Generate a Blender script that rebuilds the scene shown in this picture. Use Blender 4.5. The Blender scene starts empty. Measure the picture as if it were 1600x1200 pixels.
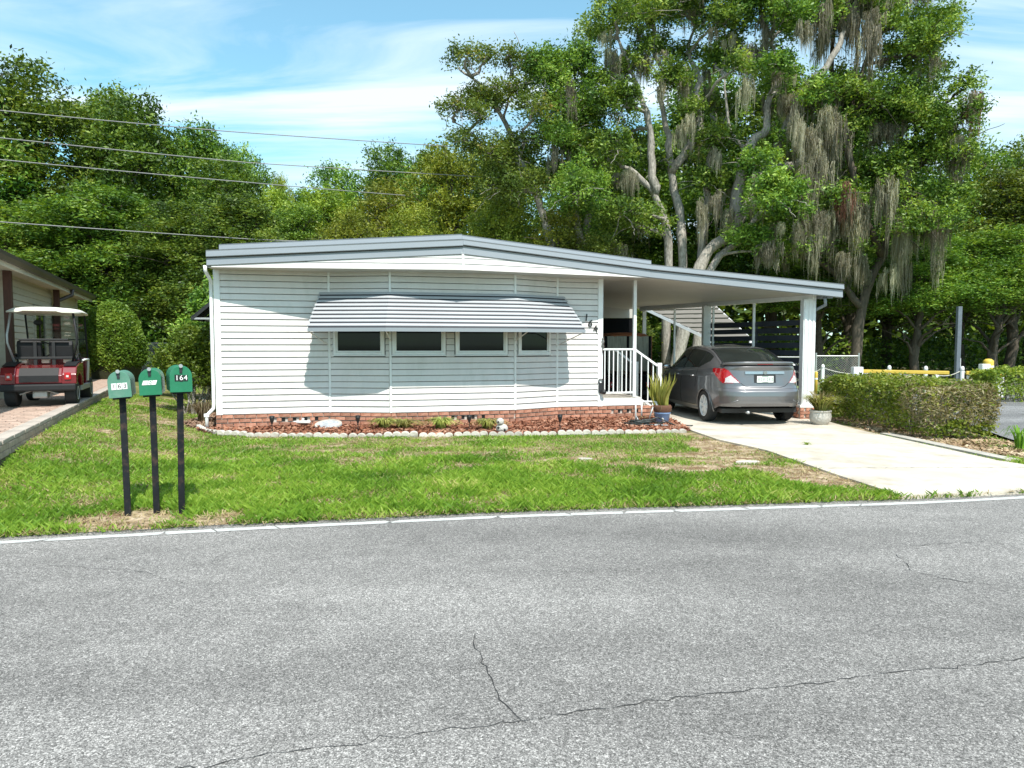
import bpy, bmesh, math, random
import numpy as np
from mathutils import Vector, Matrix

R = math.radians
PI = math.pi
scn = bpy.context.scene
COL = scn.collection

# ------------------------------------------------------------------ camera
cam_d = bpy.data.cameras.new('camera')
cam_d.sensor_width = 36.0
cam_d.lens = 24.0
cam_d.clip_start = 0.05
cam_d.clip_end = 2500.0
cam = bpy.data.objects.new('camera', cam_d)
COL.objects.link(cam)
cam.location = (0, 0, 1.6)
cam.rotation_euler = (R(90.0) - math.atan(60 / 1066.67), 0, 0)
scn.camera = cam

# ------------------------------------------------------------------ light
SUN_TO = Vector((0.27, -0.66, 1.0)).normalized()      # direction towards the sun
SUN_EL = math.asin(SUN_TO.z)
SUN_AZ = math.atan2(SUN_TO.x, SUN_TO.y)
world = bpy.data.worlds.new('World')
scn.world = world
world.use_nodes = True
wn, wl = world.node_tree.nodes, world.node_tree.links
wn.clear()
w_out = wn.new('ShaderNodeOutputWorld')
w_bg = wn.new('ShaderNodeBackground')
w_bg.inputs['Strength'].default_value = 0.14
sky = wn.new('ShaderNodeTexSky')
sky.sky_type = 'NISHITA'
sky.sun_disc = False
sky.sun_elevation = SUN_EL
sky.sun_rotation = SUN_AZ
sky.altitude = 20
sky.air_density = 1.1
sky.dust_density = 0.35
sky.ozone_density = 1.3
w_tint = wn.new('ShaderNodeMix'); w_tint.data_type = 'RGBA'; w_tint.blend_type = 'MULTIPLY'
w_tint.inputs['Factor'].default_value = 1.0
wl.new(sky.outputs[0], w_tint.inputs['A'])
w_tint.inputs['B'].default_value = (0.76, 1.32, 1.22, 1)
# thin cirrus: direction vector projected on a high plane, stretched noise
w_tc = wn.new('ShaderNodeTexCoord')
w_sep = wn.new('ShaderNodeSeparateXYZ')
wl.new(w_tc.outputs['Generated'], w_sep.inputs[0])
w_zc = wn.new('ShaderNodeMath'); w_zc.operation = 'ADD'; w_zc.inputs[1].default_value = 0.12
wl.new(w_sep.outputs['Z'], w_zc.inputs[0])
w_zm = wn.new('ShaderNodeMath'); w_zm.operation = 'MAXIMUM'; w_zm.inputs[1].default_value = 0.05
wl.new(w_zc.outputs[0], w_zm.inputs[0])
w_dx = wn.new('ShaderNodeMath'); w_dx.operation = 'DIVIDE'
w_dy = wn.new('ShaderNodeMath'); w_dy.operation = 'DIVIDE'
wl.new(w_sep.outputs['X'], w_dx.inputs[0]); wl.new(w_zm.outputs[0], w_dx.inputs[1])
wl.new(w_sep.outputs['Y'], w_dy.inputs[0]); wl.new(w_zm.outputs[0], w_dy.inputs[1])
w_cmb = wn.new('ShaderNodeCombineXYZ')
wl.new(w_dx.outputs[0], w_cmb.inputs['X']); wl.new(w_dy.outputs[0], w_cmb.inputs['Y'])
w_map = wn.new('ShaderNodeMapping')
w_map.inputs['Rotation'].default_value = (0, 0, R(-13))
w_map.inputs['Scale'].default_value = (0.40, 1.9, 1.0)
w_map.inputs['Location'].default_value = (3.1, 0.65, 0)
wl.new(w_cmb.outputs[0], w_map.inputs[0])
w_n = wn.new('ShaderNodeTexNoise')
w_n.inputs['Scale'].default_value = 1.25; w_n.inputs['Detail'].default_value = 9
w_n.inputs['Roughness'].default_value = 0.56; w_n.inputs['Distortion'].default_value = 0.7
wl.new(w_map.outputs[0], w_n.inputs['Vector'])
w_r = wn.new('ShaderNodeValToRGB')
w_r.color_ramp.elements[0].position = 0.41; w_r.color_ramp.elements[0].color = (0.13, 0.13, 0.13, 1)
w_r.color_ramp.elements[1].position = 0.63; w_r.color_ramp.elements[1].color = (0.95, 0.95, 0.95, 1)
wl.new(w_n.outputs[0], w_r.inputs[0])
w_cl = wn.new('ShaderNodeMix'); w_cl.data_type = 'RGBA'
wl.new(w_r.outputs[0], w_cl.inputs['Factor'])
wl.new(w_tint.outputs['Result'], w_cl.inputs['A'])
w_cl.inputs['B'].default_value = (5.4, 6.3, 7.0, 1)
wl.new(w_cl.outputs['Result'], w_bg.inputs['Color'])
wl.new(w_bg.outputs[0], w_out.inputs[0])

sun_d = bpy.data.lights.new('sun', 'SUN')
sun_d.energy = 5.0
sun_d.angle = R(0.53)
sun_d.color = (1.0, 0.955, 0.88)
sun_o = bpy.data.objects.new('sun', sun_d)
COL.objects.link(sun_o)
sun_o.rotation_euler = (-SUN_TO).to_track_quat('-Z', 'Y').to_euler()
sun_o.location = (6, -12, 30)

scn.view_settings.view_transform = 'Standard'
scn.view_settings.look = 'None'
scn.view_settings.gamma = 1.0
scn.view_settings.exposure = 0.42
scn.view_settings.use_curve_mapping = False
scn.cycles.max_bounces = 6
scn.cycles.diffuse_bounces = 3
scn.cycles.transparent_max_bounces = 8

# ------------------------------------------------------------------ materials
def _new(name):
    m = bpy.data.materials.new(name); m.use_nodes = True
    return m, m.node_tree.nodes, m.node_tree.links, m.node_tree.nodes['Principled BSDF']

def mat(name, col, rough=0.6, metal=0.0, var=0.12, scale=6.0, bump=0.0, bscale=60.0, spec=0.5, coat=0.0, objrand=0.0, stretch=None, dirt=None):
    """Principled material with mottled colour, optional fine relief, optional difference from object to object, optional dirt blotches."""
    m, n, l, p = _new(name)
    p.inputs['Roughness'].default_value = rough
    p.inputs['Metallic'].default_value = metal
    p.inputs['Specular IOR Level'].default_value = spec
    p.inputs['Coat Weight'].default_value = coat
    p.inputs['Coat Roughness'].default_value = 0.05
    tc = n.new('ShaderNodeTexCoord')
    vec = tc.outputs['Object']
    if stretch:
        mp = n.new('ShaderNodeMapping'); mp.inputs['Scale'].default_value = stretch
        l.new(vec, mp.inputs[0]); vec = mp.outputs[0]
    no = n.new('ShaderNodeTexNoise'); no.inputs['Scale'].default_value = scale
    no.inputs['Detail'].default_value = 6; no.inputs['Roughness'].default_value = 0.65
    l.new(vec, no.inputs['Vector'])
    rp = n.new('ShaderNodeValToRGB')
    lo = tuple(max(0, c * (1 - var)) for c in col) + (1,)
    hi = tuple(min(1, c * (1 + var)) for c in col) + (1,)
    rp.color_ramp.elements[0].position = 0.3; rp.color_ramp.elements[0].color = lo
    rp.color_ramp.elements[1].position = 0.7; rp.color_ramp.elements[1].color = hi
    l.new(no.outputs[0], rp.inputs[0])
    out = rp.outputs[0]
    if dirt:
        dcol, dscale, damt = dirt
        dn = n.new('ShaderNodeTexNoise'); dn.inputs['Scale'].default_value = dscale
        dn.inputs['Detail'].default_value = 8; dn.inputs['Roughness'].default_value = 0.7
        l.new(vec, dn.inputs['Vector'])
        dr = n.new('ShaderNodeValToRGB')
        dr.color_ramp.elements[0].position = 0.5; dr.color_ramp.elements[0].color = (0, 0, 0, 1)
        dr.color_ramp.elements[1].position = 0.72; dr.color_ramp.elements[1].color = (damt, damt, damt, 1)
        l.new(dn.outputs[0], dr.inputs[0])
        mx = n.new('ShaderNodeMix'); mx.data_type = 'RGBA'
        l.new(dr.outputs[0], mx.inputs['Factor']); l.new(out, mx.inputs['A'])
        mx.inputs['B'].default_value = tuple(dcol) + (1,)
        out = mx.outputs['Result']
    if objrand:
        oi = n.new('ShaderNodeObjectInfo')
        hs = n.new('ShaderNodeHueSaturation')
        mr = n.new('ShaderNodeMapRange')
        mr.inputs['To Min'].default_value = 1 - objrand; mr.inputs['To Max'].default_value = 1 + objrand
        l.new(oi.outputs['Random'], mr.inputs['Value'])
        l.new(mr.outputs[0], hs.inputs['Value']); l.new(out, hs.inputs['Color'])
        out = hs.outputs[0]
    l.new(out, p.inputs['Base Color'])
    if bump:
        bn = n.new('ShaderNodeTexNoise'); bn.inputs['Scale'].default_value = bscale; bn.inputs['Detail'].default_value = 4
        l.new(vec, bn.inputs['Vector'])
        bp = n.new('ShaderNodeBump'); bp.inputs['Strength'].default_value = bump; bp.inputs['Distance'].default_value = 0.02
        l.new(bn.outputs[0], bp.inputs['Height']); l.new(bp.outputs[0], p.inputs['Normal'])
    return m

def mat_leaf(name, stops, trans=0.35, rough=0.5, scale=0.35, spec=0.35):
    """Leaves: each leaf its own tint (random per island), drifting over the crown; some light passes through."""
    m, n, l, p = _new(name)
    p.inputs['Roughness'].default_value = rough
    p.inputs['Specular IOR Level'].default_value = spec
    g = n.new('ShaderNodeNewGeometry'); tc = n.new('ShaderNodeTexCoord')
    no = n.new('ShaderNodeTexNoise'); no.inputs['Scale'].default_value = scale; no.inputs['Detail'].default_value = 3
    l.new(tc.outputs['Object'], no.inputs['Vector'])
    ad = n.new('ShaderNodeMath'); ad.operation = 'MULTIPLY_ADD'
    ad.inputs[1].default_value = 0.45
    l.new(g.outputs['Random Per Island'], ad.inputs[0])
    mr = n.new('ShaderNodeMapRange'); mr.inputs['From Min'].default_value = 0.3; mr.inputs['From Max'].default_value = 0.7
    mr.inputs['To Min'].default_value = 0.0; mr.inputs['To Max'].default_value = 0.6
    l.new(no.outputs[0], mr.inputs['Value']); l.new(mr.outputs[0], ad.inputs[2])
    rp = n.new('ShaderNodeValToRGB')
    els = rp.color_ramp.elements
    for i, (pos, c) in enumerate(stops):
        e = els[i] if i < 2 else els.new(pos)
        e.position = pos; e.color = tuple(c) + (1,)
    l.new(ad.outputs[0], rp.inputs[0])
    oi = n.new('ShaderNodeObjectInfo'); hs = n.new('ShaderNodeHueSaturation')
    m2 = n.new('ShaderNodeMapRange'); m2.inputs['To Min'].default_value = 0.72; m2.inputs['To Max'].default_value = 1.3
    l.new(oi.outputs['Random'], m2.inputs['Value']); l.new(m2.outputs[0], hs.inputs['Value'])
    m3 = n.new('ShaderNodeMapRange'); m3.inputs['To Min'].default_value = 0.478; m3.inputs['To Max'].default_value = 0.515
    l.new(oi.outputs['Random'], m3.inputs['Value']); l.new(m3.outputs[0], hs.inputs['Hue'])
    l.new(rp.outputs[0], hs.inputs['Color'])
    l.new(hs.outputs[0], p.inputs['Base Color'])
    tr = n.new('ShaderNodeBsdfTranslucent')
    gm = n.new('ShaderNodeMix'); gm.data_type = 'RGBA'; gm.blend_type = 'MULTIPLY'; gm.inputs['Factor'].default_value = 1
    l.new(hs.outputs[0], gm.inputs['A']); gm.inputs['B'].default_value = (1.5, 1.35, 0.5, 1)
    l.new(gm.outputs['Result'], tr.inputs['Color'])
    ms = n.new('ShaderNodeMixShader'); ms.inputs[0].default_value = trans
    l.new(p.outputs[0], ms.inputs[1]); l.new(tr.outputs[0], ms.inputs[2])
    l.new(ms.outputs[0], n['Material Output'].inputs['Surface'])
    return m

M = {}
M['siding'] = mat('siding_vinyl', (0.685, 0.655, 0.63), 0.45, var=0.05, scale=2.0, dirt=((0.47, 0.47, 0.42), 1.6, 0.45), objrand=0.035, stretch=(1.6, 1.6, 0.5))
M['trim_white'] = mat('white_trim', (0.78, 0.79, 0.78), 0.4, var=0.04, scale=5, dirt=((0.5, 0.5, 0.46), 3.0, 0.3))
M['soffit'] = mat('soffit_paint', (0.52, 0.51, 0.47), 0.55, var=0.05, scale=1.5)
M['fascia'] = mat('blue_grey_aluminium', (0.26, 0.285, 0.31), 0.4, metal=0.1, var=0.06, scale=1.2, stretch=(0.3, 0.3, 6))
M['roof'] = mat('white_roof_coating', (0.7, 0.7, 0.68), 0.6, var=0.1, scale=1.5)
M['awning'] = mat('awning_enamel', (0.39, 0.40, 0.42), 0.35, var=0.05, scale=1.5, dirt=((0.4, 0.41, 0.42), 2.0, 0.25))
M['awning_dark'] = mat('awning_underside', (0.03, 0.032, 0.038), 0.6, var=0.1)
M['glass_dark'] = mat('window_glass', (0.006, 0.008, 0.010), 0.05, var=0.3, scale=1.0, spec=0.22)
M['brick'] = mat('fired_brick', (0.38, 0.165, 0.105), 0.85, var=0.2, scale=14, bump=0.5, bscale=90, objrand=0.32, dirt=((0.5, 0.36, 0.28), 9, 0.6))
M['mortar'] = mat('mortar', (0.48, 0.44, 0.39), 0.9, var=0.15, scale=20)
M['black_hole'] = mat('vent_darkness', (0.01, 0.01, 0.01), 0.9, var=0.1)
M['black_metal'] = mat('black_metal', (0.018, 0.019, 0.021), 0.45, var=0.3, scale=12)
M['post_metal'] = mat('dark_painted_steel_post', (0.008, 0.010, 0.012), 0.6, var=0.35, scale=9, spec=0.2, dirt=((0.16, 0.09, 0.06), 7, 0.5))
M['concrete'] = mat('pale_concrete', (0.53, 0.475, 0.395), 0.85, var=0.16, scale=1.3, bump=0.3, bscale=50, dirt=((0.27, 0.225, 0.165), 0.8, 0.95))
M['old_concrete'] = mat('old_concrete', (0.42, 0.39, 0.34), 0.9, var=0.2, scale=3, bump=0.3, bscale=40, dirt=((0.25, 0.22, 0.18), 2, 0.6))
M['edge_stone'] = mat('cast_concrete_edging', (0.47, 0.44, 0.385), 0.9, var=0.15, scale=10, bump=0.5, bscale=40, objrand=0.2, dirt=((0.2, 0.18, 0.14), 5, 0.8))
M['rubber'] = mat('tyre_rubber', (0.018, 0.018, 0.019), 0.75, var=0.2, scale=15)
M['chrome'] = mat('chrome', (0.45, 0.455, 0.47), 0.25, metal=0.9, var=0.03)
M['alloy'] = mat('alloy_wheel', (0.72, 0.73, 0.74), 0.35, metal=0.15, var=0.05)
M['wood_dark'] = mat('red_brown_post_paint', (0.075, 0.028, 0.018), 0.6, var=0.25, scale=4, stretch=(6, 6, 1))
M['green_box'] = mat('mailbox_green', (0.014, 0.165, 0.078), 0.4, var=0.12, scale=6, dirt=((0.06, 0.22, 0.14), 8, 0.4))
M['green_box_old'] = mat('mailbox_faded_green', (0.075, 0.21, 0.145), 0.55, var=0.12, scale=8, dirt=((0.2, 0.28, 0.22), 7, 0.5))
M['sticker'] = mat('white_sticker', (0.8, 0.8, 0.76), 0.5, var=0.05)
M['ink'] = mat('black_ink', (0.012, 0.012, 0.012), 0.5, var=0.1)
M['yellow'] = mat('yellow_paint', (0.60, 0.42, 0.06), 0.5, var=0.12, scale=5)
M['galv'] = mat('galvanised_steel', (0.42, 0.43, 0.43), 0.45, metal=0.5, var=0.1)
M['blue_grey_pole'] = mat('blue_grey_pole_paint', (0.12, 0.14, 0.165), 0.5, var=0.15)
M['rope'] = mat('white_rope', (0.6, 0.57, 0.5), 0.8, var=0.1, scale=30)
M['terracotta'] = mat('blue_glazed_pot', (0.16, 0.25, 0.42), 0.35, var=0.15, scale=6)
M['pot_soil'] = mat('pot_soil', (0.10, 0.045, 0.025), 0.9, var=0.3, scale=20)
M['pot_white'] = mat('weathered_white_pot', (0.46, 0.44, 0.40), 0.8, var=0.2, scale=9, bump=1.0, bscale=25, dirt=((0.3, 0.28, 0.24), 8, 0.6))
M['bark'] = mat('grey_bark', (0.31, 0.285, 0.245), 0.9, var=0.55, scale=7, bump=1.0, bscale=9, stretch=(2.5, 2.5, 0.8), dirt=((0.07, 0.065, 0.045), 1.6, 0.8))
M['bark_dark'] = mat('brown_bark', (0.085, 0.068, 0.05), 0.95, var=0.4, scale=6, bump=1.0, bscale=9, stretch=(2.5, 2.5, 0.7))
M['wire'] = mat('utility_cable', (0.20, 0.20, 0.20), 0.6, var=0.1)
M['slat'] = mat('dark_blue_grey_slat', (0.028, 0.034, 0.045), 0.5, var=0.2, scale=4)
M['cream_siding'] = mat('cream_siding', (0.55, 0.50, 0.40), 0.55, var=0.06, scale=3, dirt=((0.35, 0.32, 0.25), 1.5, 0.4), objrand=0.04)
M['brown_trim'] = mat('brown_gutter', (0.075, 0.058, 0.048), 0.45, var=0.15)
M['paver'] = mat('paver', (0.42, 0.30, 0.235), 0.9, var=0.16, scale=12, bump=0.4, bscale=60, objrand=0.22, dirt=((0.5, 0.42, 0.36), 5, 0.5))
M['paver_joint'] = mat('paver_joint_sand', (0.13, 0.11, 0.085), 0.95, var=0.3, scale=10)
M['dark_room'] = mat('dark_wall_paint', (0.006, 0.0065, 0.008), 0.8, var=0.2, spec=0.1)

m_leaf_dark = mat_leaf('leaf_dark_green', [(0.0, (0.010, 0.030, 0.005)), (0.38, (0.045, 0.115, 0.013)), (0.72, (0.155, 0.28, 0.030)), (1.0, (0.38, 0.50, 0.11))], scale=0.9, trans=0.28)
m_leaf_mid = mat_leaf('leaf_oak_green', [(0.0, (0.012, 0.030, 0.006)), (0.38, (0.060, 0.125, 0.015)), (0.72, (0.19, 0.29, 0.036)), (1.0, (0.44, 0.52, 0.13))], scale=0.9, trans=0.28)
m_leaf_yel = mat_leaf('leaf_yellow_green', [(0.0, (0.03, 0.06, 0.006)), (0.4, (0.13, 0.20, 0.018)), (1.0, (0.42, 0.48, 0.07))], trans=0.32, scale=0.9)
m_leaf_mix = mat_leaf('leaf_olive_gold', [(0.0, (0.02, 0.045, 0.008)), (0.45, (0.085, 0.15, 0.02)), (0.85, (0.20, 0.26, 0.04)), (1.0, (0.34, 0.24, 0.06))], trans=0.3, scale=0.9)
m_leaf_hedge = mat_leaf('leaf_hedge', [(0.0, (0.05, 0.09, 0.012)), (0.5, (0.15, 0.21, 0.025)), (1.0, (0.36, 0.38, 0.07))], scale=2.0)
m_leaf_dry = mat_leaf('leaf_dry_twigs', [(0.0, (0.11, 0.09, 0.045)), (0.5, (0.23, 0.19, 0.10)), (1.0, (0.34, 0.30, 0.16))], trans=0.2, scale=2.0)
m_leaf_clip = mat_leaf('leaf_clipped_shrub', [(0.0, (0.04, 0.09, 0.012)), (0.5, (0.11, 0.215, 0.022)), (1.0, (0.30, 0.42, 0.06))], scale=1.5)
m_moss = mat_leaf('hanging_moss', [(0.0, (0.09, 0.092, 0.062)), (0.5, (0.235, 0.23, 0.165)), (1.0, (0.46, 0.44, 0.33))], trans=0.3, rough=0.9, scale=0.8, spec=0.1)
m_moss_brown = mat_leaf('brown_dead_clump', [(0.0, (0.12, 0.06, 0.04)), (0.5, (0.22, 0.115, 0.07)), (1.0, (0.33, 0.2, 0.13))], trans=0.2, rough=0.9, scale=3)
m_blade = mat_leaf('grass_blade', [(0.0, (0.05, 0.115, 0.012)), (0.42, (0.135, 0.25, 0.024)), (0.8, (0.26, 0.38, 0.05)), (1.0, (0.50, 0.45, 0.19))], trans=0.3, scale=0.9, rough=0.5)
m_straw = mat_leaf('dry_grass_blade', [(0.0, (0.16, 0.12, 0.05)), (0.5, (0.34, 0.28, 0.13)), (1.0, (0.55, 0.47, 0.27))], trans=0.15, scale=2.0, rough=0.8)
m_mulch = mat_leaf('mulch_chip', [(0.0, (0.07, 0.026, 0.018)), (0.5, (0.21, 0.068, 0.042)), (1.0, (0.40, 0.23, 0.17))], trans=0.0, rough=0.9, scale=2)
m_litter = mat_leaf('dry_litter', [(0.0, (0.14, 0.085, 0.05)), (0.5, (0.30, 0.20, 0.12)), (1.0, (0.5, 0.40, 0.28))], trans=0.0, rough=0.9, scale=2)
m_snake = mat_leaf('snake_plant_leaf', [(0.0, (0.12, 0.17, 0.03)), (0.5, (0.30, 0.34, 0.07)), (1.0, (0.50, 0.46, 0.13))], trans=0.2, rough=0.45, scale=4)
m_liriope = mat_leaf('striped_grass_leaf', [(0.0, (0.10, 0.14, 0.02)), (0.5, (0.26, 0.29, 0.06)), (1.0, (0.48, 0.42, 0.15))], trans=0.2, rough=0.5, scale=6)

# ------------------------------------------------------------------ mesh helpers
class MB:
    """collects shapes and links them as one mesh object"""
    def __init__(s, T=None):
        s.v = []; s.f = []; s.T = T
    def add(s, vs, fs):
        o = len(s.v)
        if s.T is not None:
            vs = [tuple(s.T @ Vector(v)) for v in vs]
        s.v.extend(vs); s.f.extend([tuple(i + o for i in f) for f in fs])
        return s
    def box(s, x0, x1, y0, y1, z0, z1):
        return s.add([(x0, y0, z0), (x1, y0, z0), (x1, y1, z0), (x0, y1, z0), (x0, y0, z1), (x1, y0, z1), (x1, y1, z1), (x0, y1, z1)],
                     [(0, 3, 2, 1), (4, 5, 6, 7), (0, 1, 5, 4), (1, 2, 6, 5), (2, 3, 7, 6), (3, 0, 4, 7)])
    def cbox(s, c, d):
        return s.box(c[0] - d[0] / 2, c[0] + d[0] / 2, c[1] - d[1] / 2, c[1] + d[1] / 2, c[2] - d[2] / 2, c[2] + d[2] / 2)
    def beam(s, a, b, w, h, up=(0, 0, 1)):
        a, b = Vector(a), Vector(b); d = (b - a).normalized(); up = Vector(up)
        if abs(d.dot(up)) > 0.98: up = Vector((0, 1, 0))
        sd = d.cross(up).normalized() * w / 2; u = sd.cross(d).normalized() * h / 2
        vs = [tuple(p + i * sd + j * u) for p in (a, b) for i, j in ((-1, -1), (1, -1), (1, 1), (-1, 1))]
        return s.add(vs, [(0, 1, 2, 3), (7, 6, 5, 4), (0, 4, 5, 1), (1, 5, 6, 2), (2, 6, 7, 3), (3, 7, 4, 0)])
    def tube(s, pts, r, n=8, cap=True):
        pts = [Vector(p) for p in pts]; k = len(pts)
        rs = r if isinstance(r, (list, tuple)) else [r] * k
        vs = []; up = None
        for i, p in enumerate(pts):
            d = (pts[min(i + 1, k - 1)] - pts[max(i - 1, 0)])
            if d.length < 1e-9: d = Vector((0, 0, 1))
            d.normalize()
            if up is None:
                up = Vector((0, 0, 1)) if abs(d.z) < 0.9 else Vector((1, 0, 0))
            a = d.cross(up).normalized(); b = a.cross(d).normalized(); up = b
            for j in range(n):
                t = 2 * PI * j / n
                vs.append(tuple(p + (a * math.cos(t) + b * math.sin(t)) * rs[i]))
        fs = [(i * n + j, i * n + (j + 1) % n, (i + 1) * n + (j + 1) % n, (i + 1) * n + j) for i in range(k - 1) for j in range(n)]
        if cap:
            fs.append(tuple(range(n - 1, -1, -1))); fs.append(tuple((k - 1) * n + j for j in range(n)))
        return s.add(vs, fs)
    def lathe(s, prof, c=(0, 0, 0), n=20, axis='z', cap=True):
        vs = []
        for (r, h) in prof:
            for j in range(n):
                t = 2 * PI * j / n; x, y = r * math.cos(t), r * math.sin(t)
                q = (x, y, h) if axis == 'z' else ((h, x, y) if axis == 'x' else (y, h, x))
                vs.append((q[0] + c[0], q[1] + c[1], q[2] + c[2]))
        k = len(prof)
        fs = [(i * n + j, i * n + (j + 1) % n, (i + 1) * n + (j + 1) % n, (i + 1) * n + j) for i in range(k - 1) for j in range(n)]
        if cap:
            fs.append(tuple(range(n - 1, -1, -1))); fs.append(tuple((k - 1) * n + j for j in range(n)))
        return s.add(vs, fs)
    def prism(s, poly, h, axis='z', at=0.0):
        """polygon (a,b) extruded from at to at+h along axis"""
        k = len(poly)
        def q(a, b, c): return (a, b, c) if axis == 'z' else ((c, a, b) if axis == 'x' else (a, c, b))
        vs = [q(a, b, at) for a, b in poly] + [q(a, b, at + h) for a, b in poly]
        fs = [tuple(range(k - 1, -1, -1)), tuple(range(k, 2 * k))] + [(i, (i + 1) % k, k + (i + 1) % k, k + i) for i in range(k)]
        return s.add(vs, fs)
    def sphere(s, c, r, nu=16, nv=10, sc=(1, 1, 1)):
        prof = [(max(1e-4, r * math.sin(PI * i / nv)), -r * math.cos(PI * i / nv)) for i in range(nv + 1)]
        n = nu; vs = []
        for (rr, h) in prof:
            for j in range(n):
                t = 2 * PI * j / n
                vs.append((c[0] + rr * math.cos(t) * sc[0], c[1] + rr * math.sin(t) * sc[1], c[2] + h * sc[2]))
        fs = [(i * n + j, i * n + (j + 1) % n, (i + 1) * n + (j + 1) % n, (i + 1) * n + j) for i in range(nv) for j in range(n)]
        return s.add(vs, fs)
    def mesh(s, name, m, smooth=False, bevel=0.0):
        me = bpy.data.meshes.new(name)
        me.from_pydata(s.v, [], s.f)
        bm = bmesh.new(); bm.from_mesh(me)
        bmesh.ops.recalc_face_normals(bm, faces=bm.faces)
        if bevel:
            es = [e for e in bm.edges if len(e.link_faces) == 2 and e.calc_face_angle(0) > 0.6]
            bmesh.ops.bevel(bm, geom=es, offset=bevel, segments=2, profile=0.6, affect='EDGES', clamp_overlap=True)
        bm.to_mesh(me); bm.free()
        if smooth:
            me.polygons.foreach_set('use_smooth', [True] * len(me.polygons))
        me.materials.append(m)
        return me
    def build(s, name, m, parent=None, smooth=False, bevel=0.0, sharp=None):
        me = s.mesh(name, m, smooth, bevel)
        if sharp is not None:
            me.set_sharp_from_angle(angle=R(sharp))
        return link(name, me, parent)

def link(name, me, parent=None, loc=None):
    o = bpy.data.objects.new(name, me)
    COL.objects.link(o)
    if parent is not None:
        o.parent = parent
    if loc is not None: o.location = loc
    return o

def tag(o, label=None, cat=None, group=None, kind=None):
    if label: o['label'] = label
    if cat: o['category'] = cat
    if group: o['group'] = group
    if kind: o['kind'] = kind
    return o

def thing(name, loc, label, cat, group=None, rz=0.0):
    o = bpy.data.objects.new(name, None); COL.objects.link(o)
    o.location = loc; o.rotation_euler = (0, 0, rz); o.empty_display_size = 0.3
    return tag(o, label, cat, group)

KIDS = {}
def copy_tree(o, parent=None):
    c = o.copy(); COL.objects.link(c)
    if parent is not None:
        c.parent = parent
    for ch in [x for x in o.children]:
        copy_tree(ch, c)
    return c

def np_mesh(name, V, F4, m, smooth=False):
    """mesh from numpy arrays; F4 is (n,k) face indices"""
    me = bpy.data.meshes.new(name)
    nv, nf, k = len(V), len(F4), F4.shape[1]
    me.vertices.add(nv); me.vertices.foreach_set('co', np.ascontiguousarray(V, dtype=np.float32).ravel())
    me.loops.add(nf * k); me.loops.foreach_set('vertex_index', np.ascontiguousarray(F4, dtype=np.int32).ravel())
    me.polygons.add(nf)
    me.polygons.foreach_set('loop_start', np.arange(0, nf * k, k, dtype=np.int32))
    me.polygons.foreach_set('loop_total', np.full(nf, k, dtype=np.int32))
    me.polygons.foreach_set('use_smooth', np.full(nf, smooth, dtype=bool))
    me.update(calc_edges=True)
    me.materials.append(m)
    return me

def text_mesh(txt, size, m, depth=0.004, name='lettering'):
    cu = bpy.data.curves.new('lettering', 'FONT')
    cu.body = txt; cu.size = size; cu.extrude = depth / 2; cu.align_x = 'CENTER'; cu.align_y = 'CENTER'
    t = bpy.data.objects.new('lettering_source', cu); COL.objects.link(t)
    dg = bpy.context.evaluated_depsgraph_get(); dg.update()
    me = bpy.data.meshes.new_from_object(t.evaluated_get(dg))
    bpy.data.objects.remove(t)
    me.name = name
    me.materials.clear(); me.materials.append(m)
    return me

# smooth value noise on arrays
_tab = np.random.RandomState(7).rand(256, 256)
def vnoise(x, y, s=1.0, seed=0):
    x = np.asarray(x) * s + 37.3 + seed * 17.1; y = np.asarray(y) * s + 91.7 + seed * 5.3
    xi = np.floor(x).astype(int); yi = np.floor(y).astype(int)
    fx = x - xi; fy = y - yi; fx = fx * fx * (3 - 2 * fx); fy = fy * fy * (3 - 2 * fy)
    a = _tab[xi % 256, yi % 256]; b = _tab[(xi + 1) % 256, yi % 256]
    c = _tab[xi % 256, (yi + 1) % 256]; d = _tab[(xi + 1) % 256, (yi + 1) % 256]
    return (a * (1 - fx) + b * fx) * (1 - fy) + (c * (1 - fx) + d * fx) * fy
def fnoise(x, y, s=1.0, seed=0):
    return 0.55 * vnoise(x, y, s, seed) + 0.28 * vnoise(x, y, s * 2.1, seed + 1) + 0.17 * vnoise(x, y, s * 4.3, seed + 2)
def sstep(a, b, x):
    t = np.clip((np.asarray(x) - a) / (b - a), 0, 1); return t * t * (3 - 2 * t)
def inside(px, py, poly):
    px = np.asarray(px); py = np.asarray(py); r = np.zeros(px.shape, bool); n = len(poly)
    for i in range(n):
        x0, y0 = poly[i]; x1, y1 = poly[(i + 1) % n]
        if y0 == y1: continue
        c = ((y0 > py) != (y1 > py)) & (px < (x1 - x0) * (py - y0) / (y1 - y0) + x0)
        r ^= c
    return r

# frame of the house: origin at its left front corner, x along the front, y to the back
HO = Vector((-5.54, 12.8, 0.0)); HR = R(14.0)
HT = Matrix.Translation(HO) @ Matrix.Rotation(HR, 4, 'Z')
def hw(x, y, z=0.0): return HT @ Vector((x, y, z))
# ================================================================== GROUND
_lx = np.array([-60, -30, -14, -9, -4.16, -2.24, 0.0, 2.52, 4.23, 5.43, 8.0, 12.0, 20.0, 60.0])
_ly = np.array([-9.5, -1.5, 3.0, 4.3, 5.47, 5.90, 6.32, 6.65, 6.87, 7.12, 7.75, 9.0, 12.4, 31.0])
_gx = np.linspace(-60, 60, 2401)
_gy = np.interp(_gx, _lx, _ly)
_kk = np.hanning(41); _kk /= _kk.sum()
_gy = np.convolve(np.pad(_gy, 20, mode='edge'), _kk, mode='valid')
def line_y(x): return np.interp(x, _gx, _gy)
def edge_y(x): return line_y(x) + 0.17 + 0.03 * (vnoise(x, 0, 3.0, 3) - 0.5)

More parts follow.
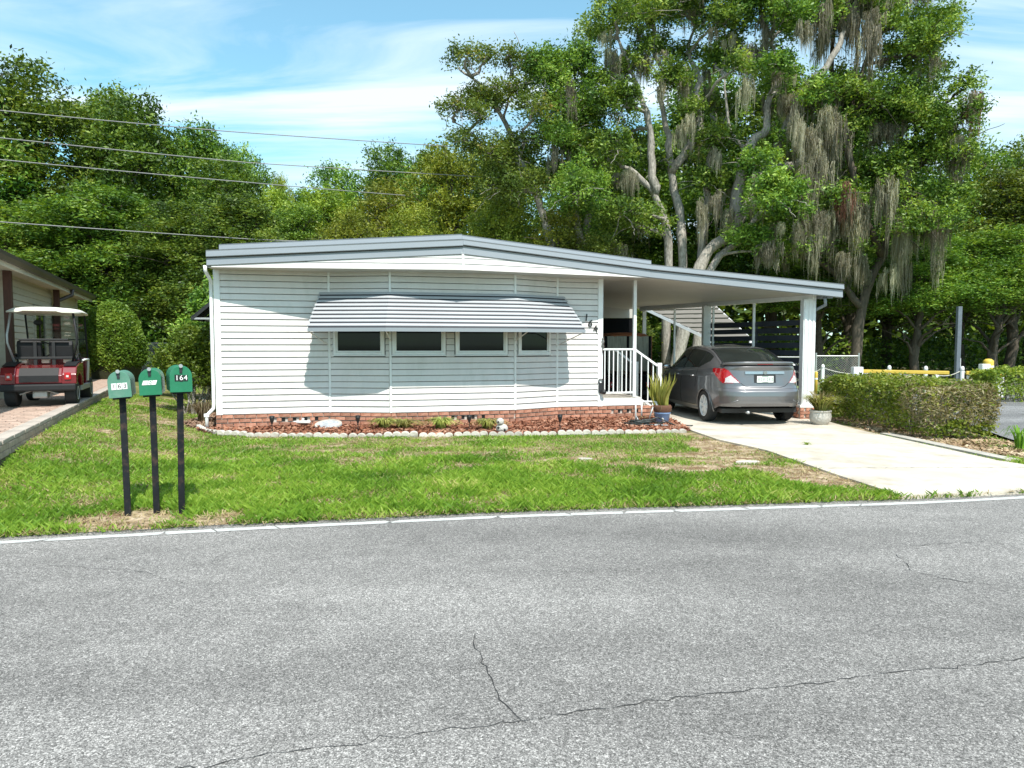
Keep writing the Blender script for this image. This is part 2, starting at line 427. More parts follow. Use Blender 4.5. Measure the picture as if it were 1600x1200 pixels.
def ridge_s(x, y): return (x + 6.1) * 0.909 + (y - 8.2) * 0.417
def gz(x, y):
    s = ridge_s(np.asarray(x, float), np.asarray(y, float))
    h = 0.30 * (1 - sstep(0.0, 2.3, s)) * sstep(6.2, 9.4, y)
    return 0.02 + h + 0.025 * (fnoise(x, y, 0.8, 9) - 0.5) * sstep(0.2, 1.0, np.asarray(y) - line_y(x))

DRIVE = [(3.62, 16.5), (3.40, 14.8), (3.30, 12.6), (3.42, 11.3), (3.80, 10.1), (3.88, 8.9), (3.93, 8.14), (4.06, 7.03),
         (4.8, 7.14), (5.5, 7.30), (6.4, 7.53), (7.4, 7.78), (6.95, 8.3), (6.60, 9.2), (6.55, 10.3), (6.42, 12.6), (6.50, 14.2), (6.6, 16.5), (5.6, 21.5), (1.9, 21.0), (3.0, 16.6)]
BED = [(-6.05, 13.0), (-5.75, 12.45), (-5.13, 12.0), (-4.3, 11.82), (-3.32, 11.74), (-1.11, 11.82), (1.13, 11.99), (3.02, 12.32), (3.32, 12.6), (3.38, 14.6), (1.9, 14.8), (-5.5, 12.9)]
HOUSEP = [tuple(hw(a, b)[:2]) for a, b in [(0, 0), (2.05, 0), (3.19, -.42), (5.67, -.42), (6.69, 0), (9.0, 0), (9.0, 11), (0, 11)]]
BARE = [(2.75, 8.75, 1.0, 0.33, 1.0), (2.35, 9.75, 0.9, 0.35, 0.9), (0.7, 9.3, 0.8, 0.28, 0.9), (-2.1, 9.3, 0.5, 0.22, 0.7), (-3.3, 6.05, 0.95, 0.42, 1.0),
        (3.65, 8.2, 0.55, 1.0, 1.0), (3.3, 10.8, 0.5, 1.3, 1.0), (2.9, 9.2, 1.0, 0.3, 0.9), (-2.6, 10.2, 0.9, 0.2, 0.7), (-0.6, 8.9, 0.5, 0.15, 0.8), (0.9, 8.2, 0.4, 0.12, 0.6), (1.6, 9.0, 0.7, 0.22, 0.8), (-0.9, 9.9, 0.6, 0.25, 0.7), (3.75, 7.5, 0.45, 0.45, 0.6),
        (-3.9, 9.2, 0.35, 0.15, 0.6), (0.2, 10.4, 0.9, 0.2, 0.6), (-6.6, 9.6, 0.35, 0.9, 0.5), (-5.9, 14.5, 0.8, 1.3, 1.0), (2.0, 11.2, 1.1, 0.3, 0.5),
        (7.1, 11.5, 0.5, 2.2, 0.9), (7.4, 9.3, 0.6, 0.9, 0.6), (8.6, 9.6, 0.8, 0.5, 0.5), (7.3, 14.2, 1.0, 1.0, 0.8), (-1.5, 7.0, 0.5, 0.12, 0.5), (1.2, 7.4, 0.4, 0.1, 0.5)]
def bare(x, y):
    x = np.asarray(x, float); y = np.asarray(y, float)
    wob = (fnoise(x, y, 2.2, 4) - 0.5) * 1.6
    b = 0.62 * sstep(0.52, 0.68, fnoise(x, y, 1.3, 11)) * sstep(8.0, 9.6, y) + 0.5 * sstep(0.56, 0.7, fnoise(x, y, 2.6, 15))
    for cx, cy, rx, ry, a in BARE:
        d = np.sqrt(((x - cx) / rx) ** 2 + ((y - cy) / ry) ** 2) + wob
        b = np.maximum(b, a * (1 - sstep(0.55, 1.15, d)))
    return np.clip(b, 0, 1)

# far ground: one sheet out to the horizon
gm = mat('earth_under_trees', (0.085, 0.075, 0.04), 0.95, var=0.4, scale=0.7, bump=0.3, bscale=12, dirt=((0.06, 0.10, 0.02), 0.35, 0.8))
tag(MB().add([(-900, -900, -0.06), (900, -900, -0.06), (900, 900, -0.06), (-900, 900, -0.06)], [(0, 1, 2, 3)]).build('ground', gm), kind='structure')

# lawn sheet, following the road edge; the attribute 'bare' says where the turf has worn to sand
def lawn_material():
    m, n, l, p = _new('lawn_soil')
    p.inputs['Roughness'].default_value = 0.95; p.inputs['Specular IOR Level'].default_value = 0.1
    at = n.new('ShaderNodeAttribute'); at.attribute_name = 'bare'
    tc = n.new('ShaderNodeTexCoord')
    n1 = n.new('ShaderNodeTexNoise'); n1.inputs['Scale'].default_value = 9; n1.inputs['Detail'].default_value = 8; n1.inputs['Roughness'].default_value = 0.75
    l.new(tc.outputs['Object'], n1.inputs['Vector'])
    r1 = n.new('ShaderNodeValToRGB')
    r1.color_ramp.elements[0].position = 0.3; r1.color_ramp.elements[0].color = (0.06, 0.085, 0.018, 1)
    r1.color_ramp.elements[1].position = 0.72; r1.color_ramp.elements[1].color = (0.22, 0.22, 0.07, 1)
    l.new(n1.outputs[0], r1.inputs[0])
    n2 = n.new('ShaderNodeTexNoise'); n2.inputs['Scale'].default_value = 4.5; n2.inputs['Detail'].default_value = 9; n2.inputs['Roughness'].default_value = 0.7
    l.new(tc.outputs['Object'], n2.inputs['Vector'])
    r2 = n.new('ShaderNodeValToRGB')
    r2.color_ramp.elements[0].position = 0.42; r2.color_ramp.elements[0].color = (0.20, 0.12, 0.07, 1)
    r2.color_ramp.elements[1].position = 0.62; r2.color_ramp.elements[1].color = (0.58, 0.47, 0.33, 1)
    l.new(n2.outputs[0], r2.inputs[0])
    mx = n.new('ShaderNodeMix'); mx.data_type = 'RGBA'
    l.new(at.outputs['Fac'], mx.inputs['Factor']); l.new(r1.outputs[0], mx.inputs['A']); l.new(r2.outputs[0], mx.inputs['B'])
    l.new(mx.outputs['Result'], p.inputs['Base Color'])
    bp = n.new('ShaderNodeBump'); bp.inputs['Strength'].default_value = 0.8; bp.inputs['Distance'].default_value = 0.03
    l.new(n1.outputs[0], bp.inputs['Height']); l.new(bp.outputs[0], p.inputs['Normal'])
    return m
def make_lawn():
    xs = np.arange(-16, 16.01, 0.13); ts = np.concatenate([np.arange(0, 6, 0.10), np.arange(6, 34, 0.4)])
    X, T_ = np.meshgrid(xs, ts); Y = edge_y(X) + T_; Z = gz(X, Y)
    Z[0, :] = -0.01
    V = np.stack([X, Y, Z], -1).reshape(-1, 3)
    nx, nt = len(xs), len(ts)
    i = np.arange(nt - 1)[:, None] * nx + np.arange(nx - 1)[None, :]
    F = np.stack([i, i + 1, i + nx + 1, i + nx], -1).reshape(-1, 4)
    # leave out what lies under the side street
    C = V[F].mean(1)
    keep = ~((C[:, 0] > 8.3) & (C[:, 1] > 10.6) & (C[:, 1] < 19.0) & (C[:, 0] > 8.3 + 0.0 * C[:, 1]))
    me = np_mesh('lawn', V, F[keep], lawn_material(), True)
    a = me.attributes.new('bare', 'FLOAT', 'POINT'); a.data.foreach_set('value', bare(V[:, 0], V[:, 1]).astype(np.float32))
    return link('lawn', me)
tag(make_lawn(), kind='structure')

# asphalt
def asphalt_material(name, base=(0.224, 0.214, 0.203)):
    m, n, l, p = _new(name)
    p.inputs['Roughness'].default_value = 0.85; p.inputs['Specular IOR Level'].default_value = 0.3
    tc = n.new('ShaderNodeTexCoord'); v = tc.outputs['Object']
    def vor(scale):
        a = n.new('ShaderNodeTexVoronoi'); a.inputs['Scale'].default_value = scale
        l.new(v, a.inputs['Vector'])
        s = n.new('ShaderNodeSeparateColor'); l.new(a.outputs['Color'], s.inputs[0]); return a, s.outputs[0]
    va, fa = vor(200); vb, fb = vor(90)
    def ramp(src, pts):
        r = n.new('ShaderNodeValToRGB'); e = r.color_ramp.elements
        for i, (ps, c) in enumerate(pts):
            k = e[i] if i < 2 else e.new(ps)
            k.position = ps; k.color = (c, c, c, 1)
        l.new(src, r.inputs[0]); return r.outputs[0]
    def mul(a, b, blend='MULTIPLY', f=1.0):
        x = n.new('ShaderNodeMix'); x.data_type = 'RGBA'; x.blend_type = blend; x.inputs['Factor'].default_value = f
        l.new(a, x.inputs['A']); l.new(b, x.inputs['B']); return x.outputs['Result']
    c1 = ramp(fa, [(0.0, 0.35), (0.45, 0.88), (0.8, 1.3), (1.0, 2.1)])
    c2 = ramp(fb, [(0.0, 0.75), (0.6, 1.0), (1.0, 1.35)])
    rgb = n.new('ShaderNodeRGB'); rgb.outputs[0].default_value = base + (1,)
    o = mul(rgb.outputs[0], c1); o = mul(o, c2)
    big = n.new('ShaderNodeTexNoise'); big.inputs['Scale'].default_value = 0.45; big.inputs['Detail'].default_value = 4
    mp = n.new('ShaderNodeMapping'); mp.inputs['Scale'].default_value = (0.35, 1.5, 1); mp.inputs['Rotation'].default_value = (0, 0, R(-8))
    l.new(v, mp.inputs[0]); l.new(mp.outputs[0], big.inputs['Vector'])
    o = mul(o, ramp(big.outputs[0], [(0.34, 0.68), (0.62, 1.16)]))
    fine = n.new('ShaderNodeTexNoise'); fine.inputs['Scale'].default_value = 3.5; fine.inputs['Detail'].default_value = 7; fine.inputs['Roughness'].default_value = 0.7
    l.new(v, fine.inputs['Vector'])
    o = mul(o, ramp(fine.outputs[0], [(0.3, 0.86), (0.7, 1.12)]))
    l.new(o, p.inputs['Base Color'])
    bp = n.new('ShaderNodeBump'); bp.inputs['Strength'].default_value = 0.55; bp.inputs['Distance'].default_value = 0.004
    l.new(fa, bp.inputs['Height']); l.new(bp.outputs[0], p.inputs['Normal'])
    return m
m_asph = asphalt_material('worn_asphalt')
def strip(name, xs, ylo, yhi, z, m, rows=2):
    V = []; nx = len(xs)
    for r in range(rows):
        t = r / (rows - 1)
        for i, x in enumerate(xs): V.append((x, ylo[i] * (1 - t) + yhi[i] * t, z))
    i = np.arange(rows - 1)[:, None] * nx + np.arange(nx - 1)[None, :]
    F = np.stack([i, i + 1, i + nx + 1, i + nx], -1).reshape(-1, 4)
    return link(name, np_mesh(name, np.array(V), F, m))
xs = np.linspace(-60, 60, 401)
road = tag(strip('road', xs, np.minimum(line_y(xs) - 14.0, -4.0), line_y(xs) + 0.24, 0.0, m_asph), kind='structure')
# side street behind the hedge
sp = [(8.35, 11.6), (8.05, 10.6), (8.9, 9.9), (10.5, 9.2), (12.5, 9.0), (60, 30), (60, 42), (14.0, 19.2), (12.2, 17.0), (10.4, 18.2), (3.0, 22.6), (2.0, 22.0), (9.0, 17.6), (9.2, 14.0)]
m_asph2 = asphalt_material('side_street_asphalt', (0.20, 0.20, 0.20))
tag(MB().add([(a, b, 0.062) for a, b in sp[:9] + [(9.6, 17.5), (9.2, 14.0)]], [tuple(range(11))]).build('side_street', m_asph2), kind='structure')

# white edge line, broken by cracks into painted lengths
m_line = mat('worn_road_paint', (0.50, 0.50, 0.48), 0.8, var=0.12, scale=30, bump=0.3, bscale=200, dirt=((0.22, 0.22, 0.22), 22, 0.75))
rng = random.Random(4)
line_root = bpy.data.objects.new('road_line', None); COL.objects.link(line_root); line_root['kind'] = 'structure'
x = -9.0
while x < 9.0:
    L = rng.uniform(0.35, 1.0) if x < 3.2 else rng.uniform(0.9, 2.0)
    x1 = x + L; k = max(2, int(L / 0.12)); vs = []
    sk = rng.uniform(-0.05, 0.05); 
    for i in range(k + 1):
        xx = x + (x1 - x) * i / k
        ya = float(line_y(xx)) - 0.046 + rng.uniform(-0.005, 0.005); yb = float(line_y(xx)) + 0.046 + rng.uniform(-0.005, 0.005)
        vs += [(xx + (sk if i in (0, k) else 0), ya, 0.004), (xx - (sk if i in (0, k) else 0), yb, 0.004)]
    fs = [(2 * i, 2 * i + 2, 2 * i + 3, 2 * i + 1) for i in range(k)]
    MB().add(vs, fs).build('painted_length', m_line, line_root)
    x = x1 + rng.uniform(0.012, 0.03)

# cracks in the asphalt
m_crack = mat('crack_darkness', (0.03, 0.03, 0.03), 0.95, var=0.3)
def crack(pts, w, seed, name='road_crack'):
    rg = random.Random(seed); P = []
    for (a, b) in zip(pts[:-1], pts[1:]):
        n = max(3, int(math.dist(a, b) / 0.045))
        for i in range(n):
            t = i / n; P.append((a[0] + (b[0] - a[0]) * t + rg.gauss(0, 0.010), a[1] + (b[1] - a[1]) * t + rg.gauss(0, 0.010)))
    P.append(pts[-1]); mb = MB(); vs = []
    for i, q in enumerate(P):
        q2 = P[min(i + 1, len(P) - 1)]; q0 = P[max(i - 1, 0)]
        d = Vector((q2[0] - q0[0], q2[1] - q0[1])); d.normalize(); nn = Vector((-d.y, d.x)) * w * rg.uniform(0.15, 1.0)
        vs += [(q[0] + nn.x, q[1] + nn.y, 0.003), (q[0] - nn.x, q[1] - nn.y, 0.003)]
    mb.add(vs, [(2 * i, 2 * i + 1, 2 * i + 3, 2 * i + 2) for i in range(len(P) - 1)])
    tag(mb.build(name, m_crack), kind='structure')
crack([(-0.22, 3.67), (-0.15, 3.4), (-0.11, 3.2), (-0.07, 3.05), (0.0, 2.89), (0.06, 2.81)], 0.0035, 1)
crack([(-1.5, 2.45), (-1.22, 2.51), (-0.93, 2.59), (-0.62, 2.67), (-0.29, 2.75), (0.0, 2.82), (0.43, 2.94), (0.88, 3.04), (1.36, 3.14), (1.89, 3.27), (2.23, 3.32), (3.0, 3.5)], 0.0035, 2)
crack([(2.95, 5.15), (2.85, 4.80), (2.95, 4.62), (3.3, 4.45), (3.9, 4.15)], 0.004, 3)
crack([(3.2, 5.4), (3.9, 5.5), (4.1, 5.15), (4.6, 4.9)], 0.003, 5)
crack([(-3.4, 4.9), (-2.6, 4.75), (-2.2, 4.5)], 0.0025, 7)

# driveway slab and the strip beside it
dv = MB(); 
tag(dv.prism(DRIVE, 0.13, 'z', -0.085).build('driveway', M['concrete']), kind='structure')
tag(MB().beam((6.60, 12.0, 0.02), (6.70, 10.6, 0.02), 0.2, 0.08).beam((6.70, 10.58, 0.02), (6.80, 9.2, 0.02), 0.2, 0.08).build('concrete_strip', M['old_concrete']), kind='structure')

# joints scored across the slab, dark hairlines laid in the surface
for ya, xa, xb in ((13.4, 3.40, 6.42), (10.7, 3.70, 6.50), (8.6, 3.96, 6.78)):
    crack([(xa + 0.05, ya), ((xa + xb) / 2, ya + 0.03), (xb - 0.04, ya + 0.05)], 0.007, int(ya * 10), 'driveway_joint')
for q in [o for o in COL.objects if o.name.startswith('driveway_joint')]: q.location.z = 0.046
crack([(3.6, 11.6), (4.4, 11.2), (5.0, 11.25), (5.9, 10.9)], 0.004, 51, 'driveway_crack'); bpy.data.objects['driveway_crack'].location.z = 0.046
# grass blades: everything nobody could count, one object
def make_grass():
    rs = np.random.RandomState(5)
    N = 560000
    Y = 5.0 + rs.rand(N) ** 1.15 * 13.5
    X = (rs.rand(N) * 2 - 1) * (0.80 * Y + 1.2)
    e = edge_y(X)
    b = bare(X, Y)
    dens = np.clip(1.25 - b * 1.25, 0.03, 1) * np.where(Y > 11.8, 0.6, 1.0)
    thin = fnoise(X, Y, 3.0, 21)
    dens *= 0.45 + 0.9 * sstep(0.35, 0.6, thin)
    ok = (Y > e - 0.03) & (rs.rand(N) < dens)
    ok &= ~inside(X, Y, DRIVE) & ~inside(X, Y, HOUSEP)
    bx = inside(X, Y, BED)
    ok &= ~bx
    ok &= ridge_s(X, Y) > 0.03
    ok &= ~((X > 8.3) & (Y > 10.2)) & ~((X > 3.0) & (X < 6.7) & (Y > 12))
    X, Y, b = X[ok], Y[ok], b[ok]
    n = len(X); Z = gz(X, Y) - 0.012
    lush = fnoise(X, Y, 0.55, 31)
    fd = Y - line_y(X)
    h = (0.030 + 0.060 * rs.rand(n)) * (0.45 + 1.0 * lush) * (1.0 - 0.5 * b) * np.where(Y > 9.3, 0.75, 1.0)
    h *= 1 + 0.15 * (1 - sstep(0.6, 2.6, fd)) * sstep(0.0, 0.35, fd)
    w = 0.0035 + 0.0045 * rs.rand(n)
    w *= np.clip(Y / 8.0, 1, 1.6)
    a = rs.rand(n) * 2 * PI; la = rs.rand(n) * 2 * PI; ll = h * (0.25 + 1.0 * rs.rand(n))
    ca, sa = np.cos(a) * w, np.sin(a) * w
    tx, ty = X + np.cos(la) * ll, Y + np.sin(la) * ll
    V = np.empty((n, 4, 3))
    V[:, 0] = np.stack([X - ca, Y - sa, Z], -1); V[:, 1] = np.stack([X + ca, Y + sa, Z], -1)
    mx, my = X + np.cos(la) * ll * 0.35, Y + np.sin(la) * ll * 0.35
    V[:, 2] = np.stack([mx + ca * 0.8, my + sa * 0.8, Z + h * 0.62], -1)
    V[:, 3] = np.stack([tx, ty, Z + h], -1)
    F = np.arange(n * 4).reshape(n, 4)
    me = np_mesh('grass', V.reshape(-1, 3), F, m_blade)
    # straw: dead blades lying flat, thickest round the worn spots
    N2 = 170000; Y = 5.0 + rs.rand(N2) ** 1.15 * 12; X = (rs.rand(N2) * 2 - 1) * (0.80 * Y + 1.2)
    b = bare(X, Y); e = edge_y(X); near = 1 - sstep(0.0, 0.45, Y - e)
    ok = (Y > e - 0.06) & (rs.rand(N2) < np.clip(0.20 + 1.0 * b * (1.15 - b) * 2 + 0.5 * near + 0.5 * sstep(0.5, 0.7, fnoise(X, Y, 1.7, 41)), 0, 1))
    ok &= ~inside(X, Y, DRIVE) & ~inside(X, Y, HOUSEP) & ~inside(X, Y, BED) & (ridge_s(X, Y) > 0.03) & ~((X > 8.3) & (Y > 10.2)) & ~((X > 3.0) & (X < 6.7) & (Y > 12))
    X, Y = X[ok], Y[ok]; n2 = len(X); Z = gz(X, Y); a = rs.rand(n2) * 2 * PI; L = 0.025 + 0.05 * rs.rand(n2); w = 0.003 + 0.003 * rs.rand(n2)
    dx, dy = np.cos(a) * L, np.sin(a) * L; px_, py_ = -np.sin(a) * w, np.cos(a) * w; h0 = rs.rand(n2) * 0.02; h1 = rs.rand(n2) * 0.045
    V = np.stack([np.stack([X - px_, Y - py_, Z + h0], -1), np.stack([X + px_, Y + py_, Z + h0], -1), np.stack([X + dx + px_ * .5, Y + dy + py_ * .5, Z + h1], -1), np.stack([X + dx - px_ * .5, Y + dy - py_ * .5, Z + h1], -1)], 1)
    tag(link('dry_grass', np_mesh('dry_grass', V.reshape(-1, 3), np.arange(n2 * 4).reshape(n2, 4), m_straw)), 'straw coloured dead grass between the green blades and along worn patches', 'grass', kind='stuff')
    return tag(link('grass', me), 'short green and straw-tipped lawn grass between road and mobile home', 'grass', kind='stuff')
make_grass()

def make_litter(name, n, poly, zf, size, m, seed, label, cat, hmax=0.03):
    rs = np.random.RandomState(seed); P = np.array(poly)
    lo, hi = P.min(0), P.max(0); pts = []
    X = rs.uniform(lo[0], hi[0], n * 4); Y = rs.uniform(lo[1], hi[1], n * 4)
    k = inside(X, Y, poly); X, Y = X[k][:n], Y[k][:n]; n = len(X)
    Z = zf(X, Y) + rs.rand(n) * hmax
    a = rs.rand(n) * 2 * PI; L = size * (0.5 + rs.rand(n)); Wd = L * (0.15 + 0.35 * rs.rand(n))
    d = np.stack([np.cos(a), np.sin(a), rs.normal(0, 0.35, n)], -1); s = np.stack([-np.sin(a), np.cos(a), rs.normal(0, 0.35, n)], -1)
    C = np.stack([X, Y, Z], -1)
    V = np.stack([C - d * L[:, None] - s * Wd[:, None], C + d * L[:, None] - s * Wd[:, None], C + d * L[:, None] * 0.9 + s * Wd[:, None], C - d * L[:, None] * 0.8 + s * Wd[:, None]], 1)
    return tag(link(name, np_mesh(name, V.reshape(-1, 3), np.arange(n * 4).reshape(n, 4), m)), label, cat, kind='stuff')
m_bedsoil = mat('bed_soil', (0.14, 0.06, 0.04), 0.95, var=0.4, scale=14, bump=0.8, bscale=40)
tag(MB().prism(BED, 0.075, 'z', -0.03).build('flower_bed', m_bedsoil), kind='structure')
make_litter('mulch', 26000, BED, lambda x, y: 0.045 + 0 * x, 0.030, m_mulch, 3, 'red brown bark mulch spread in the bed before the house', 'mulch')
make_litter('dead_leaves', 5000, [(6.75, 14.6), (6.6, 12.4), (6.75, 10.5), (7.3, 9.0), (8.2, 9.0), (8.2, 10.6), (8.0, 12.5), (8.0, 15)], lambda x, y: gz(x, y), 0.03, m_litter, 8, 'dry brown leaf litter lying under the hedge', 'leaf litter', 0.03)
make_litter('dry_thatch', 4500, [(-7.0, 16.5), (-6.6, 13.6), (-6.1, 12.9), (-5.6, 12.9), (-5.9, 14.0), (-6.6, 17)], lambda x, y: gz(x, y), 0.035, m_litter, 9, 'brown dead leaves on bare soil left of the house corner', 'leaf litter', 0.04)
# ================================================================== MOBILE HOME
home = thing('mobile_home', HO, 'white lap-sided mobile home with low blue-grey edged roof, brick skirting and bowed front', 'house', rz=HR)
HI = HT.inverted()
def W2H(): return MB(HI)                       # shapes given in world metres, stored in the frame of the house
FOOT = [(0.0, 0.0), (2.05, 0.0), (3.19, -0.42), (5.67, -0.42), (6.69, 0.0), (7.69, 0.0)]
Z0, Z1 = 0.305, 3.06
NC = 23; CH = (Z1 - Z0) / NC
# wall core behind the boards; its dark grey paints shade into the grooves
core = MB()
cp = [(0.03, 0.03), (2.06, 0.03), (3.2, -0.38), (5.66, -0.38), (6.68, 0.03), (7.62, 0.03), (7.62, 11.0), (0.03, 11.0)]
core.prism(cp, Z1 - Z0 + 0.10, 'z', Z0 - 0.02)
core.build('wall', mat('core_groove_shade', (0.16, 0.165, 0.17), 0.8, var=0.1), home)
# windows: (facet, s0, s1) measured along the facet
WZ0, WZ1 = 1.45, 2.42
def facet(i):
    a, b = Vector((*FOOT[i], 0)), Vector((*FOOT[i + 1], 0)); d = (b - a); L = d.length; d.normalize()
    n = Vector((d.y, -d.x, 0))        # outwards (towards the road)
    return a, d, n, L
WINS = [(1, 0.13, 1.07), (2, 0.07, 1.03), (2, 1.30, 2.28), (3, 0.10, 0.86)]
board_cache = {}
def board(i, s0, s1, z, cut_lo=False):
    a, d, n, L = facet(i)
    p0 = a + d * s0; p1 = a + d * s1
    o0, o1 = 0.020, 0.003
    zb, zt = z, z + CH - 0.011
    mb = MB()
    q = lambda p, o, zz: tuple(Vector((p.x, p.y, zz)) + n * o)
    # drip edge below, sloping face, joggle at the top
    prof = [(-0.02, zb), (o0, zb), (o0 + 0.001, zb + 0.012), (o1 + 0.002, zt - 0.012), (o1 - 0.004, zt), (-0.02, zt)]
    vs = [q(p0, o, zz) for o, zz in prof] + [q(p1, o, zz) for o, zz in prof]
    k = len(prof)
    fs = [(j, (j + 1) % k, k + (j + 1) % k, k + j) for j in range(k)] + [tuple(range(k)), tuple(range(2 * k - 1, k - 1, -1))]
    mb.add(vs, fs)
    return mb.build('siding_board', M['siding'], home)
for i in range(5):
    L = facet(i)[3]
    e0 = 0.06 if i == 0 else 0.025; e1 = 0.06 if i == 4 else 0.025
    wins = [(s0, s1) for f, s0, s1 in WINS if f == i]
    for c in range(NC):
        z = Z0 + c * CH
        if wins and z + CH > WZ0 - 0.02 and z < WZ1 + 0.02:
            cur = e0
            for s0, s1 in wins:
                if s0 - cur > 0.03: board(i, cur, s0 - 0.055, z)
                cur = s1 + 0.055
            if L - e1 - cur > 0.03: board(i, cur, L - e1, z)
        else:
            board(i, e0, L - e1, z)
# upright joint covers at the bends, corner boards at the ends
for j in range(6):
    x, y = FOOT[j]
    w = 0.11 if j in (0, 5) else 0.045
    mb = MB()
    if j in (0, 5):
        mb.box(x - (0.02 if j == 0 else 0.09), x + (0.09 if j == 0 else 0.02), y - 0.028, y + 0.08, Z0 - 0.01, Z1)
        mb.build('corner_board', M['trim_white'], home, bevel=0.006)
    else:
        mb.box(x - w / 2, x + w / 2, y - 0.026, y + 0.02, Z0 - 0.005, Z1)
        mb.build('joint_cover', M['trim_white'], home, bevel=0.005)
# windows
m_blind = mat('room_behind_glass', (0.03, 0.03, 0.028), 0.8, var=0.6, scale=1.5)
for f, s0, s1 in WINS:
    a, d, n, L = facet(f)
    def P(s, o, z): v = a + d * s + n * o; return (v.x, v.y, z)
    fr = MB()
    def bar(sa, sb, za, zb, o0, o1, mbx):
        vs = [P(sa, o0, za), P(sb, o0, za), P(sb, o1, za), P(sa, o1, za), P(sa, o0, zb), P(sb, o0, zb), P(sb, o1, zb), P(sa, o1, zb)]
        mbx.add(vs, [(0, 3, 2, 1), (4, 5, 6, 7), (0, 1, 5, 4), (1, 2, 6, 5), (2, 3, 7, 6), (3, 0, 4, 7)])
    bar(s0 - 0.038, s0 + 0.015, WZ0 - 0.03, WZ1, -0.01, 0.045, fr); bar(s1 - 0.015, s1 + 0.038, WZ0 - 0.03, WZ1, -0.01, 0.045, fr)
    bar(s0 + 0.015, s1 - 0.015, WZ0 - 0.03, WZ0 + 0.02, -0.01, 0.045, fr); bar(s0 + 0.015, s1 - 0.015, WZ1 - 0.05, WZ1, -0.01, 0.045, fr)
    win = fr.build('window', M['trim_white'], home, bevel=0.004)
    sa = MB(); t = 0.03
    bar(s0 + 0.017, s0 + 0.045, WZ0 + 0.022, WZ1 - 0.06, 0.0, 0.028, sa); bar(s1 - 0.045, s1 - 0.017, WZ0 + 0.022, WZ1 - 0.06, 0.0, 0.028, sa)
    bar(s0 + 0.045, s1 - 0.045, WZ0 + 0.022, WZ0 + 0.05, 0.0, 0.028, sa); bar(s0 + 0.045, s1 - 0.045, (WZ0 + WZ1) / 2 + .05, (WZ0 + WZ1) / 2 + 0.08, 0.0, 0.028, sa)
    sa.build('sash', M['trim_white'], win)
    gl = MB(); bar(s0 + 0.04, s1 - 0.04, WZ0 + 0.045, WZ1 - 0.055, 0.004, 0.010, gl)
    gl.build('pane', M['glass_dark'], win)
    si = MB(); bar(s0 - 0.06, s1 + 0.06, WZ0 - 0.052, WZ0 - 0.032, 0.0, 0.062, si)
    si.build('sill', M['trim_white'], win)

# brick skirting: mortar wall with single bricks
BZ = [-0.02, 0.060, 0.140, 0.220]; BH = 0.070; BL = 0.205
SK = [(-0.03, -0.005), (2.05, -0.005), (3.19, -0.425), (5.67, -0.425), (6.69, -0.005), (8.92, -0.005)]
mo = MB()
inner = [(x, y + 0.014) for x, y in SK]
mo.prism(inner + [(8.92, 0.9), (-0.02, 0.9)], 0.33, 'z', -0.04)
mo.build('mortar_bed', M['mortar'], home)
bm_ = MB().cbox((0, 0, 0), (BL - 0.012, 0.05, BH - 0.010)); brick_me = bm_.mesh('brick', M['brick'], bevel=0.004)
bm_ = MB().cbox((0, 0, 0), (BL / 2 - 0.012, 0.05, BH - 0.010)); half_me = bm_.mesh('brick', M['brick'], bevel=0.004)
hole_me = MB().cbox((0, 0, 0), (0.075, 0.006, BH - 0.004)).mesh('vent_hole', M['black_hole'])
def brick_run(pts, zs, parent, seed, holes=(), x_off=0.0):
    rg = random.Random(seed)
    for c, z in enumerate(zs):
        for i in range(len(pts) - 1):
            a, b = Vector(pts[i]), Vector(pts[i + 1]); d = b - a; L = d.length; d.normalize(); ang = math.atan2(d.y, d.x)
            s = (0 if (c + i) % 2 == 0 else -BL / 2)
            while s < L - 0.02:
                s0, s1 = max(s, 0), min(s + BL, L); s += BL
                if s1 - s0 < 0.05: continue
                p = a + d * (s0 + s1) / 2
                hole = any(abs(p.x - hx) < 0.22 for hx in holes) and c == len(zs) - 2
                o = link('brick', brick_me if s1 - s0 > BL * 0.8 else half_me, parent)
                o.location = (p.x, p.y + rg.uniform(-0.003, 0.002), z + BH / 2 + 0.004)
                o.rotation_euler = (0, 0, ang + rg.uniform(-0.006, 0.006))
                if s1 - s0 > BL * 0.8: pass
                else: o.scale = ((s1 - s0 - 0.012) / (BL / 2 - 0.012), 1, 1)
                if hole:
                    o.scale = (0.45 if s1 - s0 > BL * 0.8 else 0.6, 1, 1)
                    for q in (-1,):
                        h = link('vent_hole', hole_me, parent); h.location = (p.x + d.x * 0.072, p.y + d.y * 0.072 + 0.008, z + BH / 2 + 0.004); h.rotation_euler = (0, 0, ang)
brick_run(SK, BZ, home, 11, holes=(1.25, 1.55, 4.45, 4.75, 8.1, 8.4))

# roof: gable panel, two stepped fascia bands, set-back top band, white deck
P0, P1, P2, P3 = (-0.06, -0.40), (4.50, -1.06), (8.55, -0.52), (12.31, -1.68)
zf = [3.035, 3.30, 3.015, 2.585]
FP = list(zip([P0, P1, P2, P3], zf))
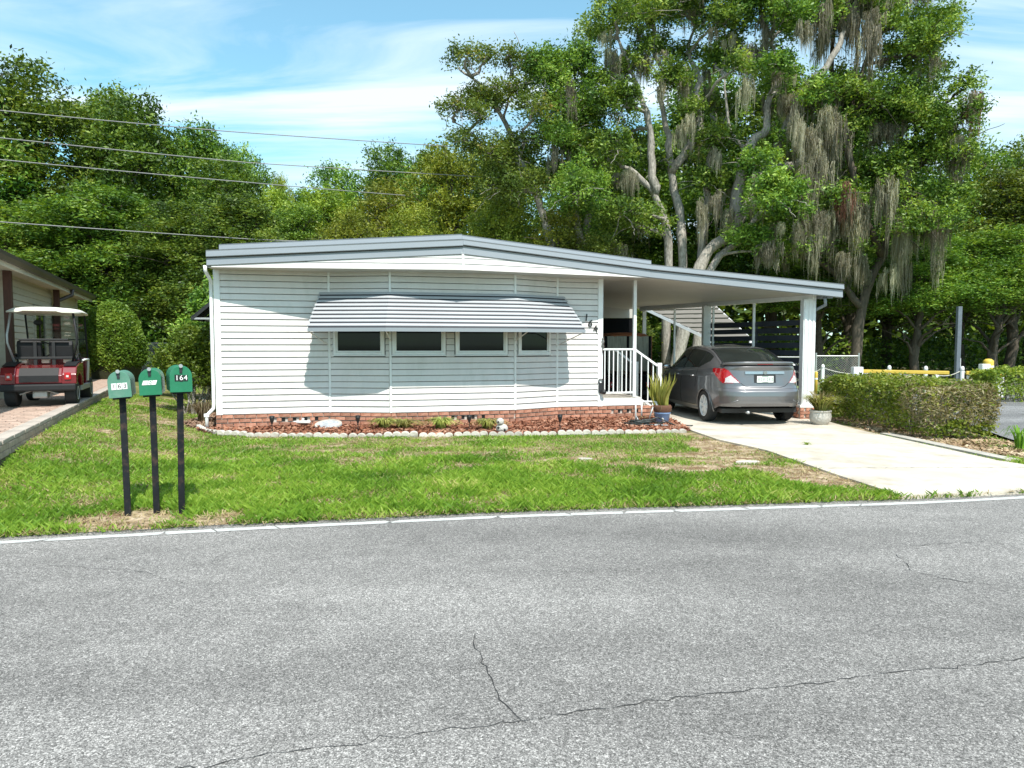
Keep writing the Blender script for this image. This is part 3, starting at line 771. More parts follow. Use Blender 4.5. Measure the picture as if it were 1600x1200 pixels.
# points in between keep the long runs straight
def fband(name, pts, zs, lo, hi, proud, back, m, parent):
    """a band along the roof edge: from lo to hi above the edge line, 'proud' in front, 'back' behind"""
    mb = MB(); vs = []
    for (x, y), z in zip(pts, zs):
        vs += [(x, y - proud, z + lo), (x, y - proud - 0.012, z + lo + 0.012), (x, y - proud - 0.004, z + hi - 0.02), (x, y - proud - 0.012, z + hi), (x, y + back, z + hi), (x, y + back, z + lo)]
    n = len(pts); fs = [tuple(range(5, -1, -1)), tuple(range((n - 1) * 6, n * 6))]
    for i in range(n - 1):
        for j in range(6): fs.append((i * 6 + j, i * 6 + (j + 1) % 6, (i + 1) * 6 + (j + 1) % 6, (i + 1) * 6 + j))
    return mb.add(vs, fs).build(name, m, parent)
roof = W = None
deck = MB()
deck.add([(P0[0], P0[1] + .1, 3.20), (P1[0], P1[1] + .1, 3.50), (P2[0], P2[1] + .1, 3.18), (P0[0], 11.4, 3.20), (P1[0], 11.4, 3.50), (P2[0], 11.4, 3.18),
          (P0[0], P0[1] + .1, 3.25), (P1[0], P1[1] + .1, 3.60), (P2[0], P2[1] + .1, 3.25), (P0[0], 11.4, 3.25), (P1[0], 11.4, 3.60), (P2[0], 11.4, 3.25)],
         [(0, 1, 4, 3), (1, 2, 5, 4), (6, 9, 10, 7), (7, 10, 11, 8), (0, 6, 7, 1), (1, 7, 8, 2), (3, 4, 10, 9), (4, 5, 11, 10), (0, 3, 9, 6), (2, 8, 11, 5)])
roof = deck.build('roof', M['roof'], home)
fband('fascia_band', [P0, P1], zf[:2], 0.0, 0.135, 0.0, 0.05, M['fascia'], roof)
fband('fascia_band', [(P1[0] + .002, P1[1]), P2, P3], zf[1:], 0.0, 0.15, 0.0, 0.05, M['fascia'], roof)
fband('fascia_band', [P0, P1], zf[:2], 0.150, 0.275, 0.035, 0.05, M['fascia'], roof)
fband('fascia_band', [(P1[0] + .002, P1[1]), P2, P3], zf[1:], 0.165, 0.275, 0.035, 0.05, M['fascia'], roof)
fband('top_band', [(0.14, -0.30), (P1[0], P1[1] + .08)], [3.05, 3.30], 0.285, 0.39, 0.0, 0.05, M['fascia'], roof)
fband('top_band', [(P1[0] + .002, P1[1] + .08), (P2[0] + .06, P2[1] + .08)], [3.30, 3.01], 0.285, 0.375, 0.0, 0.05, M['fascia'], roof)
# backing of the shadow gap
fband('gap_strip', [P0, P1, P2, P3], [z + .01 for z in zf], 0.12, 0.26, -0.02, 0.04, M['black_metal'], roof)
# gable panel boards above the front soffit
g = MB(); zs = 3.02
def gl_(x):  # lower edge of the fascia above
    return np.interp(x, [P0[0], P1[0], P2[0]], [3.04, 3.305, 3.02])
def gy_(x): return np.interp(x, [P0[0], P1[0], P2[0]], [P0[1], P1[1], P2[1]]) + 0.015
for lo, hi in ((3.015, 3.125), (3.13, 3.23), (3.235, 3.34)):
    for xa, xb in ((0.02, P1[0] - 0.02), (P1[0] + 0.02, P2[0] - 0.05)):
        N = 24; xs_ = [xa + (xb - xa) * i / N for i in range(N + 1)]
        xs_ = [x for x in xs_ if gl_(x) > lo + 0.004]
        if len(xs_) < 2: continue
        vs = []; fs = []
        for x in xs_:
            t = min(hi, gl_(x) + 0.01)
            y = gy_(x)
            vs += [(x, y - 0.012, lo), (x, y - 0.001, t), (x, y + 0.03, t), (x, y + 0.03, lo)]
        for i in range(len(xs_) - 1):
            for j in range(4): fs.append((4 * i + j, 4 * i + (j + 1) % 4, 4 * i + 4 + (j + 1) % 4, 4 * i + 4 + j))
        MB().add(vs, fs).build('gable_board', M['siding'], home)
MB().box(P1[0] - 0.022, P1[0] + 0.022, P1[1] - 0.008, P1[1] + 0.03, 3.01, 3.34).build('gable_joint', M['trim_white'], home)
# soffit
so = MB(); so.prism([(P0[0], P0[1] + .03), (P1[0], P1[1] + .03), (P2[0] - .05, P2[1] + .03), (P2[0] - .05, 0.0), (7.62, 0.1), (0.0, 0.1)], 0.012, 'z', 3.012)
so.build('soffit', M['soffit'], home)
# small ribbing of the soffit edge: shadow teeth
for q in range(0):
    pass
# low white roof pieces seen over the edge
MB().box(2.0, 2.9, 2.0, 3.0, 3.3, 3.62).build('roof_vent', M['roof'], roof, bevel=0.01)
MB().box(6.2, 7.2, 3.0, 4.0, 3.3, 3.66).build('roof_vent', M['roof'], roof, bevel=0.01)

# carport roof, beams, posts (given in world metres)
C3 = hw(*P3); C2 = hw(*P2)
sd = Vector((-0.407, 0.914, 0))
c4 = Vector((6.80, 14.15, 0)) + sd * 10.4
c5 = hw(7.6, 10.9)
car_roof = W2H()
def quad_slab(mb, pts, t):
    n = len(pts)
    return mb.add([tuple(p) for p in pts] + [(p[0], p[1], p[2] + t) for p in pts], [tuple(range(n - 1, -1, -1)), tuple(range(n, 2 * n))] + [(i, (i + 1) % n, n + (i + 1) % n, n + i) for i in range(n)])
quad_slab(car_roof, [(C2.x, C2.y + .04, 3.03), (C3.x - .02, C3.y + .06, 2.62), (c4.x, c4.y, 2.76), (c5.x, c5.y, 3.0), (hw(7.66, 0.02).x, hw(7.66, 0.02).y, 3.03)], 0.05)
cr = car_roof.build('carport_ceiling', M['soffit'], home)
cd = W2H(); quad_slab(cd, [(C2.x, C2.y + .04, 3.24), (C3.x, C3.y + .06, 2.84), (c4.x, c4.y, 2.90), (c5.x, c5.y, 3.2), (hw(7.66, 0.02).x, hw(7.66, 0.02).y, 3.24)], 0.03)
cd.build('carport_deck', M['roof'], home)
fw0 = Vector((6.30, 14.6, 2.66))
pm, pr_ = Vector((5.02, 17.48, 0)), Vector((3.87, 20.06, 0))
W2H().beam((6.36, 14.42, 2.66), (3.80, 20.2, 2.70), 0.10, 0.17).build('carport_beam', M['trim_white'], home, bevel=0.006)
W2H().beam((6.62, 14.2, 2.66), (4.0, 20.2, 2.76), 0.05, 0.16).build('side_fascia', M['fascia'], home)
# front post: fluted, wider than the others, on a brick pier
fp = W2H(); fp.box(6.17, 6.43, 14.5, 14.68, 0.30, 2.58)
for k in (-0.085, 0, 0.085): fp.box(6.30 + k - .022, 6.30 + k + .022, 14.485, 14.499, 0.34, 2.56)
fp.build('carport_post', M['trim_white'], home, bevel=0.008)
W2H().box(6.12, 6.48, 14.45, 14.73, 0.28, 0.335).build('post_base', M['trim_white'], home, bevel=0.01)
for (X, Y, w) in ((5.66, 16.04, 0.055), (5.09, 17.32, 0.05), (4.98, 17.55, 0.19), (3.87, 20.06, 0.10), (4.45, 18.75, 0.05)):
    W2H().box(X - w / 2, X + w / 2, Y - w / 2, Y + w / 2, 0.02, 2.62).build('carport_post', M['trim_white'], home, bevel=0.006)
# brick pier of the front post
pier_root = W2H().box(6.12, 6.46, 14.47, 14.80, 0.0, 0.28).build('brick_pier', M['mortar'], home)
rg = random.Random(3)
for c in range(4):
    for (px, py, rot) in (((6.205, 14.468, 0), (6.375, 14.468, 0)) if c % 2 == 0 else ((6.12 + 0.045, 14.468, 0), (6.29, 14.468, 0), (6.42, 14.468, 0))) + (((6.118, 14.57, 90), (6.118, 14.72, 90)) if c % 2 else ((6.118, 14.64, 90),)):
        o = link('brick', brick_me if (c % 2 == 0 and rot == 0) or rot else half_me, pier_root)
        o.matrix_local = HI @ Matrix.Translation((px, py, 0.035 + c * 0.07)) @ Matrix.Rotation(R(rot), 4, 'Z') @ Matrix.Diagonal((0.86 if rot == 0 and c % 2 == 0 else (0.9 if rot == 0 else 0.72), 1, 1, 1))
# gutter elbow under the end of the carport roof
W2H().tube([(6.52, 14.3, 2.60), (6.56, 14.35, 2.45), (6.40, 14.75, 2.30), (6.38, 14.8, 2.0), (6.38, 14.8, 0.3)], 0.035, 8).build('downspout', M['fascia'], home, smooth=True)

# porch: deck edge board, post, railings, steps
W2H().add([], [])
def Hb(name, m, x0, x1, y0, y1, z0, z1, bev=0.004): return MB().box(x0, x1, y0, y1, z0, z1).build(name, m, home, bevel=bev)
Hb('porch_deck', M['trim_white'], 7.715, 8.62, 0.0, 2.6, 0.305, 0.46)
Hb('porch_floor', M['old_concrete'], 7.72, 8.60, 0.02, 2.58, 0.462, 0.485)
Hb('porch_post', M['trim_white'], 8.43, 8.50, 0.01, 0.08, 0.485, 3.01)
Hb('porch_post', M['trim_white'], 8.43, 8.50, 2.45, 2.52, 0.485, 2.98)
rail = MB().box(7.72, 8.43, 0.02, 0.06, 1.50, 1.54).build('railing', M['trim_white'], home, bevel=0.004)
MB().box(7.72, 8.43, 0.02, 0.06, 0.56, 0.60).build('bottom_rail', M['trim_white'], rail, bevel=0.004)
for k in range(7):
    x = 7.78 + k * 0.1; MB().box(x - .011, x + .011, 0.03, 0.052, 0.60, 1.50).build('baluster', M['trim_white'], rail)
rail2 = MB().box(7.9, 8.43, 2.46, 2.50, 1.46, 1.50).build('railing', M['trim_white'], home)
MB().box(7.9, 8.43, 2.46, 2.50, 0.56, 0.60).build('bottom_rail', M['trim_white'], rail2)
for k in range(5):
    x = 7.95 + k * 0.1; MB().box(x - .011, x + .011, 2.47, 2.49, 0.60, 1.46).build('baluster', M['trim_white'], rail2)
Hb('newel_post', M['trim_white'], 8.02, 8.11, 1.3, 1.39, 0.485, 1.78)
# sloping stair rail, front: from porch post down to newel on the drive
hr = MB().beam((8.50, 0.04, 1.50), (8.99, -0.02, 1.16), 0.04, 0.045).build('stair_rail', M['trim_white'], home)
MB().beam((8.50, 0.04, 0.50), (8.99, -0.02, 0.20), 0.03, 0.03).build('bottom_rail', M['trim_white'], hr)
for k, x in enumerate((8.62, 8.78, 8.90)):
    t = (x - 8.5) / 0.49
    MB().box(x - .011, x + .011, 0.0, 0.022, 0.50 - 0.30 * t, 1.48 - 0.34 * t).build('baluster', M['trim_white'], hr)
Hb('newel_post', M['trim_white'], 8.99, 9.08, -0.06, 0.03, 0.04, 1.22)
hr2 = MB().beam((8.50, 1.2, 1.50), (8.99, 1.2, 1.16), 0.04, 0.045).build('stair_rail', M['trim_white'], home)
for x in (8.62, 8.78, 8.90): MB().box(x - .011, x + .011, 1.19, 1.212, 0.3, 1.45 - 0.34 * (x - 8.5) / .49).build('baluster', M['trim_white'], hr2)
Hb('newel_post', M['trim_white'], 8.99, 9.08, 1.16, 1.25, 0.04, 1.22)
Hb('step', M['old_concrete'], 8.63, 8.90, 0.08, 1.15, 0.04, 0.32)
Hb('step', M['old_concrete'], 8.91, 9.18, 0.08, 1.15, 0.04, 0.18)
# side wall of the home inside the carport, with its door
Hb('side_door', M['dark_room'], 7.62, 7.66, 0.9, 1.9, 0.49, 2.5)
# corner downspout, left
ds = MB().tube([(-0.10, -0.32, 3.05), (-0.10, -0.30, 2.95), (-0.06, -0.02, 2.80), (-0.065, 0.0, 2.6), (-0.065, 0.0, 0.50), (-0.07, -0.01, 0.42), (-0.14, -0.05, 0.34), (-0.18, -0.06, 0.29), (-0.18, -0.06, 0.06)], 0.034, 8)
ds.build('downspout', M['trim_white'], home, smooth=True)
MB().box(-0.225, -0.135, -0.10, -0.02, 0.27, 0.33).build('downspout_clip', M['trim_white'], home, bevel=0.005)
# louvred awning over the windows
aw = thing('window_awning', hw(4.4, -0.9, 1.86), 'long grey and white louvred metal awning bent round the front windows', 'awning', rz=HR)
AT = [(1.90, -0.035), (3.17, -0.47), (5.68, -0.47), (6.82, -0.035)]
AB = [(1.68, -0.74), (3.06, -1.17), (5.74, -1.17), (7.05, -0.74)]
aT = Matrix.Translation((-4.4, 0.9, -1.86))
NS = 9
def apt(j, t, dz=0.0, out=0.0):
    x = AT[j][0] + (AB[j][0] - AT[j][0]) * t; y = AT[j][1] + (AB[j][1] - AT[j][1]) * t
    z = 2.62 + (1.925 - 2.62) * t
    return (x, y - out, z + dz)
for k in range(NS):
    t0, t1 = k / NS, (k + 0.46) / NS
    mb = MB(aT); vs = []
    for j in range(4):
        e = (-0.02 if j == 0 else (0.02 if j == 3 else 0))
        a = apt(j, t0, 0.006); b = apt(j, t1, 0.006); c = apt(j, t1, -0.006)
        d_ = apt(j, t0, -0.006)
        for q in (a, b, c, d_): vs.append((q[0] + e, q[1], q[2]))
    fs = [(4 * i + u, 4 * i + (u + 1) % 4, 4 * i + 4 + (u + 1) % 4, 4 * i + 4 + u) for i in range(3) for u in range(4)] + [(3, 2, 1, 0), (12, 13, 14, 15)]
    mb.add(vs, fs).build('slat', M['awning'], aw)
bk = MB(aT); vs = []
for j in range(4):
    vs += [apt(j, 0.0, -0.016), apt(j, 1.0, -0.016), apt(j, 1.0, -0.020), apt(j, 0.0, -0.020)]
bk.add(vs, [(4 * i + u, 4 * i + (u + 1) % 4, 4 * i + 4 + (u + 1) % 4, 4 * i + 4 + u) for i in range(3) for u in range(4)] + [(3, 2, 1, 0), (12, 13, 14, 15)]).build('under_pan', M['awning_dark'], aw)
hm = MB(aT); vs = []
for j in range(4):
    x, y = AB[j]; vs += [(x, y - .012, 1.925), (x, y - .012, 1.858), (x, y + .01, 1.858), (x, y + .01, 1.925)]
hm.add(vs, [(4 * i + u, 4 * i + (u + 1) % 4, 4 * i + 4 + (u + 1) % 4, 4 * i + 4 + u) for i in range(3) for u in range(4)] + [(3, 2, 1, 0), (12, 13, 14, 15)]).build('hem_band', M['fascia'], aw)
for j, (wx, wy) in enumerate(((2.02, -0.03), (3.19, -0.45), (5.67, -0.45), (6.72, -0.03))):
    MB(aT).tube([(AB[j][0], AB[j][1], 1.875), (wx, wy, 1.62 if j in (0, 3) else 1.7)], 0.011, 6).build('brace', M['trim_white'], aw)
    MB(aT).tube([apt(j, 0.0, -0.04), apt(j, 1.0, -0.04)], 0.012, 6).build('rafter', M['trim_white'], aw)
# house number on the wall, three slanted black digits
for ch, (x, z, rot) in zip('164', ((7.33, 2.19, 6), (7.42, 2.07, 14), (7.535, 1.95, -8))):
    t = thing('house_number', hw(x, -0.034, z), {'1': 'black metal digit 1 at the upper left of the house number', '6': 'black metal digit 6 in the middle of the house number', '4': 'black metal digit 4 lowest of the house number'}[ch], 'number', 'digits of the house number on the wall', rz=HR)
    o = link('digit', text_mesh(ch, 0.215, M['ink'], 0.014, 'digit'), t); o.rotation_euler = (R(90), R(rot), 0)
# cast wall hook and round shut-off cover by the porch corner
t = thing('wall_hook', hw(7.66, -0.05, 0.7), 'black eyelet shaped wall hook with round knob by the porch corner', 'hook', rz=HR)
MB().lathe([(0.040, -0.012), (0.056, -0.008), (0.056, 0.008), (0.040, 0.012)], (0, 0, 0.14), 20, 'y', False).build('ring', M['black_metal'], t, smooth=True)
MB().prism([(-0.045, 0.10), (0.045, 0.10), (0.05, -0.06), (0.03, -0.12), (-0.03, -0.12), (-0.05, -0.06)], 0.02, 'y', -0.01).build('plate', M['black_metal'], t, bevel=0.005)
MB().sphere((0.05, -0.05, -0.09), 0.055).build('knob', M['black_metal'], t, smooth=True)
# wrought lizard on the corner board
t = thing('wall_lizard', hw(7.70, -0.045, 1.6), 'grey metal lizard ornament fixed on the white porch corner', 'ornament', rz=HR)
m_liz = mat('aged_metal', (0.22, 0.22, 0.21), 0.5, metal=0.6, var=0.3, scale=30)
MB().tube([(0.0, 0, 0.14), (0.015, -.005, 0.10), (-0.01, -.005, 0.03), (0.012, -.004, -0.05), (-0.01, 0, -0.12), (0.005, 0, -0.17)], [0.006, 0.018, 0.02, 0.014, 0.008, 0.003], 8).build('body', m_liz, t, smooth=True)
MB().sphere((0, -0.005, 0.15), 0.02, 10, 8, (1, .7, 1.3)).build('head', m_liz, t, smooth=True)
for s_, z in ((-1, 0.08), (1, 0.08), (-1, -0.02), (1, -0.02)):
    MB().tube([(0, 0, z), (0.03 * s_, 0, z + 0.015), (0.042 * s_, 0, z - 0.015)], 0.005, 6).build('leg', m_liz, t, smooth=True)

# side awning on the left flank
sa = thing('side_awning', hw(-0.5, 2.6, 2.3), 'dark slanted awning frame on the shaded left flank of the mobile home', 'awning', rz=HR)
for y in (-0.5, 0.1, 0.7): MB().beam((0.45, y, 0.55), (-0.32, y, -0.14), 0.04, 0.05).build('rafter', M['black_metal'], sa)
MB().add([(0.45, -0.5, 0.58), (0.45, 0.7, 0.58), (-0.34, 0.7, -0.11), (-0.34, -0.5, -0.11), (0.45, -0.5, 0.60), (0.45, 0.7, 0.60), (-0.34, 0.7, -0.09), (-0.34, -0.5, -0.09)], [(0, 1, 2, 3), (7, 6, 5, 4), (0, 4, 5, 1), (1, 5, 6, 2), (2, 6, 7, 3), (3, 7, 4, 0)]).build('awning_sheet', M['black_metal'], sa)
for y in (-0.5, 0.7): MB().beam((-0.32, y, -0.12), (0.45, y, -0.12), 0.03, 0.04).build('stay_bar', M['galv'], sa)
MB().beam((-0.32, -0.5, -0.13), (-0.32, 0.7, -0.13), 0.03, 0.04).build('front_bar', M['black_metal'], sa)

# privacy screen of dark slats between the carport posts
scr = thing('slat_screen', (5.9, 15.5, 0.03), 'dark blue-grey horizontal slat screen between white carport posts', 'screen')
sT = Matrix.Translation((-5.9, -15.5, -0.03))
for k in range(12):
    z = 2.10 - k * 0.165
    MB(sT).beam((6.27, 14.80, z), (5.06, 17.42, z), 0.025, 0.115).build('slat', M['slat'], scr)
MB(sT).box(5.74, 5.78, 16.1, 16.14, 0.03, 2.16).build('upright', M['slat'], scr)

# utility shed closing the back of the carport
sh = thing('utility_shed', (2.2, 21.3, 0.03), 'dark storage room with cream header at the back of the carport', 'shed')
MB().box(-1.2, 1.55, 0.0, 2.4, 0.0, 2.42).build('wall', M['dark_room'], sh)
MB().box(-1.2, 1.6, -0.03, 0.0, 2.425, 2.95).build('header', M['soffit'], sh)
MB().box(0.05, 0.10, -0.05, -0.002, 0.6, 2.42).build('door_jamb', M['soffit'], sh)
MB().box(-0.9, 0.0, -0.03, -0.002, 0.0, 2.05).build('door', M['black_metal'], sh)
# steep white metal awning behind the carport
m_bpan = mat('shaded_awning_paint', (0.17, 0.155, 0.135), 0.6, var=0.12, scale=2)  # shade is put into the colour of these white pans
ba = thing('back_awning', (6.0, 23.0, 0.0), 'steep white ribbed metal awning seen behind the carport posts', 'awning')
def bq(u, v, o=0.0):   # u across, v down the slope
    A = Vector((-1.35, 1.2, 2.95)); B = Vector((1.05, 0.9, 3.0)); C = Vector((0.35, -0.9, 1.85)); D = Vector((1.7, -1.0, 1.80))
    p = (A * (1 - v) + C * v) * (1 - u) + (B * (1 - v) + D * v) * u
    return p + Vector((0, -0.6, 0.75)) * o
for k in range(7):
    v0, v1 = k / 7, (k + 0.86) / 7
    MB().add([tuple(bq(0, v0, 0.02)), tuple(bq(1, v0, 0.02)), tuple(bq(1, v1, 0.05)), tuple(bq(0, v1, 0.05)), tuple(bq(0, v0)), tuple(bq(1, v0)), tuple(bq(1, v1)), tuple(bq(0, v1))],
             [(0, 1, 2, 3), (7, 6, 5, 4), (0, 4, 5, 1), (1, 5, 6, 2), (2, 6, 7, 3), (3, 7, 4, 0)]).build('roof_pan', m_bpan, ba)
MB().beam(bq(0, 0, -.04), bq(0, 1, -.04), 0.06, 0.10).build('rafter', M['trim_white'], ba)
MB().beam(bq(1, 0, -.04), bq(1, 1, -.04), 0.06, 0.10).build('rafter', M['trim_white'], ba)
for u in (0.02, 0.98): 
    p = bq(u, 1.0); MB().box(p.x - .04, p.x + .04, p.y - .04, p.y + .04, -0.05, p.z - 0.02).build('awning_post', M['trim_white'], ba)
# ================================================================== MAILBOXES
def mailbox(base, top, yaw, label, green, digits):
    """base: foot of the post (world), top: point under the box"""
    t = thing('mailbox', base, label, 'mailbox', 'mailboxes on posts at the road edge')
    b = Vector(base); d = Vector(top) - b
    MB().beam((0, 0, -0.03), tuple(d), 0.054, 0.042, up=(math.sin(-yaw), math.cos(yaw), 0)).build('post', M['post_metal'], t, bevel=0.004)
    w, h, L = 0.089, 0.140, 0.46
    prof = [(-w, 0), (w, 0), (w, h)] + [(w * math.cos(a), h + w * 1.08 * math.sin(a)) for a in [PI * i / 16 for i in range(1, 16)]] + [(-w, h)]
    TB = Matrix.Translation(d) @ Matrix.Rotation(yaw, 4, 'Z') @ Matrix.Rotation(math.atan2(d.x, d.z) * 0.9, 4, 'Y') @ Matrix.Translation((0, -0.12, 0.012))
    box = MB(TB).prism(prof, L - 0.03, 'y', 0.0).build('box', green, t, smooth=False, bevel=0.002)
    MB(TB).box(-0.07, 0.07, 0.02, 0.30, -0.022, -0.001).build('mount_plate', M['post_metal'], t)
    w2 = w + 0.004
    dp = [(-w2, -0.004), (w2, -0.004), (w2, h)] + [(w2 * math.cos(a), h + w2 * 1.08 * math.sin(a)) for a in [PI * i / 16 for i in range(1, 16)]] + [(-w2, h)]
    door = MB(TB).prism(dp, 0.028, 'y', -0.028).build('door', green, t, bevel=0.004)
    MB(TB).box(-0.012, 0.012, -0.038, -0.029, 0.172, 0.236).build('latch', M['black_metal'], door, bevel=0.003)
    MB(TB).lathe([(0.016, -0.05), (0.018, -0.044), (0.014, -0.039)], (0, 0, 0.236), 12, 'y').build('latch_button', M['galv'], door)
    MB(TB).tube([(-w2 - .002, -0.016, 0.062), (w2 + .002, -0.016, 0.062)], 0.0025, 6).build('hinge_line', green, door)
    if digits == '163':
        for i, c in enumerate(digits):
            x = -0.044 + i * 0.044
            MB(TB).box(x - 0.0195, x + 0.0195, -0.0312, -0.0285, 0.072, 0.130).build('number_sticker', M['sticker'], door)
            o = link('digit', text_mesh(c, 0.058, M['ink'], 0.001, 'digit'), door)
            o.matrix_local = TB @ Matrix.Translation((x, -0.0322, 0.100)) @ Matrix.Rotation(R(90), 4, 'X')
    elif digits == '2':
        for k, (xa, xb) in enumerate(((-0.062, -0.022), (-0.018, 0.010), (0.014, 0.052))):
            mb = MB(TB)
            mb.add([(xa - .006, -0.031, 0.092), (xb - .006, -0.031, 0.092), (xb + .008, -0.031, 0.132), (xa + .008, -0.031, 0.132), (xa - .006, -0.029, 0.092), (xb - .006, -0.029, 0.092), (xb + .008, -0.029, 0.132), (xa + .008, -0.029, 0.132)],
                   [(0, 1, 2, 3), (7, 6, 5, 4), (0, 4, 5, 1), (1, 5, 6, 2), (2, 6, 7, 3), (3, 7, 4, 0)]).build('torn_sticker', M['sticker'], door)
        MB(TB).box(-0.006, 0.004, -0.033, -0.0312, 0.100, 0.108).box(-0.002, 0.008, -0.033, -0.0312, 0.117, 0.126).build('sticker_remnant', green, door)
    else:
        for i, c in enumerate(digits):
            x = -0.034 + i * 0.036
            MB(TB).box(x - 0.019 + (0.002 * i), x + 0.017, -0.0312 - 0.0006 * i, -0.0285, 0.098 - 0.004 * (i % 2), 0.158 - 0.003 * i).build('number_sticker', M['ink'], door)
            o = link('digit', text_mesh(c, 0.064, M['sticker'], 0.001, 'digit'), door)
            o.matrix_local = TB @ Matrix.Translation((x, -0.0335, 0.127)) @ Matrix.Rotation(R(90), 4, 'X')
    return t
mailbox((-3.57, 6.27, 0.02), (-3.65, 6.38, 1.115), R(24), 'faded grey-green mailbox numbered 163 on a leaning dark post', M['green_box_old'], '163')
mailbox((-3.35, 6.36, 0.02), (-3.39, 6.42, 1.135), R(23), 'bright green mailbox with torn white stickers on a dark post', M['green_box'], '2')
mailbox((-3.10, 6.33, 0.02), (-3.11, 6.38, 1.165), R(31), 'bright green mailbox with 164 in black stickers on a dark post', M['green_box'], '164')

# ================================================================== CAR
def car_mats():
    m, n, l, p = _new('graphite_metallic_paint')
    p.inputs['Base Color'].default_value = (0.165, 0.163, 0.170, 1); p.inputs['Metallic'].default_value = 0.55
    p.inputs['Roughness'].default_value = 0.32; p.inputs['Coat Weight'].default_value = 1.0; p.inputs['Coat Roughness'].default_value = 0.03
    tc = n.new('ShaderNodeTexCoord'); no = n.new('ShaderNodeTexNoise'); no.inputs['Scale'].default_value = 3; no.inputs['Detail'].default_value = 8
    l.new(tc.outputs['Object'], no.inputs['Vector'])
    mr = n.new('ShaderNodeMapRange'); mr.inputs['To Min'].default_value = 0.24; mr.inputs['To Max'].default_value = 0.42
    l.new(no.outputs[0], mr.inputs['Value']); l.new(mr.outputs[0], p.inputs['Roughness'])
    return m
M['car_paint'] = car_mats()
M['tail_red'] = mat('red_lens', (0.42, 0.008, 0.012), 0.12, var=0.25, scale=25, coat=1.0)
M['tail_clear'] = mat('clear_lens', (0.62, 0.58, 0.58), 0.12, var=0.25, scale=40, coat=1.0)
M['car_glass'] = mat('car_glass', (0.012, 0.016, 0.015), 0.03, var=0.4, scale=2.5, spec=0.8)
M['black_plastic'] = mat('black_plastic', (0.015, 0.015, 0.016), 0.5, var=0.2)
M['plate'] = mat('licence_plate_white', (0.72, 0.74, 0.70), 0.4, var=0.05)
M['plate_green'] = mat('plate_green_print', (0.20, 0.27, 0.23), 0.5, var=0.2)

car = thing('parked_car', (4.74, 15.42, 0.046), 'graphite grey four door sedan parked under the carport', 'car', rz=R(4.5))
car.scale = (1.09, 1.03, 1.04)
_ly_r = lambda z: np.interp(z, [0.22, 0.32, 0.42, 0.55, 0.64, 0.69, 0.74, 0.90, 1.03, 1.10, 1.14], [2.09, 2.17, 2.215, 2.225, 2.215, 2.165, 2.14, 2.115, 2.10, 2.12, 2.08])
_ly_f = lambda z: np.interp(z, [0.22, 0.35, 0.5, 0.62, 0.75, 0.85, 1.0], [2.12, 2.20, 2.225, 2.20, 2.12, 1.98, 1.6])
_w = lambda z: np.interp(z, [0.22, 0.28, 0.40, 0.58, 0.74, 0.88, 0.98, 1.06, 1.14], [0.80, 0.825, 0.842, 0.848, 0.845, 0.832, 0.812, 0.785, 0.74])
_zt = lambda y: np.interp(y, [-2.2, -1.9, -1.4, -0.6, 0.2, 1.0, 1.5, 1.9, 2.1, 2.25], [1.10, 1.10, 1.06, 1.00, 0.965, 0.95, 0.92, 0.86, 0.79, 0.68])
_zl = lambda y: np.interp(y, [-2.2, -1.85, -1.6, -1.3, -0.8, 0.8, 1.9, 2.2], [0.355, 0.345, 0.26, 0.20, 0.195, 0.195, 0.20, 0.24])
def se(n_pts=560, nexp=4.6):
    """unit rounded-rectangle outline, even along its arc for a car of about 4.4 x 1.7"""
    t = np.linspace(0, 2 * PI, 8001)
    x = 0.85 * np.sign(np.cos(t)) * np.abs(np.cos(t)) ** (2 / nexp); y = 2.2 * np.sign(np.sin(t)) * np.abs(np.sin(t)) ** (2 / nexp)
    s = np.concatenate([[0], np.cumsum(np.hypot(np.diff(x), np.diff(y)))])
    si = np.linspace(0, s[-1], n_pts + 1)[:-1]
    return np.interp(si, s, x) / 0.85, np.interp(si, s, y) / 2.2
ux, uy = se(); NR = 70
rows = []
for r in range(NR + 1):
    t = r / NR
    yy = uy * 2.2
    for _ in range(3):
        z = _zl(yy) + (_zt(yy) - _zl(yy)) * t
        yy = np.where(uy < 0, uy * _ly_r(z), uy * _ly_f(z))
    z = _zl(yy) + (_zt(yy) - _zl(yy)) * t
    xx = ux * _w(z)
    # character line on the flank, crease around the rear lamp
    xx = xx * (1 + 0.006 * np.exp(-((z - 0.86 - 0.03 * (-yy)) / 0.02) ** 2) * (np.abs(ux) > 0.9))
    xx = xx * (1 - 0.012 * np.exp(-((z - 0.45) / 0.08) ** 2) * (np.abs(yy) < 0.95))
    rows.append(np.stack([xx, yy, z], -1))
# deck, hood: rings drawn in towards the centre line
last = rows[-1]
_zc = lambda y: np.interp(y, [-2.2, -2.1, -2.0, -1.7, 0.9, 1.3, 1.8, 2.05, 2.2], [1.12, 1.135, 1.15, 1.165, 1.10, 1.02, 0.93, 0.84, 0.74])
for k in range(1, 13):
    f = 1 - (k / 12)
    g_ = last.copy(); g_[:, 0] *= f; g_[:, 1] = last[:, 1] * (1 - 0.018 * min(1, 4 * (1 - f)))
    g_[:, 2] = last[:, 2] + (_zc(last[:, 1]) - last[:, 2]) * (1 - f ** 2.6)
    rows.append(g_)
G = np.array(rows); nr, ncol = G.shape[:2]
V = G.reshape(-1, 3)
ii = np.arange(nr - 1)[:, None] * ncol; jj = np.arange(ncol)[None, :]; j2 = (jj + 1) % ncol
F = np.stack([ii + jj, ii + j2, ii + ncol + j2, ii + ncol + jj], -1).reshape(-1, 4)
Cc = V[F].mean(1); cx, cy, cz = Cc.T; ax_ = np.abs(cx)
AXR, AXF, WR_ = -1.28, 1.32, 0.312
cls = np.zeros(len(F), int)      # 0 paint
body_row = (np.arange(len(F)) // ncol) < NR
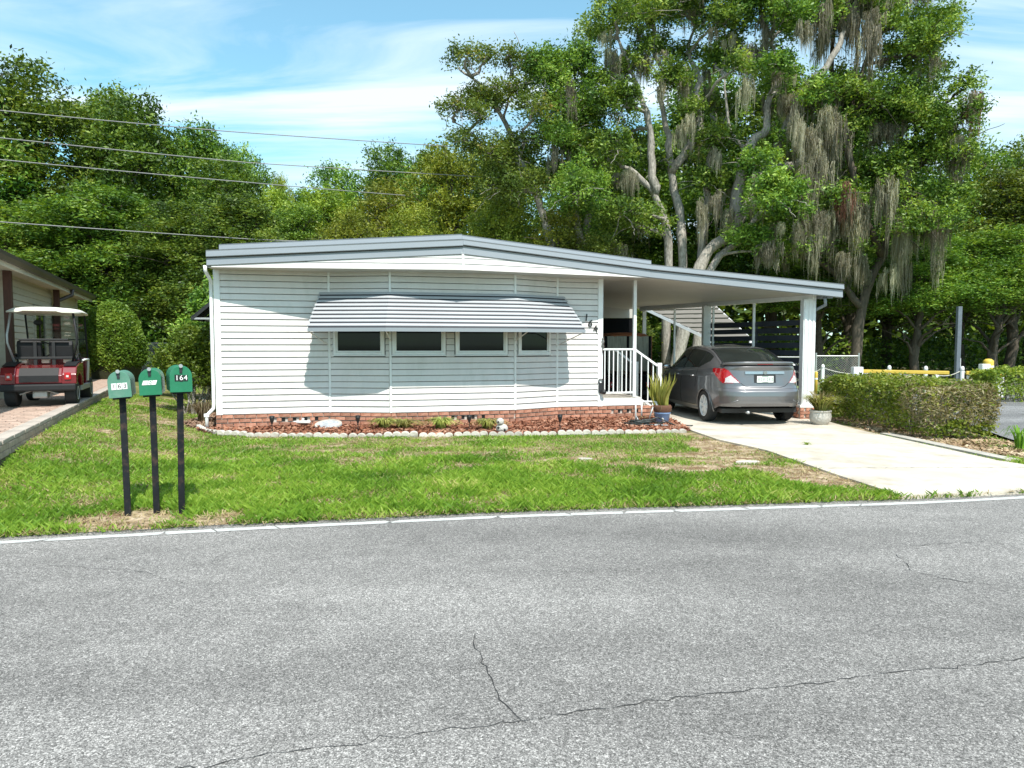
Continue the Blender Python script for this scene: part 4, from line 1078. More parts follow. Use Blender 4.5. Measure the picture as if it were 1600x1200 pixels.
arch = body_row & (ax_ > 0.5) & ((np.hypot(cy - AXR, cz - WR_ + 0.01) < 0.345) | (np.hypot(cy - AXF, cz - WR_ + 0.01) < 0.345))
cls[arch] = -1
# arc distance from the rear centre for the lamps
arc = np.where(cy < -1.95, ax_ + np.maximum(0, (cy + 2.12)) * 1.0, 0.85 + (cy + 2.0))
arc = ax_ + np.maximum(0, cy + 2.13)
lampR = body_row & (cy < -1.55) & inside(arc, cz, [(1.42, 1.065), (0.90, 1.06), (0.78, 1.03), (0.47, 0.80), (0.92, 0.785), (1.02, 0.83)])
lampC = body_row & (cy < -1.8) & inside(arc, cz, [(0.70, 0.94), (0.49, 0.805), (0.86, 0.80), (0.84, 0.88)])
cls[lampR] = 1; cls[lampC] = 2
head = body_row & (cy > 1.75) & inside(ax_, cz, [(0.45, 0.62), (0.9, 0.66), (0.9, 0.80), (0.5, 0.72)])
cls[head] = 2
low = body_row & (cz < 0.37) & (cy < -1.9) & (ax_ < 0.45)
cls[low] = 3
def part_from(V, F, sel, name, m, parent, push=0.0, smooth=True):
    Fs = F[sel]
    if len(Fs) == 0: return None
    u, inv = np.unique(Fs, return_inverse=True)
    W_ = V[u].copy()
    if push:
        W_[:, 0] *= 1 + push; W_[:, 1] *= 1 + push * 0.4
    return link(name, np_mesh(name, W_, inv.reshape(Fs.shape), m, smooth), parent)
body = part_from(V, F, cls == 0, 'body', M['car_paint'], car)
for side in (-1, 1):
    s_ = (np.sign(cx) == side)
    tl = part_from(V, F, (cls == 1) & s_ & (cy < 0), 'taillight', M['tail_red'], car, 0.004)
    part_from(V, F, (cls == 2) & s_ & (cy < 0), 'reverse_lens', M['tail_clear'], tl, 0.005)
    part_from(V, F, (cls == 2) & s_ & (cy > 0), 'headlight', M['tail_clear'], car, 0.003)
part_from(V, F, cls == 3, 'bumper_lower', M['black_plastic'], car)
def bx(y, z, push=0.0):
    """half width of the body side at (y, z)"""
    L = _ly_r(z) if y < 0 else _ly_f(z)
    return float(_w(z) * max(0.0, 1 - abs(y / L) ** 4.6) ** (1 / 4.6)) + push
def ry_(x, z, push=0.0):
    return -(float(_ly_r(z)) * max(0.0, 1 - abs(x / float(_w(z))) ** 4.6) ** (1 / 4.6) + push)
# underside
MB().box(-0.70, 0.70, -1.9, 2.0, 0.22, 0.30).build('underbody', M['black_plastic'], car)
# greenhouse
_zr = lambda y: np.interp(y, [-1.86, -1.66, -1.45, -1.2, -0.95, -0.7, -0.35, 0.0, 0.3, 0.52, 0.8, 1.1, 1.42], [1.14, 1.175, 1.255, 1.355, 1.43, 1.475, 1.505, 1.515, 1.505, 1.475, 1.345, 1.185, 1.00])
_wr = lambda y: np.interp(y, [-1.86, -1.5, -1.0, -0.4, 0.3, 0.9, 1.42], [0.68, 0.62, 0.575, 0.575, 0.57, 0.60, 0.66])
ys = np.linspace(-1.86, 1.42, 200); kk = np.hanning(9); kk /= kk.sum()
zr_s = np.convolve(np.pad(_zr(ys), 4, mode='edge'), kk, mode='valid')
rows = []
for y, zr in zip(ys, zr_s):
    zb = float(_zt(y)) - 0.012; wb = bx(y, min(zb, 1.1)) - 0.012; wr = float(_wr(y)); ze = max(zb + 0.001, zr - 0.055)
    side = []; n1 = 30
    for i in range(n1):
        t = i / n1
        side.append((wb + (wr - wb) * (t ** 1.22), zb + (ze - zb) * t))
    n2 = 26
    for i in range(n2 + 1):
        t = i / n2
        side.append((wr * math.cos(t * PI / 2) ** 0.75, ze + (max(zr, ze + .001) - ze) * math.sin(t * PI / 2) ** 0.8))
    rows.append(side)
S = np.array(rows)     # stations, points, (x,z)
ns, npn = S.shape[:2]
full = np.concatenate([np.stack([S[..., 0], np.repeat(ys[:, None], npn, 1), S[..., 1]], -1), np.stack([-S[:, ::-1, 0], np.repeat(ys[:, None], npn, 1), S[:, ::-1, 1]], -1)[:, 1:]], 1)
ncl = full.shape[1]; V2 = full.reshape(-1, 3)
i = np.arange(ns - 1)[:, None] * ncl + np.arange(ncl - 1)[None, :]
F2 = np.stack([i, i + 1, i + ncl + 1, i + ncl], -1).reshape(-1, 4)
C2_ = V2[F2].mean(1); col = (np.arange(len(F2)) % (ncl - 1)); col = np.minimum(col, ncl - 2 - col)
sidef = col < 30; ex, ey, ez = C2_.T; exa = np.abs(ex)
ztop_ = np.interp(ey, ys, zr_s); zbel = _zt(ey)
fr_ = (ez - zbel) / np.maximum(0.01, ztop_ - 0.055 - zbel)
cg = np.zeros(len(F2), int)
sg = sidef & (fr_ > 0.10) & (fr_ < 0.93)
front_w = sg & (ey > 0.10) & (ey < 0.94 - 0.0 * ez) & (ez < 1.56 - 0.62 * (ey - 0.30))
rear_w = sg & (ey < 0.02) & (ey > -0.80)
quart = sg & (ey < -0.84) & (ey > -1.22) & (ez > zbel + 0.03 + (-(ey + 0.84)) * 0.30)
cg[front_w] = 1; cg[rear_w] = 2; cg[quart] = 3
cg[sidef & (ey > 0.02) & (ey <= 0.10) & (fr_ > 0.08) & (fr_ < 0.93)] = 6
cg[sidef & (ey <= -0.80) & (ey >= -0.84) & (fr_ > 0.08) & (fr_ < 0.93)] = 6
cg[(~sidef) & (exa < np.interp(ey, ys, _wr(ys)) - 0.05) & (ey > -1.70) & (ey < -0.86)] = 4
cg[(~sidef) & (exa < np.interp(ey, ys, _wr(ys)) - 0.04) & (ey > 0.60) & (ey < 1.32)] = 5
part_from(V2, F2, cg == 0, 'roof', M['car_paint'], car)
for side in (-1, 1):
    s_ = np.sign(ex) == side
    part_from(V2, F2, (cg == 1) & s_, 'side_window', M['car_glass'], car); part_from(V2, F2, (cg == 2) & s_, 'side_window', M['car_glass'], car)
    part_from(V2, F2, (cg == 3) & s_, 'quarter_window', M['car_glass'], car); part_from(V2, F2, (cg == 6) & s_, 'window_pillar', M['black_plastic'], car)
part_from(V2, F2, cg == 4, 'rear_window', M['car_glass'], car); part_from(V2, F2, cg == 5, 'windshield', M['car_glass'], car)
# bright edge of the rear glass
def roofpt(y, fx):
    zr = float(np.interp(y, ys, zr_s)); wr = float(_wr(y)); t = math.acos(min(1, abs(fx) ** (1 / .75))) / (PI / 2)
    return (wr * fx, y, zr - 0.055 + 0.055 * math.sin(t * PI / 2) ** 0.8)
rs_ = [(-0.93, y) for y in np.linspace(-1.70, -0.90, 10)]
trim = MB().tube([tuple(Vector(roofpt(-0.865, f)) + Vector((0, 0, .006))) for f in np.linspace(-0.92, 0.92, 15)], 0.010, 6)
for s in (-1, 1):
    trim.tube([tuple(Vector(roofpt(y, s * 0.93)) + Vector((0, -.003, .004))) for y in np.linspace(-1.70, -0.87, 14)], 0.009, 6)
trim.build('rear_glass_seal', M['black_plastic'], car, smooth=True)
# lip spoiler with centre brake lamp
spo = MB(); vs = []
for x in np.linspace(-0.66, 0.66, 23):
    yb = ry_(x, 1.08); c = 1 - (abs(x) / 0.66) ** 6
    vs += [(x, yb - 0.045 * c, 1.155 + 0.030 * c), (x, yb + 0.03, 1.17 + 0.030 * c), (x, yb + 0.16, 1.135), (x, yb + 0.02, 1.12)]
n_ = 23
spo.add(vs, [(4 * i + u, 4 * i + (u + 1) % 4, 4 * i + 4 + (u + 1) % 4, 4 * i + 4 + u) for i in range(n_ - 1) for u in range(4)] + [(3, 2, 1, 0), (4 * n_ - 4, 4 * n_ - 3, 4 * n_ - 2, 4 * n_ - 1)])
sp_ = spo.build('spoiler', M['car_paint'], car, smooth=True)
def rear_strip(name, x0, x1, z0, z1, push, m, parent, back=0.02, n=14, smooth=False):
    mb = MB(); vs = []
    for x in np.linspace(x0, x1, n):
        yy0, yy1 = ry_(x, z0), ry_(x, z1)
        vs += [(x, yy0 - push, z0), (x, yy1 - push, z1), (x, yy1 + back, z1), (x, yy0 + back, z0)]
    mb.add(vs, [(4 * i + u, 4 * i + (u + 1) % 4, 4 * i + 4 + (u + 1) % 4, 4 * i + 4 + u) for i in range(n - 1) for u in range(4)] + [(3, 2, 1, 0), (4 * n - 4, 4 * n - 3, 4 * n - 2, 4 * n - 1)])
    return mb.build(name, m, parent, smooth=smooth)
rear_strip('brake_lamp', -0.14, 0.14, 1.140, 1.155, 0.048, M['tail_red'], sp_)
gar = rear_strip('chrome_garnish', -0.36, 0.36, 0.965, 1.012, 0.018, M['chrome'], car)
MB().lathe([(0.034, -0.006), (0.034, 0.006)], (0, ry_(0, 0.99) - 0.024, 0.99), 20, 'y').build('round_emblem', M['chrome'], gar)
MB().box(-0.038, 0.038, ry_(0, 0.99) - 0.033, ry_(0, 0.99) - 0.031, 0.984, 0.996).build('emblem_bar', M['chrome'], gar)
# plate recess and plate
rear_strip('plate_recess', -0.20, 0.20, 0.80, 0.955, 0.002, M['black_plastic'], car)
yp = ry_(0, 0.87) - 0.012
pl = MB().box(-0.152, 0.152, yp - 0.006, yp, 0.795, 0.950).build('licence_plate', M['plate'], car, bevel=0.003)
MB().box(-0.152, 0.152, yp - 0.009, yp - 0.0062, 0.930, 0.951).box(-0.152, 0.152, yp - 0.009, yp - 0.0062, 0.794, 0.806).build('plate_frame', M['black_plastic'], pl)
MB().box(-0.06, 0.06, yp - 0.008, yp - 0.0062, 0.914, 0.926).box(-0.05, 0.05, yp - 0.008, yp - 0.0062, 0.811, 0.820).build('plate_print', M['plate_green'], pl)
rg = random.Random(8)
for k in range(6):
    x = -0.125 + k * 0.045 + (0.018 if k > 2 else 0)
    g_ = MB().box(x - .004, x + .004, yp - .008, yp - .0062, 0.832, 0.90).box(x + .014, x + .022, yp - .008, yp - .0062, 0.832, 0.90).box(x + .0042, x + .0138, yp - .008, yp - .0062, 0.832 if k % 2 else 0.862, 0.841 if k % 2 else 0.871).box(x + .0042, x + .0138, yp - .008, yp - .0062, 0.891, 0.90)
    g_.build('plate_glyph', M['plate_green'], pl)
MB().sphere((0.0, yp - 0.002, 0.868), 0.016, 10, 8, (1, 0.3, 1)).build('plate_mark', mat('plate_orange', (0.5, 0.2, 0.03), 0.5), pl)
# seams (dark gaps laid on the surface)
def seam(pts, r=0.0045): return MB().tube(pts, r, 5)
sm = MB()
for s in (-1, 1):
    sm.tube([(s * x, ry_(x, z, 0.001), z) for x, z in ((0.44, 0.795), (0.36, 0.735), (0.28, 0.715))] , 0.005, 5)
    for y0 in (0.06, 1.02, -0.86):
        zs_ = np.linspace(0.30, float(_zt(y0)) - 0.01, 14) if y0 > -0.5 else np.linspace(0.66, 1.02, 8)
        sm.tube([(s * bx(y0 + (0.10 * (1 - z) if y0 < -0.5 else 0), z, 0.001), y0 + (0.10 * (1 - z) if y0 < -0.5 else 0), z) for z in zs_], 0.0045, 5)
    sm.tube([(s * bx(y, 0.30, 0.001), y, 0.30) for y in np.linspace(-0.78, 1.02, 16)], 0.004, 5)
sm.tube([(x, ry_(x, 0.715, 0.001), 0.715) for x in np.linspace(-0.28, 0.28, 12)], 0.005, 5)
sm.tube([(x, ry_(x, 0.690, 0.001), 0.690) for x in np.linspace(-0.80, 0.80, 30)], 0.003, 5)
sm.build('panel_gap', M['black_plastic'], car)
# lower valance crease
rear_strip('bumper_crease', -0.5, 0.5, 0.475, 0.487, 0.007, M['car_paint'], car, back=0.01)
for s in (-1, 1):
    MB().tube([(s * 0.50, ry_(0.5, 0.48) - .003, 0.48), (s * 0.60, ry_(0.6, 0.43) - 0.003, 0.43), (s * 0.70, ry_(0.70, 0.36) - 0.002, 0.36)], 0.008, 6).build('bumper_crease', M['car_paint'], car, smooth=True)
    # door handles, mirror
    for y0 in (-0.62, 0.32):
        MB().tube([(s * bx(y0 - .09, 0.87, 0.004), y0 - .09, 0.88), (s * bx(y0 - .06, 0.87, 0.03), y0 - .06, 0.883), (s * bx(y0 + .06, 0.87, 0.03), y0 + .06, 0.875), (s * bx(y0 + .09, 0.87, 0.004), y0 + .09, 0.872)], 0.012, 8).build('door_handle', M['chrome'], car, smooth=True)
    mi = MB().sphere((s * 0.94, 0.80, 1.03), 0.09, 14, 10, (1.1, 0.7, 0.75)).build('mirror', M['car_paint'], car, smooth=True)
    MB().sphere((s * 0.94, 0.765, 1.03), 0.078, 12, 8, (1.1, 0.5, 0.75)).build('mirror_glass', M['chrome'], mi, smooth=True)
    MB().beam((s * 0.80, 0.84, 0.99), (s * 0.90, 0.82, 1.01), 0.05, 0.04).build('mirror_arm', M['black_plastic'], mi)
    for ya in (AXR, AXF):
        # arch lip and inner well
        pts = []
        for a in np.linspace(-0.22, PI + 0.22, 26):
            y_, z_ = ya + 0.345 * math.cos(a), WR_ - 0.01 + 0.345 * math.sin(a)
            pts.append((s * (bx(y_, max(z_, 0.23)) - 0.004), y_, z_))
        MB().tube(pts, 0.016, 6, cap=False).build('arch_lip', M['car_paint'], car, smooth=True)
        w_ = MB(); vs = []; arr = np.linspace(-0.15, PI + 0.15, 20)
        for a in arr:
            y_, z_ = ya + 0.35 * math.cos(a), WR_ - 0.01 + 0.35 * math.sin(a)
            vs += [(s * 0.84 * 0.985, y_, z_), (s * 0.50, y_, z_)]
        w_.add(vs, [(2 * i, 2 * i + 1, 2 * i + 3, 2 * i + 2) for i in range(19)] + [tuple(2 * i + 1 for i in range(20))])
        w_.build('wheel_well', M['black_plastic'], car)
        wh = MB().lathe([(0.20, -0.085), (0.292, -0.095), (0.309, -0.075), (0.312, -0.03), (0.312, 0.03), (0.309, 0.075), (0.292, 0.095), (0.20, 0.085)], (0, 0, 0), 40, 'x', False).build('wheel', M['rubber'], car, smooth=True, sharp=40)
        wh.location = (s * 0.735, ya, WR_)
        rim = MB().lathe([(0.12, 0.02), (0.19, 0.03), (0.195, 0.085), (0.205, 0.093), (0.212, 0.090), (0.212, 0.02)], (0, 0, 0), 36, 'x', False).build('rim', M['alloy'], wh, smooth=True, sharp=30)
        MB().lathe([(0.19, 0.0), (0.19, 0.02)], (0, 0, 0), 24, 'x').build('brake_drum', M['black_plastic'], wh)
        spk = []
        for k in range(8):
            a0 = 2 * PI * k / 8
            mb = MB(Matrix.Rotation(a0, 4, 'X'))
            mb.add([(0.07, -0.030, 0.03), (0.07, 0.030, 0.03), (0.075, 0.052, 0.20), (0.075, -0.012, 0.20), (0.04, -0.030, 0.03), (0.04, 0.030, 0.03), (0.05, 0.052, 0.20), (0.05, -0.012, 0.20)],
                   [(0, 1, 2, 3), (7, 6, 5, 4), (0, 4, 5, 1), (1, 5, 6, 2), (2, 6, 7, 3), (3, 7, 4, 0)])
            mb.build('spoke', M['alloy'], wh, bevel=0.004)
        MB().lathe([(0.001, 0.088), (0.035, 0.085), (0.045, 0.07), (0.05, 0.04)], (0, 0, 0), 20, 'x', False).build('hub_cap', M['alloy'], wh, smooth=True)
        if s < 0: wh.rotation_euler = (0, 0, PI)
MB().tube([(-0.30, -2.02, 0.25), (-0.30, -2.15, 0.245)], 0.028, 12).build('exhaust_tip', M['galv'], car, smooth=True)
MB().tube([(-0.42, -0.75, 1.49), (-0.42, -0.86, 1.56)], 0.004, 6).build('antenna', M['black_plastic'], car)
# seats seen as shapes through the dark glass are left to the tint

# ================================================================== GOLF CARTS
M['cart_red'] = mat('red_cart_paint', (0.15, 0.005, 0.010), 0.25, var=0.2, scale=5, coat=0.8)
M['cart_cream'] = mat('cream_vinyl', (0.60, 0.54, 0.44), 0.5, var=0.1)
M['cart_black'] = mat('black_vinyl', (0.007, 0.0075, 0.009), 0.65, var=0.25, scale=8)
M['cart_roof_w'] = mat('cream_white_roof', (0.80, 0.78, 0.68), 0.4, var=0.04)
M['cart_roof_b'] = mat('brown_canvas', (0.30, 0.10, 0.04), 0.75, var=0.2, scale=6)
M['vinyl_clear'] = mat('cloudy_vinyl_panel', (0.17, 0.165, 0.13), 0.25, var=0.4, scale=5, stretch=(4, 4, 0.6))
def golf_cart(loc, rz, label, red=True, enclosed=False):
    t = thing('golf_cart', loc, label, 'golf cart', rz=rz)
    P = M['cart_red'] if red else M['dark_room']; K = M['cart_black']
    # chassis and floor
    MB().box(-0.52, 0.52, -0.95, 1.05, 0.24, 0.34).build('chassis', M['black_plastic'], t, bevel=0.01)
    # rear body: lofted, sloping down to the rear
    rb = MB(); prof = [(-1.12, 0.42), (-1.12, 0.60), (-1.02, 0.74), (-0.70, 0.80), (-0.28, 0.82), (-0.28, 0.36), (-0.42, 0.36), (-0.50, 0.56), (-0.70, 0.64), (-0.90, 0.56), (-0.98, 0.42)]
    for s in (-1, 1):
        q = MB(); q.prism(prof, s * 0.24, 'x', s * 0.36); q.build('rear_fender', P, t, smooth=False, bevel=0.02)
    MB().prism([(-1.10, 0.44), (-1.10, 0.58), (-1.0, 0.72), (-0.66, 0.77), (-0.28, 0.78), (-0.28, 0.44)], 0.72, 'x', -0.36).build('rear_cowl', P, t, bevel=0.01)
    MB().prism([(-1.115, 0.47), (-1.115, 0.585), (-1.02, 0.725), (-1.00, 0.725), (-1.09, 0.58), (-1.09, 0.47)], 0.62, 'x', -0.31).build('rear_panel', K, t)
    for s in (-1, 1):
        MB().prism([(-1.00, 0.752), (-0.70, 0.812), (-0.42, 0.828), (-0.42, 0.84), (-0.70, 0.83), (-1.02, 0.765)], s * 0.20, 'x', s * 0.38).build('fender_cap', K, t, bevel=0.004)
        MB().box(s * 0.46 - 0.055, s * 0.46 + 0.055, -1.145, -1.10, 0.50, 0.64).build('taillight', M['tail_red'], t, bevel=0.02)
        MB().box(s * 0.46 - 0.02, s * 0.46 + 0.02, -1.152, -1.147, 0.55, 0.59).build('tail_lens', M['tail_clear'], t)
    bp = MB().box(-0.60, 0.60, -1.22, -1.10, 0.30, 0.43).build('bumper', K, t, bevel=0.03)
    MB().tube([(-0.30, -1.10, 0.24), (-0.12, -1.16, 0.31), (0.12, -1.16, 0.31), (0.30, -1.10, 0.24)], 0.014, 8).build('hitch_bar', M['galv'], t)
    MB().box(-0.12, 0.12, -1.06, -0.80, 0.16, 0.30).build('axle_case', M['galv'], t, bevel=0.03)
    # front cowl
    MB().prism([(0.62, 0.34), (0.62, 0.88), (0.74, 0.90), (1.10, 0.66), (1.18, 0.52), (1.16, 0.34)], 1.08, 'x', -0.54).build('front_cowl', P, t, bevel=0.03)
    # side rocker panels
    for s in (-1, 1):
        MB().box(s * 0.54 - 0.04, s * 0.54 + 0.04, -0.38, 0.66, 0.26, 0.36).build('rocker', M['galv'], t, bevel=0.01)
    # seats
    MB().box(-0.50, 0.50, -0.34, 0.16, 0.62, 0.76).build('seat', M['cart_cream'], t, bevel=0.04)
    MB().box(-0.44, 0.44, -0.30, 0.12, 0.34, 0.62).build('seat_box', P, t, bevel=0.01)
    for k in (-1, 0, 1):
        MB().box(k * 0.36 - 0.07, k * 0.36 + 0.07, -0.48, -0.36, 0.80, 0.90).build('seat_pad', M['cart_cream'], t, bevel=0.03)
    for s in (-1, 1):
        MB().prism([(-0.46, 0.90), (-0.50, 1.16), (-0.46, 1.24), (-0.38, 1.24), (-0.34, 1.16), (-0.34, 0.92)], s * 0.40, 'x', s * 0.06).build('backrest', M['cart_black'], t, bevel=0.035)
        MB().box(s * 0.15 - .03, s * 0.15 + .03, -0.55, -0.49, 0.74, 1.22).build('backrest_post', M['black_plastic'], t, bevel=0.01)
        MB().tube([(s * 0.50, -0.50, 0.80), (s * 0.53, -0.46, 0.96), (s * 0.53, -0.20, 0.98), (s * 0.53, -0.05, 0.80)], 0.02, 8).build('armrest', K, t, smooth=True)
    MB().box(-0.52, 0.52, -0.56, -0.50, 0.88, 0.93).build('back_bar', M['black_plastic'], t, bevel=0.01)
    MB().box(-0.40, 0.40, -0.57, -0.52, 1.24, 1.28).build('top_bar', M['black_plastic'], t, bevel=0.01)
    # struts and roof
    for s in (-1, 1):
        MB().tube([(s * 0.46, -0.60, 0.80), (s * 0.56, -0.66, 1.20), (s * 0.56, -0.66, 1.35), (s * 0.50, -0.60, 1.80)], 0.020, 8).build('rear_strut', M['galv'] if s < 0 else K, t, smooth=True)
        MB().tube([(s * 0.52, 0.95, 0.72), (s * 0.52, 0.62, 1.80)], 0.018, 8).build('front_strut', K, t)
    MB().tube([(-0.52, 0.78, 1.27), (0.52, 0.78, 1.27)], 0.012, 6).build('windshield_bar', K, t)
    MB().add([(-0.5, 0.94, 0.78), (0.5, 0.94, 0.78), (0.5, 0.635, 1.76), (-0.5, 0.635, 1.76), (-0.5, 0.948, 0.78), (0.5, 0.948, 0.78), (0.5, 0.643, 1.76), (-0.5, 0.643, 1.76)],
             [(0, 1, 2, 3), (7, 6, 5, 4), (0, 4, 5, 1), (1, 5, 6, 2), (2, 6, 7, 3), (3, 7, 4, 0)]).build('windshield', M_clear, t)
    MB().lathe([(0.001, 0)], (0, 0, 0), 4) if False else None
    a = []
    for k in range(25):
        an = 2 * PI * k / 24; a.append((-0.22 + 0.17 * math.cos(an), 0.52 + 0.06 * math.sin(an), 1.06 + 0.15 * math.sin(an)))
    MB().tube(a, 0.014, 6).build('steering_wheel', M['black_plastic'], t, smooth=True)
    MB().tube([(-0.22, 0.52, 1.06), (-0.22, 0.75, 0.75)], 0.02, 8).build('steering_column', M['black_plastic'], t)
    rf = MB(); vs = []; NX, NY = 15, 17
    for j in range(NY):
        for i in range(NX):
            u, v = -1 + 2 * i / (NX - 1), -1 + 2 * j / (NY - 1)
            ee = (abs(u) ** 4 + abs(v) ** 4) ** 0.25; k = min(1, 1 / max(ee, 1e-6) * max(abs(u), abs(v))) if ee > 0 else 1
            z = 1.90 - 0.035 * u * u - 0.02 * v * v - 0.055 * max(abs(u), abs(v)) ** 12
            vs.append((0.62 * u * k, 0.02 + 0.86 * v * k, z))
    fs = [(j * NX + i, j * NX + i + 1, (j + 1) * NX + i + 1, (j + 1) * NX + i) for j in range(NY - 1) for i in range(NX - 1)]
    rf.add(vs, fs)
    o_ = len(vs); rf.add([(x, y, 1.775 if abs(x) < 0.6 and abs(y - .02) < .84 else 1.80) for x, y, z in vs], [tuple(reversed(f)) for f in fs])
    rim_ = [i for i in range(NX)] + [j * NX + NX - 1 for j in range(1, NY)] + [(NY - 1) * NX + i for i in range(NX - 2, -1, -1)] + [j * NX for j in range(NY - 2, 0, -1)]
    for q in range(len(rim_)):
        a_, b_ = rim_[q], rim_[(q + 1) % len(rim_)]; rf.f.append((a_, a_ + o_, b_ + o_, b_))
    rf.build('canopy', M['cart_roof_b'] if enclosed else M['cart_roof_w'], t, smooth=True, sharp=50)
    # wheels
    for s in (-1, 1):
        for ya in (-0.78, 0.86):
            wh = MB().lathe([(0.12, -0.09), (0.205, -0.10), (0.228, -0.08), (0.232, 0.0), (0.228, 0.08), (0.205, 0.10), (0.12, 0.09)], (0, 0, 0), 28, 'x').build('wheel', M['rubber'], t, smooth=True, sharp=45)
            wh.location = (s * 0.475, ya, 0.232)
            MB().lathe([(0.001, s * 0.085), (0.05, s * 0.09), (0.06, s * 0.07), (0.11, s * 0.075), (0.125, s * 0.101), (0.132, s * 0.098)], (0, 0, 0), 20, 'x', False).build('hubcap', M['alloy'], wh, smooth=True)
    # mirror, grab frame at the right
    MB().tube([(0.56, -0.15, 0.84), (0.60, -0.10, 0.86), (0.61, 0.30, 0.86), (0.60, 0.36, 0.80), (0.58, 0.36, 0.42)], 0.022, 8).build('grab_frame', M['trim_white'], t, smooth=True)
    MB().sphere((-0.30, 0.60, 1.62), 0.075, 12, 8, (1.1, 0.3, 0.75)).build('mirror', M['black_plastic'], t, smooth=True)
    if enclosed:
        for s in (-1, 1):
            MB().box(s * 0.60 - .006, s * 0.60 + .006, -0.80, 0.80, 0.75, 1.79).build('vinyl_panel', M['vinyl_clear'], t)
            for y in (-0.8, -0.1, 0.8): MB().box(s * 0.612 - .006, s * 0.612 + .006, y - .03, y + .03, 0.74, 1.79).build('zip_strip', M['cart_roof_b'], t)
        MB().box(-0.59, 0.59, -0.812, -0.80, 0.90, 1.79).build('vinyl_panel', M['vinyl_clear'], t)
        for x in (-0.56, 0.0, 0.56): MB().box(x - .03, x + .03, -0.822, -0.814, 0.88, 1.79).build('zip_strip', M['dark_room'], t)
    return t
M_clear = None
def clear_mat():
    m, n, l, p = _new('clear_plastic')
    p.inputs['Base Color'].default_value = (0.85, 0.9, 0.88, 1); p.inputs['Roughness'].default_value = 0.03
    tr = n.new('ShaderNodeBsdfTransparent'); gl = n.new('ShaderNodeBsdfGlossy'); gl.inputs['Roughness'].default_value = 0.02
    tr.inputs['Color'].default_value = (0.82, 0.86, 0.84, 1)
    mx = n.new('ShaderNodeMixShader'); mx.inputs[0].default_value = 0.1
    l.new(tr.outputs[0], mx.inputs[1]); l.new(gl.outputs[0], mx.inputs[2]); l.new(mx.outputs[0], n['Material Output'].inputs['Surface'])
    return m
M_clear = clear_mat()
golf_cart((-9.27, 13.72, 0.455), R(24), 'red golf cart with cream roof and black seats on the raised brick pavers')
golf_cart((2.95, 18.3, 0.05), R(1), 'dark golf cart with brown canopy and cloudy side panels behind the porch rail', red=False, enclosed=True)
# ================================================================== LEFT NEIGHBOUR: pavers, house
RD = Vector((-0.417, 0.909, 0)); RN = Vector((0.909, 0.417, 0)); RO = Vector((-6.1, 8.2, 0))   # edge of the raised drive
PT = Matrix.Translation(RO) @ Matrix.Rotation(math.atan2(RD.y, RD.x) - PI / 2, 4, 'Z')       # local: y along the edge, x to the lawn side
prot = math.atan2(RD.y, RD.x) - PI / 2
PZ = 0.45
drive2 = bpy.data.objects.new('paver_drive', None); COL.objects.link(drive2); drive2.location = RO; drive2.rotation_euler = (0, 0, prot); drive2['kind'] = 'structure'
PI_ = PT.inverted()
_jb = [PI_ @ Vector((a, b, 0)) for a, b in ((-5.45, 6.75), (-6.4, 5.6), (-9.5, 4.6), (-16, 3.0), (-26, 1.0), (-34, 16.0), (-17.0, 31.8))]
MB().prism([(-0.02 if i in (0, 6) else q.x, q.y) for i, q in enumerate(_jb)], PZ - 0.03, 'z', 0.0).build('joint_bed', M['paver_joint'], drive2)
pv = MB().cbox((0, 0, 0), (0.232, 0.112, 0.05)).mesh('paver', M['paver'], bevel=0.006)
rg = random.Random(9); npv = 0; far = MB()
y = -1.6; r = 0
while y < 17:
    x = -0.32 - (0.12 if r % 2 else 0.0)
    while x > -7:
        wx = RO.x + RN.x * x + RD.x * y; wy = RO.y + RN.y * x + RD.y * y
        if wx > -0.80 * wy - 0.6 and wy > 6.0:
            if wy < 13.6 and npv < 290:
                o = link('paver', pv, drive2); o.location = (x, y, PZ - 0.025 + rg.uniform(-0.003, 0.003)); o.rotation_euler = (rg.uniform(-.012, .012), rg.uniform(-.012, .012), rg.uniform(-.02, .02)); npv += 1
            else:
                far.cbox((x, y, PZ - 0.025 + rg.uniform(-0.002, 0.002)), (0.228, 0.110, 0.05))
        x -= 0.24
    y += 0.12; r += 1
far.build('far_pavers', M['paver'], drive2)['kind'] = 'stuff'
cop = MB().cbox((0, 0, 0), (0.19, 0.28, 0.055)).mesh('coping_stone', mat('coping_concrete', (0.40, 0.35, 0.30), 0.9, var=0.2, scale=9, bump=0.5, bscale=40, objrand=0.12), bevel=0.01)
m_rw = mat('tan_wall_block', (0.36, 0.29, 0.23), 0.9, var=0.2, scale=9, bump=0.5, bscale=40, objrand=0.12)
wb_me = MB().cbox((0, 0, 0), (0.16, 0.285, 0.075)).mesh('wall_block', m_rw, bevel=0.008)
y = -1.6; k = 0
while y < 13:
    o = link('coping_stone', cop, drive2); o.location = (-0.085 + rg.uniform(-.005, .005), y, PZ + 0.012); o.rotation_euler = (0, 0, rg.uniform(-.02, .02))
    for c in range(2):
        o = link('wall_block', wb_me, drive2); o.location = (-0.075 + rg.uniform(-.004, .004), y + (0.14 if c else 0), PZ - 0.058 - c * 0.08); 
    y += 0.295
# house
nh = thing('neighbour_house', (-9.9, 12.0, PZ), 'cream lap-sided neighbour house with brown gutter and porch at the left edge', 'house', rz=prot)
NT = Matrix.Rotation(-prot, 4, 'Z') @ Matrix.Translation((9.9, -12.0, -PZ))
# local frame of the house: y along the drive direction, x towards the lawn; the eave runs at local x = EX
ev0 = NT @ Vector((-9.2, 12.2, 0)); EX = ev0.x
EZ = 3.15 - PZ
Y0, Y1 = -5.0, 12.4
WX = EX - 0.42
